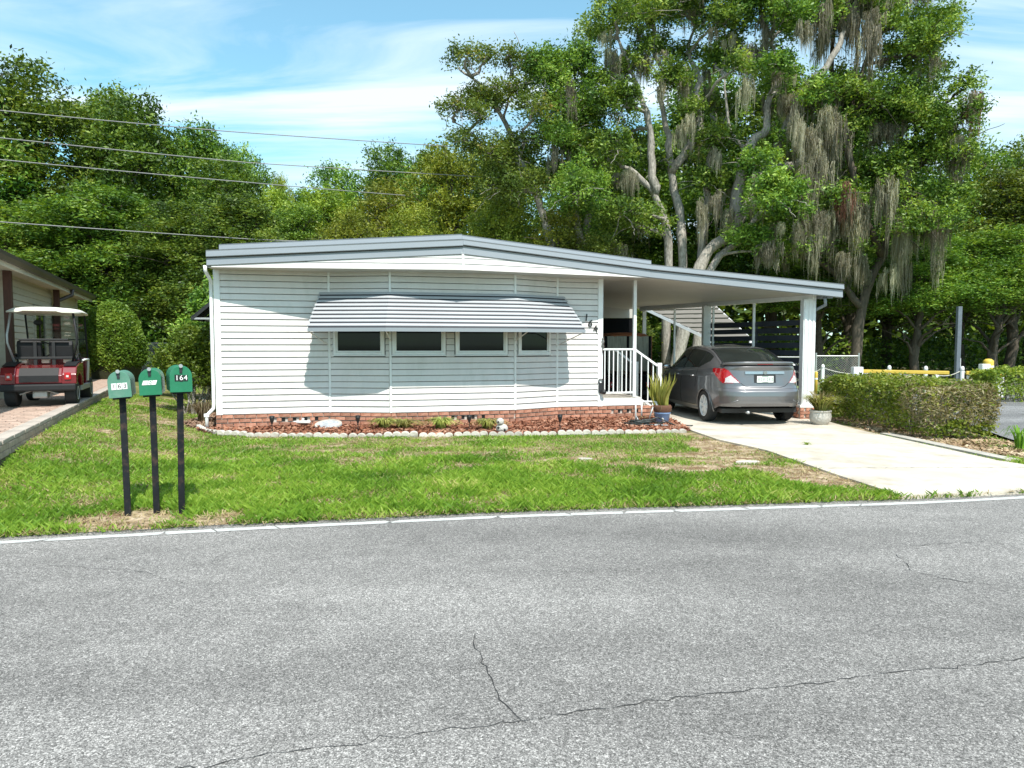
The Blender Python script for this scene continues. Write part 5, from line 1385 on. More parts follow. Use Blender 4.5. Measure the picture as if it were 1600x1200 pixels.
# long wall as boards beyond the porch recess
YB = 3.0
MB().box(WX - 4.0, WX - 0.02, YB, Y1 - 0.35, 0.0, EZ).build('wall', M['cream_siding'], nh)
CH2 = 0.145
wy0, wy1, wz0, wz1 = 5.35, 6.55, 0.35, 2.08
for c in range(int(EZ / CH2)):
    z = c * CH2
    spans = [(YB + 0.09, Y1 - 0.44)]
    if z + CH2 > wz0 and z < wz1: spans = [(YB + 0.09, wy0 - 0.07), (wy1 + 0.07, Y1 - 0.44)]
    for a, b in spans:
        mb = MB(); pr2 = [(WX - 0.03, z), (WX + 0.016, z), (WX + 0.016, z + 0.012), (WX - 0.002, z + CH2 - 0.006), (WX - 0.03, z + CH2 - 0.006)]
        vs = [(x_, a, z_) for x_, z_ in pr2] + [(x_, b, z_) for x_, z_ in pr2]
        mb.add(vs, [(i, (i + 1) % 5, 5 + (i + 1) % 5, 5 + i) for i in range(5)] + [(4, 3, 2, 1, 0), (5, 6, 7, 8, 9)]).build('siding_board', M['cream_siding'], nh)
MB().box(WX - 0.02, WX + 0.03, YB - 0.02, YB + 0.09, 0, EZ).build('corner_board', M['cream_siding'], nh)
MB().box(WX - 0.02, WX + 0.03, Y1 - 0.44, Y1 - 0.33, 0, EZ).build('corner_board', M['cream_siding'], nh)
wn_ = MB()
wn_.box(WX, WX + 0.05, wy0 - 0.07, wy0, wz0 - 0.07, wz1 + 0.07).box(WX, WX + 0.05, wy1, wy1 + 0.07, wz0 - 0.07, wz1 + 0.07).box(WX, WX + 0.05, wy0, wy1, wz1, wz1 + 0.07).box(WX, WX + 0.05, wy0, wy1, wz0 - 0.07, wz0)
w0 = wn_.build('door_frame', M['cream_siding'], nh)
MB().box(WX + 0.005, WX + 0.02, wy0, wy1, wz0, wz1).build('pane', M['glass_dark'], w0)
MB().box(WX + 0.021, WX + 0.04, (wy0 + wy1) / 2 - 0.03, (wy0 + wy1) / 2 + 0.03, wz0, wz1).build('mullion', M['brown_trim'], w0)
# porch recess: back wall facing the road, low dark wall, posts
for c in range(int(EZ / CH2)):
    z = c * CH2
    MB().add([(WX - 4.2, YB - 0.016, z), (WX - 0.03, YB - 0.016, z), (WX - 0.03, YB - 0.001, z + CH2 - .006), (WX - 4.2, YB - 0.001, z + CH2 - .006), (WX - 4.2, YB + .02, z), (WX - 0.03, YB + .02, z), (WX - 0.03, YB + .02, z + CH2 - .006), (WX - 4.2, YB + .02, z + CH2 - .006)],
             [(0, 1, 2, 3), (7, 6, 5, 4), (0, 4, 5, 1), (1, 5, 6, 2), (2, 6, 7, 3), (3, 7, 4, 0)]).build('siding_board', M['cream_siding'], nh)
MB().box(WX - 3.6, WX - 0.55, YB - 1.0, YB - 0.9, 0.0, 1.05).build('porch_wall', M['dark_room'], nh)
MB().box(EX - 0.36, EX - 0.22, 2.2, 2.36, 0, EZ).build('porch_post', M['wood_dark'], nh, bevel=0.006)
MB().box(EX - 0.36, EX - 0.22, 7.6, 7.75, 0, EZ).build('porch_post', M['wood_dark'], nh, bevel=0.006)
MB().box(EX - 0.36, EX - 0.22, -3.0, -2.85, 0, EZ).build('porch_post', M['wood_dark'], nh, bevel=0.006)
# roof: soffit, fascia, gutter, pitched sheet
MB().box(EX - 4.6, EX - 0.03, Y0, Y1, EZ + 0.0, EZ + 0.02).build('soffit', M['cream_siding'], nh)
MB().box(EX - 0.03, EX, Y0, Y1, EZ - 0.06, EZ + 0.14).build('fascia', M['cream_siding'], nh)
gt = MB(); gp = [(EX + 0.003, EZ + 0.03), (EX + 0.07, EZ + 0.03), (EX + 0.12, EZ + 0.10), (EX + 0.125, EZ + 0.17), (EX + 0.105, EZ + 0.17), (EX + 0.10, EZ + 0.11), (EX + 0.06, EZ + 0.05), (EX + 0.003, EZ + 0.05)]
vs = [(x_, Y0, z_) for x_, z_ in gp] + [(x_, Y1 + .05, z_) for x_, z_ in gp]
gt.add(vs, [(i, (i + 1) % 8, 8 + (i + 1) % 8, 8 + i) for i in range(8)] + [tuple(range(7, -1, -1)), tuple(range(8, 16))]).build('gutter', M['brown_trim'], nh)
m_shing = mat('brown_shingles', (0.12, 0.095, 0.075), 0.9, var=0.35, scale=8, bump=0.6, bscale=20)
MB().add([(EX + 0.06, Y0, EZ + 0.16), (EX + 0.06, Y1 + .04, EZ + 0.16), (EX - 4.6, Y1 + .04, EZ + 1.2), (EX - 4.6, Y0, EZ + 1.2), (EX + 0.06, Y0, EZ + 0.19), (EX + 0.06, Y1 + .04, EZ + 0.19), (EX - 4.6, Y1 + .04, EZ + 1.25), (EX - 4.6, Y0, EZ + 1.25)],
         [(0, 1, 2, 3), (7, 6, 5, 4), (0, 4, 5, 1), (1, 5, 6, 2), (2, 6, 7, 3), (3, 7, 4, 0)]).build('roof', m_shing, nh)
MB().tube([(EX + 0.06, 7.9, EZ + 0.05), (EX + 0.05, 7.9, EZ - 0.12), (WX + 0.10, 7.72, EZ - 0.32), (WX + 0.07, 7.68, EZ - 0.5), (WX + 0.07, 7.68, 0.1)], 0.055, 10).build('downspout', M['brown_trim'], nh, smooth=True)

# ================================================================== BED OBJECTS
ed = thing('garden_edging', (-1.5, 11.8, 0.03), 'scalloped cast concrete edging along the red mulch bed', 'edging')
def scallop_mesh():
    mb = MB()
    for k in range(4):
        cx_ = -0.222 + k * 0.148; pr3 = [(cx_ - 0.070, 0)] + [(cx_ + 0.070 * -math.cos(a), 0.040 + 0.045 * math.sin(a)) for a in [PI * i / 8 for i in range(9)]] + [(cx_ + 0.070, 0)]
        mb.prism(pr3, 0.075, 'y', -0.0375)
    mb.box(-0.29, 0.29, -0.03, 0.03, -0.03, 0.045)
    return mb.mesh('edging_block', M['edge_stone'], bevel=0.012)
sme = scallop_mesh()
path = [(-6.0, 12.95), (-5.62, 12.45), (-5.13, 12.0), (-4.4, 11.80), (-3.32, 11.70), (-2.2, 11.72), (-1.11, 11.80), (0.0, 11.88), (1.13, 11.97), (2.1, 12.1), (3.02, 12.32), (3.30, 12.5)]
segs = [math.dist(a, b) for a, b in zip(path[:-1], path[1:])]; cum = [0]
for s in segs: cum.append(cum[-1] + s)
def along(s):
    for i in range(len(segs)):
        if s <= cum[i + 1] or i == len(segs) - 1:
            f = (s - cum[i]) / segs[i]; a, b = path[i], path[i + 1]
            return a[0] + (b[0] - a[0]) * f, a[1] + (b[1] - a[1]) * f, math.atan2(b[1] - a[1], b[0] - a[0])
rg = random.Random(12); s = 0.3
while s < cum[-1] - 0.2:
    x_, y_, an = along(s); o = link('edging_block', sme, ed)
    o.location = (x_ + 1.5, y_ - 11.8, rg.uniform(-0.025, 0.004)); o.rotation_euler = (rg.uniform(-.14, .12), rg.uniform(-.035, .035), an + rg.uniform(-.05, .05)); s += 0.605
def torch(loc, label):
    t = thing('garden_light', loc, label, 'garden light', 'black torch shaped lights in the mulch bed')
    MB().tube([(0, 0, -0.02), (0, 0, 0.17)], 0.008, 8).build('stake', M['black_metal'], t)
    MB().lathe([(0.010, 0.15), (0.018, 0.17), (0.034, 0.215), (0.045, 0.26), (0.044, 0.285)], n=14).build('lantern', M['black_metal'], t, smooth=True)
    MB().lathe([(0.047, 0.283), (0.049, 0.290), (0.035, 0.300), (0.001, 0.304)], n=14).build('solar_cap', M['black_plastic'], t, smooth=True)
    return t
torch((-4.31, 12.2, 0.04), 'black torch light nearest the left end of the mulch bed')
torch((-2.79, 12.3, 0.04), 'black torch light between the round plaque and the left grass clumps')
torch((-0.78, 12.4, 0.04), 'black torch light beside the right-hand grass clump and round stone ornament')
torch((0.88, 12.45, 0.04), 'black torch light alone in the right part of the mulch bed')
t = thing('garden_plaque', (-3.50, 12.95, 0.09), 'round pale stepping stone leaning back on the red mulch', 'stepping stone')
pt_ = Matrix.Rotation(R(14), 4, 'X')
MB(pt_).lathe([(0.24, -0.02), (0.255, -0.01), (0.255, 0.012), (0.235, 0.022), (0.001, 0.022)], n=36).build('stone_disc', mat('bluish_mosaic_stone', (0.36, 0.39, 0.42), 0.8, var=0.4, scale=18, bump=0.6, bscale=50), t, bevel=0.003)
MB(pt_).lathe([(0.245, 0.018), (0.25, 0.026), (0.21, 0.026), (0.20, 0.022)], n=36, cap=False).build('stone_rim', M['edge_stone'], t)
t = thing('white_pipe', (-4.05, 13.15, 0.10), 'short white plastic pipe stub lying by the brick skirting', 'pipe')
MB().tube([(-0.22, 0, 0.02), (0.16, -0.05, 0.03)], 0.028, 10).tube([(0.0, -0.02, 0.02), (0.02, -0.03, 0.10)], 0.024, 8).build('pipe_length', M['trim_white'], t, smooth=True)
t = thing('stone_ornament', (-0.18, 12.10, 0.05), 'small white rounded garden figure with dark patches on the edging', 'ornament')
MB().sphere((0, 0, 0.08), 0.10, 14, 10, (1.1, .8, .85)).build('body', M['pot_white'], t, smooth=True)
MB().sphere((-0.03, -0.02, 0.20), 0.07, 12, 9).build('head', M['pot_white'], t, smooth=True)
for a, b, c in ((-0.06, -0.07, 0.10), (0.05, -0.07, 0.06), (-0.055, -0.075, 0.20)): MB().sphere((a, b, c), 0.022, 8, 6, (1, .5, 1)).build('dark_patch', M['black_plastic'], t, smooth=True)

def blade_clump(n, h, spread, w, seed, arch=0.6, stiff=False, segs=4):
    rs = np.random.RandomState(seed); Vs = []; Fs = []
    for k in range(n):
        a = rs.rand() * 2 * PI; r0 = spread * 0.25 * rs.rand(); hh = h * (0.6 + 0.4 * rs.rand()); out = spread * (0.3 + 0.9 * rs.rand()) * (0.35 if stiff else 1)
        ww = w * (0.7 + 0.6 * rs.rand()); d = np.array([math.cos(a), math.sin(a), 0]); sdir = np.array([-math.sin(a), math.cos(a), 0])
        tw = rs.rand() * PI; sdir = sdir * math.cos(tw * .4) + d * math.sin(tw * .4)
        o = len(Vs)
        for i in range(segs + 1):
            t = i / segs
            zz = hh * (t if stiff else math.sin(min(PI * 0.95, t * PI * 0.5 * (1 + arch))))
            p = d * (r0 + out * t ** (1.6 if not stiff else 1.3)) + np.array([0, 0, zz])
            wi = ww * (1 - t ** 2.5) * (0.8 + 0.4 * math.sin(t * PI)) + 0.0006
            Vs.append(p - sdir * wi); Vs.append(p + sdir * wi)
        for i in range(segs): Fs.append((o + 2 * i, o + 2 * i + 1, o + 2 * i + 3, o + 2 * i + 2))
    return np.array(Vs), np.array(Fs)
def clump(name, loc, n, h, spread, w, m, seed, label, cat, group=None, **k):
    V_, F_ = blade_clump(n, h, spread, w, seed, **k)
    t = link(name, np_mesh(name, V_, F_, m)); t.location = loc
    return tag(t, label, cat, group)
clump('grass_clump', (-2.40, 12.75, 0.05), 220, 0.20, 0.34, 0.009, m_liriope, 1, 'green and yellow striped grass clump left of the middle of the bed', 'plant', 'striped grass clumps in the bed')
clump('grass_clump', (-2.02, 12.72, 0.05), 220, 0.18, 0.36, 0.009, m_liriope, 2, 'paler yellowish grass clump touching the leftmost striped clump', 'plant', 'striped grass clumps in the bed')
clump('grass_clump', (-1.32, 12.65, 0.05), 240, 0.23, 0.33, 0.009, m_liriope, 3, 'upright striped grass clump under the gap of the middle windows', 'plant', 'striped grass clumps in the bed')
clump('grass_clump', (-0.46, 12.62, 0.05), 240, 0.20, 0.33, 0.009, m_liriope, 4, 'rounded striped grass clump between torch light and white ornament', 'plant', 'striped grass clumps in the bed')
clump('dry_grass_clump', (-6.35, 14.0, 0.02), 200, 0.45, 0.40, 0.006, m_leaf_dry, 6, 'dry grey-brown strappy plant left of the house corner', 'plant')
clump('weed_tuft', (4.62, 10.65, 0.03), 22, 0.07, 0.10, 0.004, m_blade, 7, 'small weed tuft growing through the pale driveway', 'weed')
clump('weed_tuft', (7.75, 10.35, 0.03), 60, 0.38, 0.22, 0.006, m_blade, 17, 'tall wispy weeds at the near right end of the hedge', 'weed')

rg_ = random.Random(44)
for (x, y, w_, d_, lab) in ((3.16, 9.07, 0.34, 0.16, 'pale flat concrete slab lying in the worn lawn nearest the driveway'), (1.0, 9.30, 0.22, 0.12, 'small pale flat stone lying in the worn lawn left of the other slab')):
    pts = [(w_ / 2 * math.cos(a) * rg_.uniform(.8, 1.1), d_ / 2 * math.sin(a) * rg_.uniform(.8, 1.15)) for a in [2 * PI * i / 9 for i in range(9)]]
    o = MB().prism(pts, 0.05, 'z', 0.0).build('flat_stone', M['edge_stone'], bevel=0.008); o.location = (x, y, 0.008); tag(o, lab, 'stone')
# snake plant in a blue pot
t = thing('potted_snake_plant', (3.04, 13.75, 0.035), 'tall yellow-edged snake plant in a blue pot by the steps', 'potted plant')
pot = MB().lathe([(0.115, 0.0), (0.125, 0.01), (0.155, 0.19), (0.165, 0.20), (0.165, 0.225), (0.145, 0.225), (0.140, 0.17), (0.001, 0.17)], n=28).build('pot', M['terracotta'], t, smooth=True, sharp=40)
MB().lathe([(0.14, 0.17), (0.17, 0.24), (0.19, 0.33), (0.165, 0.37), (0.001, 0.36)], n=20).build('root_basket', M['pot_soil'], t, smooth=True)
V_, F_ = blade_clump(46, 0.72, 0.42, 0.019, 23, stiff=True, segs=5); V_[:, 2] += 0.33; V_[:, :2] *= 1.45; V_[:, 0] += 0.03 * np.sin(V_[:, 2] * 9)
link('foliage', np_mesh('foliage', V_, F_, m_snake), t)
V_, F_ = blade_clump(14, 0.35, 0.35, 0.012, 22); V_[:, 2] = V_[:, 2] * 0.8 + 0.12
link('dead_leaves', np_mesh('dead_leaves', V_, F_, m_leaf_dry), t)
# white pot with asparagus fern
t = thing('potted_shrub', (6.10, 13.45, 0.03), 'spiky olive shrub in a cracked white round pot beside the carport post', 'potted plant')
MB().lathe([(0.11, 0.0), (0.14, 0.02), (0.195, 0.10), (0.205, 0.18), (0.19, 0.255), (0.205, 0.27), (0.205, 0.295), (0.18, 0.295), (0.17, 0.25), (0.001, 0.25)], n=32).build('pot', M['pot_white'], t, smooth=True, sharp=40)
V_, F_ = blade_clump(260, 0.36, 0.40, 0.009, 31, arch=0.3); V_[:, 2] += 0.24
link('foliage', np_mesh('foliage', V_, F_, m_liriope), t)
V_, F_ = blade_clump(120, 0.46, 0.36, 0.006, 32, arch=0.1); V_[:, 2] += 0.24
link('twigs', np_mesh('twigs', V_, F_, m_leaf_dry), t)
# tap with pipework and hose heap
t = thing('standpipe', (2.62, 13.75, 0.03), 'white plastic standpipe frame at the right end of the brick skirting', 'standpipe')
MB().tube([(-0.12, 0, 0), (-0.12, 0, 0.34), (-0.12, 0, 0.42), (0.05, 0, 0.44), (0.28, 0.0, 0.44)], 0.018, 8).tube([(0.0, 0, 0.43), (0.0, 0, 0.16)], 0.016, 8).tube([(0.28, 0, 0.44), (0.34, -0.06, 0.30), (0.42, -0.15, 0.04)], 0.022, 8).build('pipework', M['trim_white'], t, smooth=True)
MB().tube([(0.22, -0.05, 0.34), (0.14, -0.08, 0.10)], 0.016, 8).build('tap_lever', M['galv'], t, smooth=True)
m_hose = mat('dark_hose', (0.02, 0.028, 0.026), 0.45, var=0.2)
t = thing('garden_hose', (2.75, 13.25, 0.05), 'tangled dark garden hose lying beside the standpipe', 'hose')
rg = random.Random(5); pts = []
for k in range(90):
    a = k * 0.41; rr = 0.13 + 0.09 * math.sin(k * 0.21 + 1) + 0.05 * math.sin(k * 0.053); pts.append((-0.2 + rr * 1.5 * math.cos(a) + 0.06 * math.sin(k * .7), 0.02 + rr * 0.8 * math.sin(a), 0.02 + 0.0008 * k + 0.02 * math.sin(k * 1.1)))
for k in range(16): pts.append((0.05 + 0.045 * k, -0.15 + 0.05 * math.sin(k * 0.8), max(0.016, 0.17 - 0.02 * k)))
MB().tube(pts, 0.012, 7).build('hose_coil', m_hose, t, smooth=True)
MB().tube([(-0.35, 0.15, 0.02), (-0.30, 0.12, 0.16), (-0.25, 0.10, 0.02)], 0.02, 7).tube([(-0.45, -0.08, 0.02), (0.25, -0.20, 0.02)], 0.014, 7).build('hose_reel', M['galv'], t, smooth=True)

# ================================================================== RIGHT SIDE: barrier, posts, fence, signs
def rope_post(x, y, label):
    t = thing('rope_post', (x, y, 0.0), label, 'bollard', 'white posts carrying the rope')
    MB().lathe([(0.06, -0.05), (0.06, 0.86), (0.055, 0.90), (0.03, 0.935), (0.001, 0.94)], n=14).build('post', M['trim_white'], t, smooth=True, sharp=40)
    MB().lathe([(0.064, 0.80), (0.064, 0.83)], n=14).build('rope_band', M['galv'], t)
RP = [(10.15, 24.6), (11.02, 24.2), (12.66, 22.9), (13.46, 22.2), (14.45, 21.9), (15.55, 22.3), (9.0, 25.2), (18.6, 23.2)]
rl = ['third white rope post from the left, nearest the chain-link gate', 'white rope post right of the chain-link gate behind the hedge', 'white rope post behind the middle of the yellow rail', 'white rope post at the right end of the long yellow rail',
      'white rope post between the tall pole and the long yellow rail', 'white rope post right of the tall blue-grey pole', 'white rope post left of the chain-link gate, seen past the carport post', 'white rope post farthest right beyond the yellow bollard']
for (x, y), lb in zip(RP, rl): rope_post(x, y, lb)
order = [6, 0, 1, 2, 3, 4, 5, 7]
rp = thing('barrier_rope', (13, 23, 0.0), 'white rope sagging between the white posts', 'rope')
for a, b in zip(order[:-1], order[1:]):
    A, B = Vector((*RP[a], 0.82)), Vector((*RP[b], 0.82)); pts = []
    for k in range(11):
        q = A.lerp(B, k / 10); q.z -= 0.20 * (1 - (2 * k / 10 - 1) ** 2); pts.append(tuple(q - Vector((13, 23, 0))))
    MB().tube(pts, 0.016, 6).build('rope_span', M['rope'], rp, smooth=True)
t = thing('yellow_barrier', (12.0, 21.0, 0.0), 'long yellow rail barrier on yellow and white stub posts behind the hedge', 'barrier')
yT = Matrix.Translation((-12.0, -21.0, 0))
MB(yT).beam((10.9, 21.4, 0.80), (13.2, 20.6, 0.78), 0.09, 0.11).build('rail', M['yellow'], t, bevel=0.02)
for x, y in ((11.6, 21.22), ): MB(yT).box(x - .08, x + .08, y - .08, y + .08, -0.05, 0.72).build('post', M['yellow'], t)
for x, y in ((12.9, 20.75),): MB(yT).box(x - .08, x + .08, y - .08, y + .08, -0.05, 0.70).build('post', M['trim_white'], t)
t = thing('yellow_barrier', (14.3, 20.8, 0.0), 'short yellow rail barrier between the tall pole and the white box', 'barrier')
yT = Matrix.Translation((-14.3, -20.8, 0))
MB(yT).beam((13.9, 20.9, 0.77), (15.0, 20.7, 0.74), 0.09, 0.11).build('rail', M['yellow'], t, bevel=0.02)
for x, y in ((14.05, 20.86), (14.8, 20.72)): MB(yT).box(x - .09, x + .09, y - .09, y + .09, -0.05, 0.69).build('post', M['trim_white'], t)
t = thing('yellow_bollard', (15.35, 22.0, 0.0), 'round yellow bollard beside a white cabinet at the far right', 'bollard')
MB().lathe([(0.15, -0.05), (0.15, 1.08), (0.14, 1.12), (0.08, 1.17), (0.001, 1.18)], n=20).build('tube', M['yellow'], t, smooth=True, sharp=40)
MB().lathe([(0.155, 0.9), (0.155, 0.96)], n=20).build('band', M['trim_white'], t)
t = thing('yellow_marker', (9.9, 22.2, 0.0), 'small yellow marker post between carport post and chain-link gate', 'marker')
MB().lathe([(0.05, -0.05), (0.05, 0.72), (0.04, 0.75), (0.001, 0.76)], n=10).build('tube', M['yellow'], t, smooth=True); MB().lathe([(0.053, 0.5), (0.053, 0.55)], n=10).build('band', M['trim_white'], t)
def white_cabinet(loc, w, h, z0, label):
    t = thing('white_cabinet', loc, label, 'utility box')
    MB().box(-w / 2, w / 2, -0.1, 0.1, z0, z0 + h).build('case', M['trim_white'], t, bevel=0.02)
    MB().box(-w / 2 + .03, w / 2 - .03, -0.112, -0.102, z0 + 0.04, z0 + h - 0.04).build('lid', M['trim_white'], t, bevel=0.004)
    MB().box(-0.05, 0.05, -0.05, 0.05, -0.05, z0).build('post', M['galv'], t)
    MB().box(w / 2 - .08, w / 2 - .05, -0.125, -0.114, z0 + h * .45, z0 + h * .6).build('latch', M['black_metal'], t)
white_cabinet((10.72, 21.2, 0), 0.30, 0.42, 0.52, 'white box at the left end of the long yellow rail')
white_cabinet((14.95, 21.6, 0), 0.26, 0.40, 0.62, 'white box on a post beside the yellow bollard')
t = thing('utility_pole', (14.35, 22.0, 0.0), 'tall slim blue-grey steel pole rising behind the hedge', 'pole')
MB().box(-0.065, 0.065, -0.06, 0.06, -0.05, 2.85).build('shaft', M['blue_grey_pole'], t, bevel=0.01)
MB().box(-0.13, 0.11, -0.11, 0.11, -0.05, 0.06).build('foot_plate', M['blue_grey_pole'], t); MB().box(0.067, 0.08, -0.05, 0.05, 0.9, 1.2).build('side_label', M['trim_white'], t)
# chain-link gate and fences
def chain_fence(p0, p1, h, label, name='chain_link_fence', post_n=2, cell=0.09, cat='fence'):
    a, b = Vector((*p0, 0)), Vector((*p1, 0)); L = (b - a).length; d = (b - a).normalized()
    t = thing(name, tuple(a), label, cat)
    for k in range(post_n):
        q = d * L * k / (post_n - 1); MB().tube([(q.x, q.y, -0.05), (q.x, q.y, h + 0.12)], 0.035, 8).build('post', M['galv'], t)
    MB().tube([(0, 0, h), tuple(d * L + Vector((0, 0, h)))], 0.026, 8).build('top_rail', M['galv'], t)
    mb = MB(); n = int(L / cell)
    rel = lambda s, z: (d.x * s, d.y * s, z)
    k = -int(h / cell)
    while k < n:
        s0 = k * cell; s1 = s0 + h; z0, z1 = 0, h
        if s0 < 0: z0 = -s0; s0 = 0
        if s1 > L: z1 = h - (s1 - L); s1 = L
        if s1 > s0:
            mb.beam(rel(s0, z0 + .02), rel(s1, z1), 0.006, 0.006); mb.beam(rel(s0, h - z0), rel(s1, h - z1 + .02), 0.006, 0.006)
        k += 1
    w = mb.build('wire_mesh', M['galv'], t); w['kind'] = 'stuff'
    return t
chain_fence((11.75, 26.4), (13.3, 26.2), 1.2, 'chain-link gate between grey posts beyond the rope posts', 'chain_link_gate', 2, cat='gate')
chain_fence((8.2, 27.6), (11.6, 26.6), 1.15, 'chain-link fence running left from the gate behind the carport', post_n=3)
chain_fence((-15.6, 28.2), (-9.5, 26.0), 1.7, 'chain-link fence behind the round clipped shrub at the left', post_n=4)

# utility wires
def wire(pts, sag, label):
    t0 = Vector(pts[0]); t = tag(bpy.data.objects.new('utility_wire', None), label, 'wire', 'utility wires crossing the sky')
    P = [Vector(p) for p in pts]; out = []
    for i in range(len(P) - 1):
        for k in range(12):
            out.append(P[i].lerp(P[i + 1], k / 12))
    out.append(P[-1]); n = len(out)
    for i, q in enumerate(out): q.z -= sag * (1 - (2 * i / (n - 1) - 1) ** 2)
    o = MB().tube([tuple(q) for q in out], 0.017, 6).build('utility_wire', M['wire'])
    bpy.data.objects.remove(t)
    return tag(o, label, 'wire', 'utility wires crossing the sky')
def wext(a, b, c):
    """extend the first span out of the picture to the left"""
    A, B = Vector(a), Vector(b); return [tuple(A - (B - A) * 0.6), a, b, c]
wire(wext((-16.5, 22, 9.15), (-10.63, 26.0, 9.70), (-1.55, 31.0, 10.4)), 0.12, 'topmost grey utility wire crossing sky and trees at the left')
wire(wext((-16.5, 22, 8.30), (-9.87, 26.0, 8.55), (-0.31, 31.5, 9.2)), 0.12, 'second grey utility wire from the top, reaching the middle trees')
wire(wext((-16.5, 22, 7.60), (-9.87, 26.0, 7.80), (-4.64, 30.0, 8.1)), 0.10, 'third grey utility wire from the top')
wire(wext((-16.5, 22, 5.62), (-9.9, 26.0, 5.68), (-6.0, 27.0, 5.6)), 0.08, 'lowest grey utility wire running behind the house roof')
# ================================================================== VEGETATION
def leaves(C, S, rs, droop=0.0, wide=0.42):
    """one folded leaf per point: C (n,3) places, S (n,) lengths"""
    n = len(C)
    d = rs.normal(size=(n, 3)); d[:, 2] = d[:, 2] * 0.7 - droop; d /= np.linalg.norm(d, axis=1)[:, None] + 1e-9
    up = rs.normal(size=(n, 3)); up[:, 2] += 0.35; up[:, 1] -= 0.25
    s = np.cross(d, up); s /= np.linalg.norm(s, axis=1)[:, None] + 1e-9
    L = S[:, None]
    V = np.stack([C - d * L * 0.5, C + s * L * wide * 0.5 + d * L * 0.05, C + d * L * 0.5, C - s * L * wide * 0.5 + d * L * 0.05], 1)
    return V.reshape(-1, 3), np.arange(n * 4).reshape(n, 4)

def lobe_points(lobes, n, rs, clump=0.55, per=0.30, fill=0.35):
    """lobes: (x,y,z,rx,ry,rz). Leaves gather in clumps near each lobe's surface, with gaps between."""
    L = np.array(lobes, float); vol = (L[:, 3] * L[:, 4] + L[:, 3] * L[:, 5] + L[:, 4] * L[:, 5]); cnt = np.maximum(40, (n * vol / vol.sum())).astype(int)
    out = []
    for lb, c in zip(L, cnt):
        r = lb[3:6]; k = max(5, int(vol[0] * 0 + 5.0 * (r[0] * r[1] + r[0] * r[2] + r[1] * r[2]) / (clump ** 2) * 0.55))
        u = rs.normal(size=(k, 3)); u /= np.linalg.norm(u, axis=1)[:, None]
        u[:, 2] = np.where(u[:, 2] < -0.5, -u[:, 2] * 0.6, u[:, 2])
        rad = np.where(rs.rand(k) < fill, 0.25 + 0.5 * rs.rand(k), 0.75 + 0.4 * rs.rand(k))
        cc = lb[:3] + u * r * rad[:, None]
        w = rs.rand(k) ** 1.2 + 0.15; w /= w.sum()
        idx = rs.choice(k, c, p=w)
        g = rs.normal(size=(c, 3)); g *= (np.abs(rs.normal(size=(c, 1))) ** 0.3) * clump * np.array([0.55, 0.55, 0.48])
        out.append(cc[idx] + g)
    return np.concatenate(out)

def crown_mesh(name, lobes, n, size, m, seed, clump=0.55, fill=0.35, wide=0.42, droop=0.0):
    rs = np.random.RandomState(seed)
    C = lobe_points(lobes, n, rs, clump, fill=fill)
    S = size * (0.6 + 0.8 * rs.rand(len(C)))
    V, F = leaves(C, S, rs, droop, wide)
    return np_mesh(name, V, F, m)

def smooth_path(P, k=4):
    P = [Vector(p) for p in P]; out = []
    for i in range(len(P) - 1):
        p0, p1, p2, p3 = P[max(i - 1, 0)], P[i], P[i + 1], P[min(i + 2, len(P) - 1)]
        for j in range(k):
            t = j / k
            out.append(0.5 * ((2 * p1) + (-p0 + p2) * t + (2 * p0 - 5 * p1 + 4 * p2 - p3) * t * t + (-p0 + 3 * p1 - 3 * p2 + p3) * t ** 3))
    out.append(P[-1]); return out

def limb(mb, P, r0, r1, rs, n=8, wob=0.05):
    Q = smooth_path(P, 4); k = len(Q)
    Q = [q + Vector((rs.normal() * wob, rs.normal() * wob, 0)) if 0 < i < k - 1 else q for i, q in enumerate(Q)]
    rr = [(r0 + (r1 - r0) * (i / (k - 1)) ** 0.85) * (1 + 0.08 * rs.normal()) for i in range(k)]
    mb.tube([tuple(q) for q in Q], rr, n)
    return Q

# ---- filler trees: a few prototypes, copied with their own size
def proto_tree(kind, seed, m_leaf, m_bark, n, size, clump=0.6, fill=0.35):
    rs = np.random.RandomState(seed); lobes = []
    for k in range(17):
        z = 2.6 + 6.9 * ((k + 0.5) / 17) + rs.normal() * 0.25; t = (z - 2.2) / 7.8
        env = 3.0 * (math.sin(min(1, t * 1.15) ** 0.7 * PI * 0.93) ** 0.7 * 0.55 + 0.35) * (1 - 0.35 * t)
        a = k * 2.4 + rs.rand() * 0.8; rr = env * (0.42 + 0.32 * rs.rand()) if k < 16 else 0.2
        s = 0.9 + 0.65 * rs.rand(); s *= 1.1 - 0.4 * t
        lobes.append((rr * math.cos(a), rr * math.sin(a), min(z, 9.3), s * 1.15, s * 1.15, s * 0.85))
    crown = crown_mesh('crown', lobes, n, size, m_leaf, seed + 1, clump=clump, fill=fill)
    mb = MB(); top = Q = limb(mb, [(0, 0, -0.3), (0.15, 0.05, 2.2), (-0.15, 0.1, 4.5), (0.1, -0.1, 6.6), (0, 0, 8.6)], 0.26, 0.05, rs)
    for lb in lobes[:16]:
        zt = max(1.2, lb[2] - 1.6); base = min(Q, key=lambda q: abs(q.z - zt)); c = Vector(lb[:3])
        mid = base.lerp(c, 0.5) + Vector((0, 0, 0.35)); limb(mb, [base, mid, c], 0.09, 0.025, rs, 6, 0.04)
        for _ in range(3):
            e = c + Vector((rs.normal() * lb[3] * 0.6, rs.normal() * lb[3] * 0.6, abs(rs.normal()) * lb[5] * 0.6)); limb(mb, [c, c.lerp(e, 0.5) + Vector((0, 0, .08)), e], 0.028, 0.010, rs, 4, 0.02)
    trunk = mb.mesh('trunk', m_bark, smooth=True)
    return crown, trunk
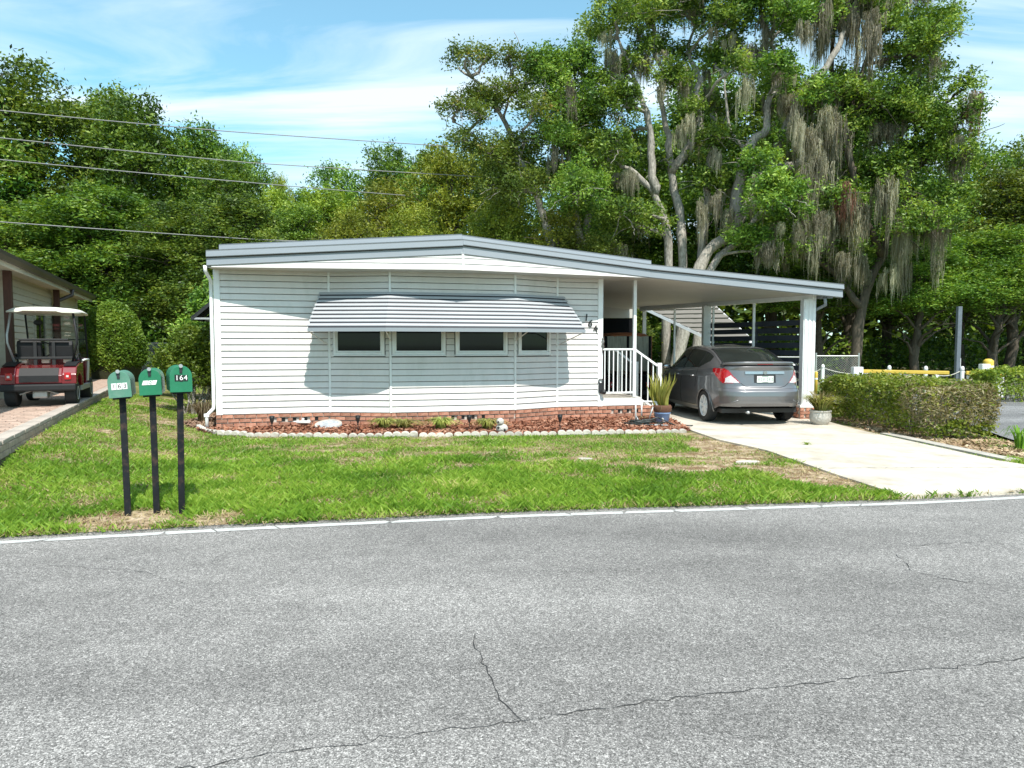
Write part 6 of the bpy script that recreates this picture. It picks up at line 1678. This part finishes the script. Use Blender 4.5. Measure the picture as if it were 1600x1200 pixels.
PA = [proto_tree('a', s, m_leaf_dark, M['bark_dark'], 46000, 0.155, clump=0.36, fill=0.22) for s in (101, 113, 127, 139)]
PM = [proto_tree('m', s, m_leaf_mid, M['bark_dark'], 42000, 0.145, clump=0.33, fill=0.22) for s in (151, 163)]
PB = [proto_tree('b', s, m_leaf_yel, M['bark_dark'], 34000, 0.16, clump=0.33, fill=0.25) for s in (171, 183, 197)]
def fill_tree(proto, x, y, top, r, label, group, rng, z0=0.0, lift=0.0):
    t = thing('broadleaf_tree', (x, y, z0), label, 'tree', group, rz=rng.uniform(0, 6.28))
    s = r / 2.6; h = (top - z0) / (10.5 if x < -14 else 9.9); sx = s * rng.uniform(0.95, 1.1)
    for nm, me in (('crown', proto[0]), ('trunk', proto[1])):
        o = link(nm, me, t); o.scale = (sx, sx, h)
        if nm == 'crown' and lift: o.location = (0, 0, lift); o.scale = (sx, sx, (top - lift) / (10.5 if x < -14 else 9.9))
    return t
rg = random.Random(77)
# (x, y, height of the top, crown radius, proto, label)
TREES = [
 (-29.0, 36, 16.2, 4.6, 'A0', 'tall dark green tree cut off by the left edge above the neighbour roof'),
 (-26.3, 38, 17.5, 4.2, 'A1', 'tallest dark green tree at the left edge with rounded top'),
 (-25.0, 43, 18.8, 3.4, 'A2', 'dark green tree peak just right of the tallest left tree'),
 (-21.0, 38, 15.7, 3.6, 'A3', 'dark green tree with flat top crossed by the topmost wire'),
 (-18.2, 40, 14.8, 3.1, 'A0', 'dark green tree sloping down right of the flat-topped left tree'),
 (-14.9, 36, 11.6, 2.7, 'A1', 'dark green tree where the topmost wire meets the sky'),
 (-17.7, 45, 15.7, 2.2, 'M0', 'slim airy tree standing out against the sky left of the sprig'),
 (-20.4, 28, 7.9, 2.9, 'M1', 'grey-green lower tree just above the neighbour roof at far left'),
 (-17.0, 29, 9.0, 3.1, 'A2', 'dense green lower tree above the middle of the neighbour roof'),
 (-13.2, 28, 7.2, 2.6, 'A3', 'green lower tree above the end of the neighbour roof'),
 (-10.9, 27.5, 7.4, 2.3, 'A0', 'green lower tree touching the left end of the mobile home roof'),
 (-9.6, 31, 8.0, 2.2, 'M0', 'olive lower tree behind the left end of the mobile home roof'),
 (-13.4, 46, 12.2, 3.2, 'M1', 'far green tree low behind the yellow-green saplings at left centre'),
 (-12.0, 48, 14.4, 3.2, 'M0', 'far round-topped tree left of the middle treeline peak'),
 (-8.2, 47, 14.6, 2.9, 'A1', 'far dark tree forming the middle treeline peak'),
 (-5.2, 44, 14.2, 2.8, 'M1', 'far tree at the right of the middle treeline peak'),
 (6.3, 38, 13.6, 3.4, 'A2', 'dark tree filling behind the leaning grey trunks'),
 (10.4, 38, 16.0, 3.9, 'A3', 'dark tree filling behind the middle of the mossy oaks'),
 (14.6, 39, 16.5, 4.0, 'A0', 'dark tree filling behind the thick moss curtains'),
 (18.6, 38, 15.5, 3.7, 'A1', 'dark tree filling behind the right part of the mossy oak'),
 (22.0, 40, 13.2, 3.4, 'M0', 'dark tree behind the right rim of the mossy oak'),
 (25.0, 38, 12.6, 2.9, 'M1', 'bright green tree right of the mossy oak against the sky'),
 (29.5, 39, 13.8, 3.3, 'M0', 'bright green tree nearest the right edge of the treeline'),
 (33.5, 38, 13.0, 3.4, 'A2', 'green tree beyond the right edge'),
 (23.9, 33, 10.2, 2.9, 'M1', 'leafy green tree in front of the right treeline above the hedge end'),
 (27.2, 34, 10.8, 2.9, 'M0', 'leafy green tree at the right edge with dark trunk'),
 (18.0, 30.5, 6.6, 2.5, 'M1', 'small bright green tree below the moss left of the tall pole'),
 (21.6, 30.5, 6.9, 2.5, 'M0', 'small bright green tree right of the tall pole'),
 (14.2, 32, 6.2, 2.6, 'A3', 'small dark tree seen under the carport roof end'),
 (4.2, 36, 11.8, 3.0, 'M1', 'dark tree behind the slender leaning tree'),
 (-11.9, 35, 9.6, 2.0, 'B0', 'yellow-green sapling left of the pale sprig'),
 (-8.7, 33, 8.9, 2.3, 'B1', 'yellow-green tree behind the left roof slope'),
 (-5.9, 33.5, 9.4, 2.3, 'B2', 'yellow-green tree behind the roof between left slope and ridge'),
 (-13.0, 39, 11.2, 0.9, 'B0', 'thin pale sprig of a tree poking above the treeline'),
 (-3.4, 36, 11.9, 2.9, 'B1', 'large yellow-green tree left of the slender leaning tree'),
 (-4.3, 29.5, 7.3, 2.0, 'B2', 'yellow-green shrubby tree right behind the roof left of its ridge'),
 (-0.6, 30.5, 8.3, 2.2, 'B0', 'yellow-green tree right behind the roof ridge'),
 (-0.6, 38, 13.0, 3.2, 'M1', 'mid green tree behind the slender leaning tree foot'),
 (1.9, 28.6, 7.0, 1.7, 'B2', 'yellow-green shrubby tree at the foot of the slender leaning tree'),
 (-6.9, 29.5, 7.2, 1.8, 'B1', 'low yellow-green tree over the left roof slope'),
 (3.6, 28.2, 6.2, 1.6, 'M0', 'low green tree behind the right roof slope'),
]
for (x, y, top, r, pk, lab) in TREES:
    pro = {'A': PA, 'M': PM, 'B': PB}[pk[0]][int(pk[1])]
    fill_tree(pro, x, y, top, r, lab, 'trees behind the houses', rg, lift=1.9 if (x > 13 and y < 35) else (1.0 if (x < -9 and y < 32) else 0.0))

# ---- moss: strands hanging in ragged curtains
def moss_mesh(seed, n=150, m=None, dens=1.0):
    """wispy strands: many thin ribbons that start at different heights on a rounded cushion and thin out downwards"""
    rs = np.random.RandomState(seed); Vs = []; Fs = []
    ns = 13; sub = rs.normal(size=(ns, 2)) * 0.30; sl = 0.35 + 0.65 * rs.rand(ns); sz = -0.28 * rs.rand(ns) - 0.25 * (sub ** 2).sum(1)
    for k in range(int(n * dens)):
        j = rs.randint(ns); c = sub[j] + rs.normal(size=2) * 0.07; L = sl[j] * (0.12 + 0.88 * rs.rand() ** 1.3); z = sz[j] - 0.45 * rs.rand() ** 1.5 * sl[j]
        w = 0.010 + 0.016 * rs.rand(); a = rs.rand() * PI; s = np.array([math.cos(a), math.sin(a), 0]) * w; o = len(Vs); p = np.array([c[0], c[1], z])
        sg = 5; dx = rs.normal(size=2) * 0.05; ph = rs.rand() * 6
        for i in range(sg + 1):
            t = i / sg; q = p + np.array([dx[0] * t + 0.035 * math.sin(6 * t + ph), dx[1] * t + 0.035 * math.cos(5 * t + ph), -(L - 0.3 * sl[j] * 0) * t * 0.8]) + np.array([rs.normal(), rs.normal(), 0]) * 0.018
            ww = (1 - t ** 1.3) * (0.5 + 0.9 * rs.rand()) + 0.04
            Vs += [q - s * ww, q + s * ww]
        for i in range(sg): Fs.append((o + 2 * i, o + 2 * i + 1, o + 2 * i + 3, o + 2 * i + 2))
    return np_mesh('moss_clump', np.array(Vs), np.array(Fs), m or m_moss)
MOSS = [moss_mesh(s, 420) for s in (1, 2, 3, 4, 5, 6)]
MOSSB = moss_mesh(9, 420, m_moss_brown)

def big_tree(name, base, label, cat, limbs, lobes, nleaf, lsize, m_leaf, m_bark, seed, moss=(), clump=0.5, group=None, ydepth=1.2, auto_moss=0, fill=0.3, side=14):
    """limbs: lists of (x,z,r0,r1,pts); coordinates in world metres at the tree's own depth"""
    rs = np.random.RandomState(seed); bx_, by_ = base
    t = thing(name, (bx_, by_, 0), label, cat, group)
    mb = MB(); Qs = []
    dep = {}
    for pts, r0, r1 in limbs:
        k = len(pts); P = []
        y = dep.get(pts[0], 0.0 if pts[0][1] < 2 else rs.normal() * 0.3)
        drift = rs.normal() * ydepth * 0.35
        for i, (x, z) in enumerate(pts):
            yy = dep.get((x, z), y + drift * math.sin(i * 0.8) + rs.normal() * 0.12); dep[(x, z)] = yy; P.append((x - bx_, yy, z))
        Qs += limb(mb, P, r0, r1, rs, 10, 0.045)
    L3 = []
    for lb in list(lobes) + [(lb[0] - (0.5 if lb[0] > 16.5 else 0) + rs.normal() * .5, lb[1] + rs.normal() * .45, lb[2] * .7, lb[3] * .6) for lb in lobes if lb[2] > 0.75]:
        x, z, rx, rz = lb; y = rs.normal() * ydepth * 0.8 - 0.3
        L3.append((x - bx_, y, z, rx * 1.05, rx * 1.1, rz)); c = Vector((x - bx_, y, z))
        b = min(Qs, key=lambda q: (q - c).length + max(0, q.z - c.z) * 1.5)
        limb(mb, [b, b.lerp(c, 0.5) + Vector((rs.normal() * .15, rs.normal() * .15, 0.1)), c], 0.085, 0.03, rs, 6, 0.05)
        for _ in range(6):
            e = c + Vector((rs.normal() * rx * 0.75, rs.normal() * rx * 0.7, rs.normal() * rz * 0.75)); limb(mb, [c, c.lerp(e, 0.5) + Vector((rs.normal() * .1, 0, .08)), e], 0.028, 0.009, rs, 4, 0.04)
    mb.build('trunk', m_bark, t, smooth=True)
    link('crown', crown_mesh('crown', L3, nleaf, lsize, m_leaf, seed + 3, clump=clump, fill=fill), t)
    rgm = random.Random(seed)
    def hang(x, y, z, ln, w, me=None):
        o = link('moss_clump', me or rgm.choice(MOSS), t); o.location = (x - bx_, y, z); o.scale = (w * 1.08, w * 1.08, ln * 0.88); o.rotation_euler = (0, 0, rgm.uniform(0, 6.28))
    for mo_ in moss:
        x, z, ln, w = mo_[:4]; yy = rgm.uniform(-1.6, 0.4) if len(mo_) == 4 else -2.3
        hang(x, yy, z, ln, w, MOSSB if len(mo_) > 4 else None)
        hang(x + rgm.uniform(-.25, .25), yy + rgm.uniform(-.4, .4), z - rgm.uniform(0, 0.4), ln * rgm.uniform(0.5, 0.85), w * 0.8)
    for k in range(auto_moss):
        lb = L3[rgm.randrange(len(L3))]
        hang(lb[0] + bx_ + rgm.uniform(-0.8, 0.8) * lb[3], lb[1] + rgm.uniform(-.8, .6) * lb[4], lb[2] - rgm.uniform(0.2, 0.8) * lb[5], rgm.uniform(0.6, 1.9), rgm.uniform(0.25, 0.5))
    return t

# slender tree leaning left
big_tree('leaning_tree', (2.8, 28.5), 'slender tree leaning left over the roof with sparse golden-olive twigs', 'tree',
    [([(2.8, -.2), (1.8, 4.7), (1.4, 6.8), (0.5, 8.9), (-0.3, 10.8), (-1.4, 12.2), (-2.2, 12.9)], 0.26, 0.03), ([(1.8, 4.7), (2.4, 7.1), (2.4, 9.7), (2.6, 11.8), (2.5, 13.4)], 0.16, 0.04), ([(0.5, 8.9), (-1.0, 9.9), (-2.4, 10.8)], 0.09, 0.02), ([(-0.3, 10.8), (-0.1, 12.2), (-0.1, 13.6)], 0.06, 0.015)],
    [(-1.8, 12.8, 0.73, 0.47), (-1.0, 13.0, 0.52, 0.52), (-0.1, 13.2, 0.47, 0.47), (-2.1, 11.0, 0.73, 0.58), (-1.2, 10.5, 0.58, 0.47), (0.0, 11.8, 0.63, 0.68), (0.8, 10.8, 0.66, 0.79), (0.5, 7.9, 0.92, 0.92), (-0.7, 11.5, .8, .6), (-0.9, 9.3, 1.0, .8), (0.1, 9.5, .9, .9), (-1.7, 11.8, .7, .5), (0.6, 12.9, .6, .6), (-0.4, 8.0, 1.0, .8), (-1.9, 9.6, .7, .5)],
    30000, 0.125, m_leaf_mix, M['bark'], 301, clump=0.30, ydepth=0.7)
big_tree('oak_tree', (3.4, 29.6), 'full green oak crown right of the slender leaning tree', 'tree',
    [([(3.4, -.2), (3.0, 5.0), (2.6, 8.0), (2.2, 11.0), (2.0, 13.6)], 0.28, 0.05), ([(3.0, 5.0), (3.4, 8.2), (3.2, 11.4), (3.0, 13.0)], 0.18, 0.04)],
    [(1.3, 12.4, 0.92, 1.05), (2.6, 12.9, 0.84, 0.92), (2.1, 11.3, 1.31, 1.18), (3.1, 11.3, 0.66, 1.31), (1.6, 10.0, 1.05, 0.92), (2.9, 9.5, 0.92, 1.31), (2.6, 7.6, 1.18, 1.18), (1.4, 8.8, 0.8, 0.8), (3.3, 6.4, 1.0, 1.0), (1.9, 13.4, .6, .5)],
    52000, 0.13, m_leaf_mid, M['bark'], 311, clump=0.30, ydepth=1.0, auto_moss=4)
# the mossy live oaks
K = 29.0
big_tree('live_oak', (7.2, K), 'grey-trunked live oak with several upright stems and thin hanging moss', 'tree',
    [([(6.6, -.2), (6.4, 6.0), (5.9, 7.8), (5.1, 8.7), (4.0, 9.4), (2.7, 10.4)], 0.22, 0.04), ([(5.9, 7.8), (5.7, 9.5), (5.6, 10.8), (5.2, 12.0), (4.8, 12.9), (4.3, 14.1)], 0.19, 0.05),
     ([(7.1, -.2), (7.1, 5.0), (7.0, 7.3), (6.7, 8.9), (6.5, 10.3), (6.2, 11.8), (6.2, 13.0), (5.9, 13.8), (5.7, 15.4)], 0.22, 0.05), ([(6.7, 8.9), (7.6, 10.3), (7.6, 11.8), (7.7, 12.8), (7.4, 13.8), (7.7, 15.2)], 0.20, 0.05),
     ([(8.0, -.2), (8.0, 5.3), (8.2, 7.6), (8.2, 9.2), (8.6, 10.8)], 0.22, 0.06)],
    [(4.3, 14.6, 1.22, 1.09), (5.7, 15.5, 1.22, 0.82), (7.6, 15.6, 1.36, 0.95), (5.0, 13.0, 0.7, 0.5), (7.3, 13.9, 0.7, 0.55), (4.1, 11.1, 0.87, 1.3), (3.5, 9.5, 1.0, 1.2), (5.2, 10.6, 0.6, 0.7), (8.3, 9.8, 1.0, 0.9), (8.7, 11.6, 0.8, 0.7), (5.1, 6.6, 1.3, 0.9), (3.8, 12.6, 0.7, 0.6), (8.4, 14.4, 1.0, 0.9), (6.6, 16.4, 1.3, 0.8), (6.4, 12.4, .8, .7), (7.9, 8.3, .8, .7), (6.2, 9.3, .6, .5), (7.2, 11.0, .6, .6), (6.0, 14.2, .8, .6)],
    70000, 0.14, m_leaf_mid, M['bark'], 401,
    moss=[(4.1, 13.8, 1.9, 0.54), (4.8, 14.1, 2.17, 0.54), (5.4, 13.6, 1.63, 0.54), (7.1, 13.3, 2.45, 0.54), (7.6, 11.7, 2.72, 0.6), (5.4, 7.6, 1.9, 0.49), (4.6, 8.8, 1.6, .4), (8.3, 12.6, 1.5, .4), (7.5, 7.6, 2.2, .4), (6.9, 10.9, 1.8, .4)], clump=0.30, auto_moss=24)
big_tree('live_oak', (7.3, 28.0), 'pale live oak trunk slanting up to the right with bright leaf masses low down', 'tree',
    [([(6.6, -.3), (7.7, 4.9), (9.1, 6.3), (10.4, 8.9), (11.1, 10.7), (12.0, 12.1), (12.8, 13.2), (13.3, 14.6), (13.6, 16.3)], 0.28, 0.07), ([(7.3, -.2), (8.2, 4.7), (9.6, 6.1), (10.6, 8.0)], 0.22, 0.08), ([(9.1, 6.3), (9.5, 9.4), (10.2, 10.3), (10.4, 11.5), (10.8, 12.3), (10.6, 14.1)], 0.26, 0.05), ([(10.4, 8.9), (11.6, 9.0), (12.9, 10.1), (14.4, 11.1)], 0.24, 0.06), ([(9.5, 9.4), (8.8, 10.6), (8.6, 12.4)], 0.10, 0.03)],
    [(9.5, 8.4, 1.15, 1.05), (9.9, 7.1, 1.09, 1.0), (9.3, 5.9, 0.8, 0.6), (9.8, 14.9, 1.09, 1.36), (10.6, 13.4, 1.0, 0.9), (8.9, 13.6, 0.8, 0.8), (11.7, 11.4, 0.9, 0.9), (12.2, 14.6, 1.0, 1.0), (10.8, 9.9, 0.7, 0.6), (9.9, 12.0, 0.7, 0.6), (10.2, 16.4, 1.2, 0.8)],
    62000, 0.14, m_leaf_mid, M['bark'], 421,
    moss=[(9.2, 13.6, 1.63, 0.54), (10.3, 12.7, 1.63, 0.54), (11.0, 11.7, 1.9, 0.68), (12.0, 12.7, 2.72, 0.68), (12.5, 11.1, 2.99, 0.76), (9.8, 5.8, 1.36, 0.68), (11.6, 10.3, 2.45, 0.68), (11.1, 8.7, 2.72, 0.6), (11.7, 7.0, 2.45, 0.6), (12.2, 6.8, 2.17, 0.65), (8.7, 7.3, 1.63, 0.38), (9.5, 13.6, 2.17, 0.54), (12.2, 15.5, 2.99, 0.68), (12.8, 15.7, 3.26, 0.68), (10.9, 10.6, 2.0, .5), (11.9, 9.2, 2.6, .6), (11.2, 6.6, 1.9, .5)], clump=0.30, auto_moss=26)
big_tree('live_oak', (14.6, K), 'huge live oak draped in long grey curtains of moss right of the carport', 'tree',
    [([(14.5, -.2), (14.8, 3.2), (15.6, 5.4), (16.3, 8.1), (16.9, 10.8), (17.4, 13.8)], 0.24, 0.05), ([(15.6, 5.4), (14.4, 7.3), (13.6, 10.3), (14.4, 13.0), (15.5, 16.2)], 0.18, 0.05), ([(16.3, 8.1), (17.2, 9.5), (17.7, 11.4)], 0.16, 0.05), ([(14.8, 3.2), (13.3, 5.1), (11.7, 5.4)], 0.16, 0.05), ([(13.6, 10.3), (13.2, 13.0), (13.6, 16.8)], 0.15, 0.05)],
    [(13.6, 15.2, 0.9, 0.8), (15.0, 15.8, 0.9, 0.6), (17.0, 14.4, 0.9, 1.0), (16.6, 12.9, 1.2, 1.1), (17.7, 11.7, 0.8, 0.9), (16.3, 11.4, 1.5, 1.2), (14.7, 11.3, 1.2, 1.0), (13.6, 10.5, 1.0, 0.8), (17.1, 9.3, 1.5, 1.1), (15.2, 8.4, 1.3, 1.0), (17.3, 7.5, 1.0, 0.9), (13.3, 7.6, 1.1, 0.9), (16.3, 6.4, 1.4, 0.8), (14.4, 5.4, 1.1, 0.7), (12.4, 7.6, 1.0, 0.9), (17.3, 10.3, 1.0, 0.9), (13.8, 12.4, 1.2, 1.0), (12.6, 10.0, .9, .8), (15.3, 14.2, 1.0, .8), (16.1, 13.4, .9, .7), (12.3, 5.6, 1.0, .7)],
    95000, 0.14, m_leaf_mid, M['bark_dark'], 441,
    moss=[(13.3, 16.0, 4.08, 0.76), (13.9, 14.6, 3.53, 0.76), (14.4, 12.7, 2.99, 0.68), (13.2, 10.8, 4.62, 0.82), (13.6, 9.5, 5.4, 0.82), (13.9, 8.6, 4.6, 0.6), (14.7, 8.7, 3.81, 0.68), (14.1, 7.6, 3.26, 0.54), (16.0, 8.1, 3.53, 0.68), (16.9, 7.6, 3.26, 0.68), (17.7, 11.4, 2.17, 0.6, 1), (17.8, 11.2, 2.9, 0.6), (18.2, 10.0, 2.45, 0.68), (16.3, 16.4, 2.17, 0.68), (15.5, 16.5, 2.45, 0.68), (14.6, 16.6, 2.6, .7), (17.1, 7.3, 2.72, 0.6), (15.6, 7.0, 3.26, 0.54), (16.3, 5.4, 2.17, 0.41), (17.4, 5.4, 1.63, 0.41), (14.8, 5.4, 2.17, 0.49), (12.9, 8.0, 2.0, 0.55, 1), (13.0, 7.4, 2.6, .5), (15.3, 5.0, 1.6, .4), (13.6, 5.6, 2.2, .5), (15.0, 10.3, 2.6, .6), (16.6, 10.2, 2.2, .6), (12.8, 12.6, 2.4, .6)], clump=0.30, auto_moss=40)

# ---- far wood and undergrowth: nobody could count these
def mass(name, n, xr, yr, zr, size, m, seed, label, gaps=0.0, fn=None):
    rs = np.random.RandomState(seed); X = rs.uniform(*xr, n * 2); Y = rs.uniform(*yr, n * 2)
    top = zr[1] * (0.55 + 0.75 * fnoise(X, Y * 0.2, 0.22, seed)); Z = zr[0] + (top - zr[0]) * rs.rand(n * 2) ** 0.7
    ok = fnoise(X, Z, 0.9, seed + 5) > gaps
    if fn is not None: ok &= fn(X, Y)
    C = np.stack([X, Y, Z], -1)[ok][:n]; S = size * (0.6 + 0.8 * rs.rand(len(C))); V, F = leaves(C, S, rs, wide=0.6)
    return tag(link(name, np_mesh(name, V, F, m)), label, 'foliage', kind='stuff')
mass('far_wood', 60000, (-55, 60), (52, 60), (0, 11), 0.75, m_leaf_dark, 61, 'dark green wood closing the view behind the trees')
mass('undergrowth', 52000, (-36, 8), (37, 48), (0, 3.6), 0.26, m_leaf_dark, 62, 'dark shrubby undergrowth below the left trees', 0.36, lambda X, Y: Y > 29)
mass('woodland_undergrowth', 42000, (5, 40), (37, 48), (0, 2.6), 0.22, m_leaf_dark, 63, 'shaded undergrowth below the mossy oaks at the right', 0.42)

# ---- shrubs
def shrub(name, loc, lobes, n, size, m, seed, label, cat, clump=0.16, stems=8, fill=0.2, wide=0.5, group=None):
    t = thing(name, loc, label, cat, group); rs = np.random.RandomState(seed)
    link('foliage', crown_mesh('foliage', lobes, n, size, m, seed, clump=clump, fill=fill, wide=wide), t)
    mb = MB()
    for k in range(stems):
        lb = lobes[rs.randint(len(lobes))]; e = Vector((lb[0] + rs.normal() * lb[3] * .4, lb[1] + rs.normal() * lb[4] * .4, lb[2] + rs.normal() * lb[5] * .4))
        b = Vector((lb[0] * 0.4 + rs.normal() * .08, lb[1] * 0.4 + rs.normal() * .08, -0.05)); limb(mb, [b, b.lerp(e, .5) + Vector((rs.normal() * .06, 0, 0)), e], 0.022, 0.008, rs, 5, 0.02)
    mb.build('stems', M['bark'], t, smooth=True)
    return t
# clipped dome by the neighbour house
rs = np.random.RandomState(70); u = rs.normal(size=(26000, 3)); u /= np.linalg.norm(u, axis=1)[:, None]; u[:, 2] = np.abs(u[:, 2]) * np.where(rs.rand(26000) < .30, -0.58, 1)
bump_ = 1 + 0.05 * np.sin(u[:, 0] * 9 + 1) * np.cos(u[:, 2] * 8) + rs.normal(size=26000) * 0.022
C = u * bump_[:, None] * np.array([1.02, 1.02, 1.72]); C[:, 2] += 0.95
top_ = thing('clipped_shrub', (-14.0, 24.0, 0.42), 'large clipped egg-shaped green shrub beside the red golf cart', 'shrub')
V, F = leaves(C, 0.085 * (0.6 + 0.8 * rs.rand(26000)), rs, wide=0.6); link('foliage', np_mesh('foliage', V, F, m_leaf_clip), top_)
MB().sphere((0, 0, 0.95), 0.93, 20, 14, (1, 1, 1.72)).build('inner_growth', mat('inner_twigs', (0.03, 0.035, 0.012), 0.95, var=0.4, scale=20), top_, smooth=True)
MB().tube([(0, 0, -.1), (0, 0, 0.5)], 0.10, 8).build('trunk', M['bark_dark'], top_)

shrub('glossy_bush', (-7.35, 15.6, 0.0), [(0, 0, 1.45, 0.62, 0.6, 0.5), (-0.45, 0.1, 1.15, 0.45, 0.4, 0.4), (0.45, 0, 1.25, 0.45, 0.4, 0.45), (0.1, -0.1, 0.95, 0.5, 0.4, 0.4), (0.0, 0.2, 1.75, .4, .4, .28), (0.5, 0.1, 0.7, .35, .3, .35)], 9000, 0.085, m_leaf_clip, 71, 'glossy leaved bush against the left corner of the mobile home', 'bush', clump=0.14, stems=22)
shrub('lime_bush', (-11.6, 26.0, 0.1), [(0, 0, 1.3, 1.1, 0.9, 0.9), (-0.8, 0.2, 0.9, 0.8, 0.7, 0.7), (0.9, 0, 1.0, 0.8, 0.7, 0.8), (0.3, 0, 2.0, 0.7, 0.6, 0.6)], 15000, 0.12, m_leaf_clip, 72, 'brighter bush between the clipped shrub and the mobile home', 'bush', clump=0.22)
shrub('lime_bush', (-8.9, 20.0, 0.0), [(0, 0, 1.6, 0.9, 0.8, 1.2), (0.2, 0, 2.7, 0.6, 0.6, 0.7), (-0.4, 0, 1.0, 0.9, 0.8, 0.8)], 13000, 0.12, m_leaf_mid, 73, 'tall loose bush behind the dark side awning', 'bush', clump=0.22)
clump('weed_tuft', (-8.3, 17.5, 0.2), 90, 0.4, 0.4, 0.012, m_blade, 75, 'rough grass tuft at the edge of the left lawn', 'weed')
# hedge beside the driveway
def hedge(name, loc, L, W_, H_, n, m, seed, label, rz, dry=None, size=0.06):
    t = thing(name, loc, label, 'hedge', 'clipped hedges right of the driveway', rz=rz); rs = np.random.RandomState(seed)
    P = rs.rand(n, 3); f = rs.choice(5, n, p=[.30, .24, .24, .11, .11])
    x = (P[:, 0] - .5) * W_; y = P[:, 1] * L; z = 0.10 + P[:, 2] * (H_ - 0.10)
    z = np.where(f == 0, H_, z); x = np.where(f == 1, -W_ / 2, x); x = np.where(f == 2, W_ / 2, x); y = np.where(f == 3, 0, y); y = np.where(f == 4, L, y)
    # rounded shoulders, wavy faces, thin legs
    tz = z / H_; sh = 1 - 0.16 * np.clip((tz - 0.75) / 0.25, 0, 1) ** 2 - 0.22 * np.clip((0.4 - tz) / 0.4, 0, 1)
    x *= sh * (1 + 0.16 * (fnoise(y, z, 2.2, seed) - .5) * 2); z = z * (1 + 0.10 * (fnoise(x + 5, y, 2.6, seed + 2) - .5) * 2)
    ye = (np.abs(y / L - .5) * 2) ** 8; z *= 1 - 0.10 * ye
    keep = (rs.rand(n) < np.clip(0.35 + 1.5 * (tz - 0.05), 0, 1)) & (fnoise(y * 1.7 + x, z * 1.7, 2.4, seed + 7) > 0.30 - 0.1 * tz)
    C = np.stack([x, y, z], -1) + rs.normal(size=(n, 3)) * 0.035; C = C[keep]; dmask = None
    if dry: dm = dry(C[:, 0], C[:, 1], C[:, 2], rs)
    else: dm = np.zeros(len(C), bool)
    V, F = leaves(C[~dm], size * (0.6 + 0.8 * rs.rand((~dm).sum())), rs, wide=0.55); link('foliage', np_mesh('foliage', V, F, m), t)
    if dm.any():
        V, F = leaves(C[dm], size * 1.3 * (0.6 + 0.8 * rs.rand(dm.sum())), rs, wide=0.22); link('dry_foliage', np_mesh('dry_foliage', V, F, m_leaf_dry), t)['label'] = 'bare brown twiggy end of the hedge'
    mb = MB()
    for k in range(int(L * 26)):
        yb = rs.rand() * L; xb = rs.normal() * W_ * .16; e = Vector((xb + rs.normal() * .25, yb + rs.normal() * .2, H_ * (0.6 + .35 * rs.rand()))); b = Vector((xb, yb, -.03))
        e.x = max(-W_ * .46, min(W_ * .46, e.x)); e.y = max(0.05, min(L - .05, e.y))
        mb.tube([tuple(b), tuple(b.lerp(e, .5) + Vector((rs.normal() * .05, rs.normal() * .05, 0))), tuple(e)], [0.014, 0.009, 0.004], 5)
    mb.build('stems', M['bark'], t, smooth=True)
    return t
def dryf(x, y, z, rs):
    d = np.hypot((y - 0.05) / 0.62, (z - 0.62) / 0.36) + (fnoise(x + y, z, 3.0, 91) - .5) * 0.8
    return ((d < 0.95) & (rs.rand(len(x)) < 0.85)) | (rs.rand(len(x)) < 0.05) | ((fnoise(y, z, 1.8, 95) < 0.36) & (rs.rand(len(x)) < 0.5))
hedge('clipped_hedge', (7.50, 11.35, 0.02), 3.75, 1.28, 0.90, 30000, m_leaf_hedge, 81, 'long clipped hedge along the driveway with a brown dried near end', R(0.5), dryf, 0.062)
hedge('clipped_hedge', (19.5, 18.9, 0.0), 6.3, 1.1, 0.92, 16000, m_leaf_hedge, 83, 'second clipped hedge across the side street at the right edge', R(88), None, 0.085)
# lawn beyond the hedge and street
mg = mat('far_turf', (0.13, 0.19, 0.03), 0.95, var=0.3, scale=3, bump=0.5, bscale=60, dirt=((0.2, 0.17, 0.09), 1.2, 0.5))
tag(MB().add([(6.2, 22.6, 0.055), (30, 19.6, 0.055), (34, 25.5, 0.055), (6.2, 27.5, 0.055)], [(0, 1, 2, 3)]).build('far_lawn', mg), kind='structure')
tag(MB().add([(7.6, 18.2, 0.058), (60, 13, 0.058), (60, 19, 0.058), (7.2, 21.8, 0.058)], [(0, 1, 2, 3)]).build('back_street', m_asph2), kind='structure')
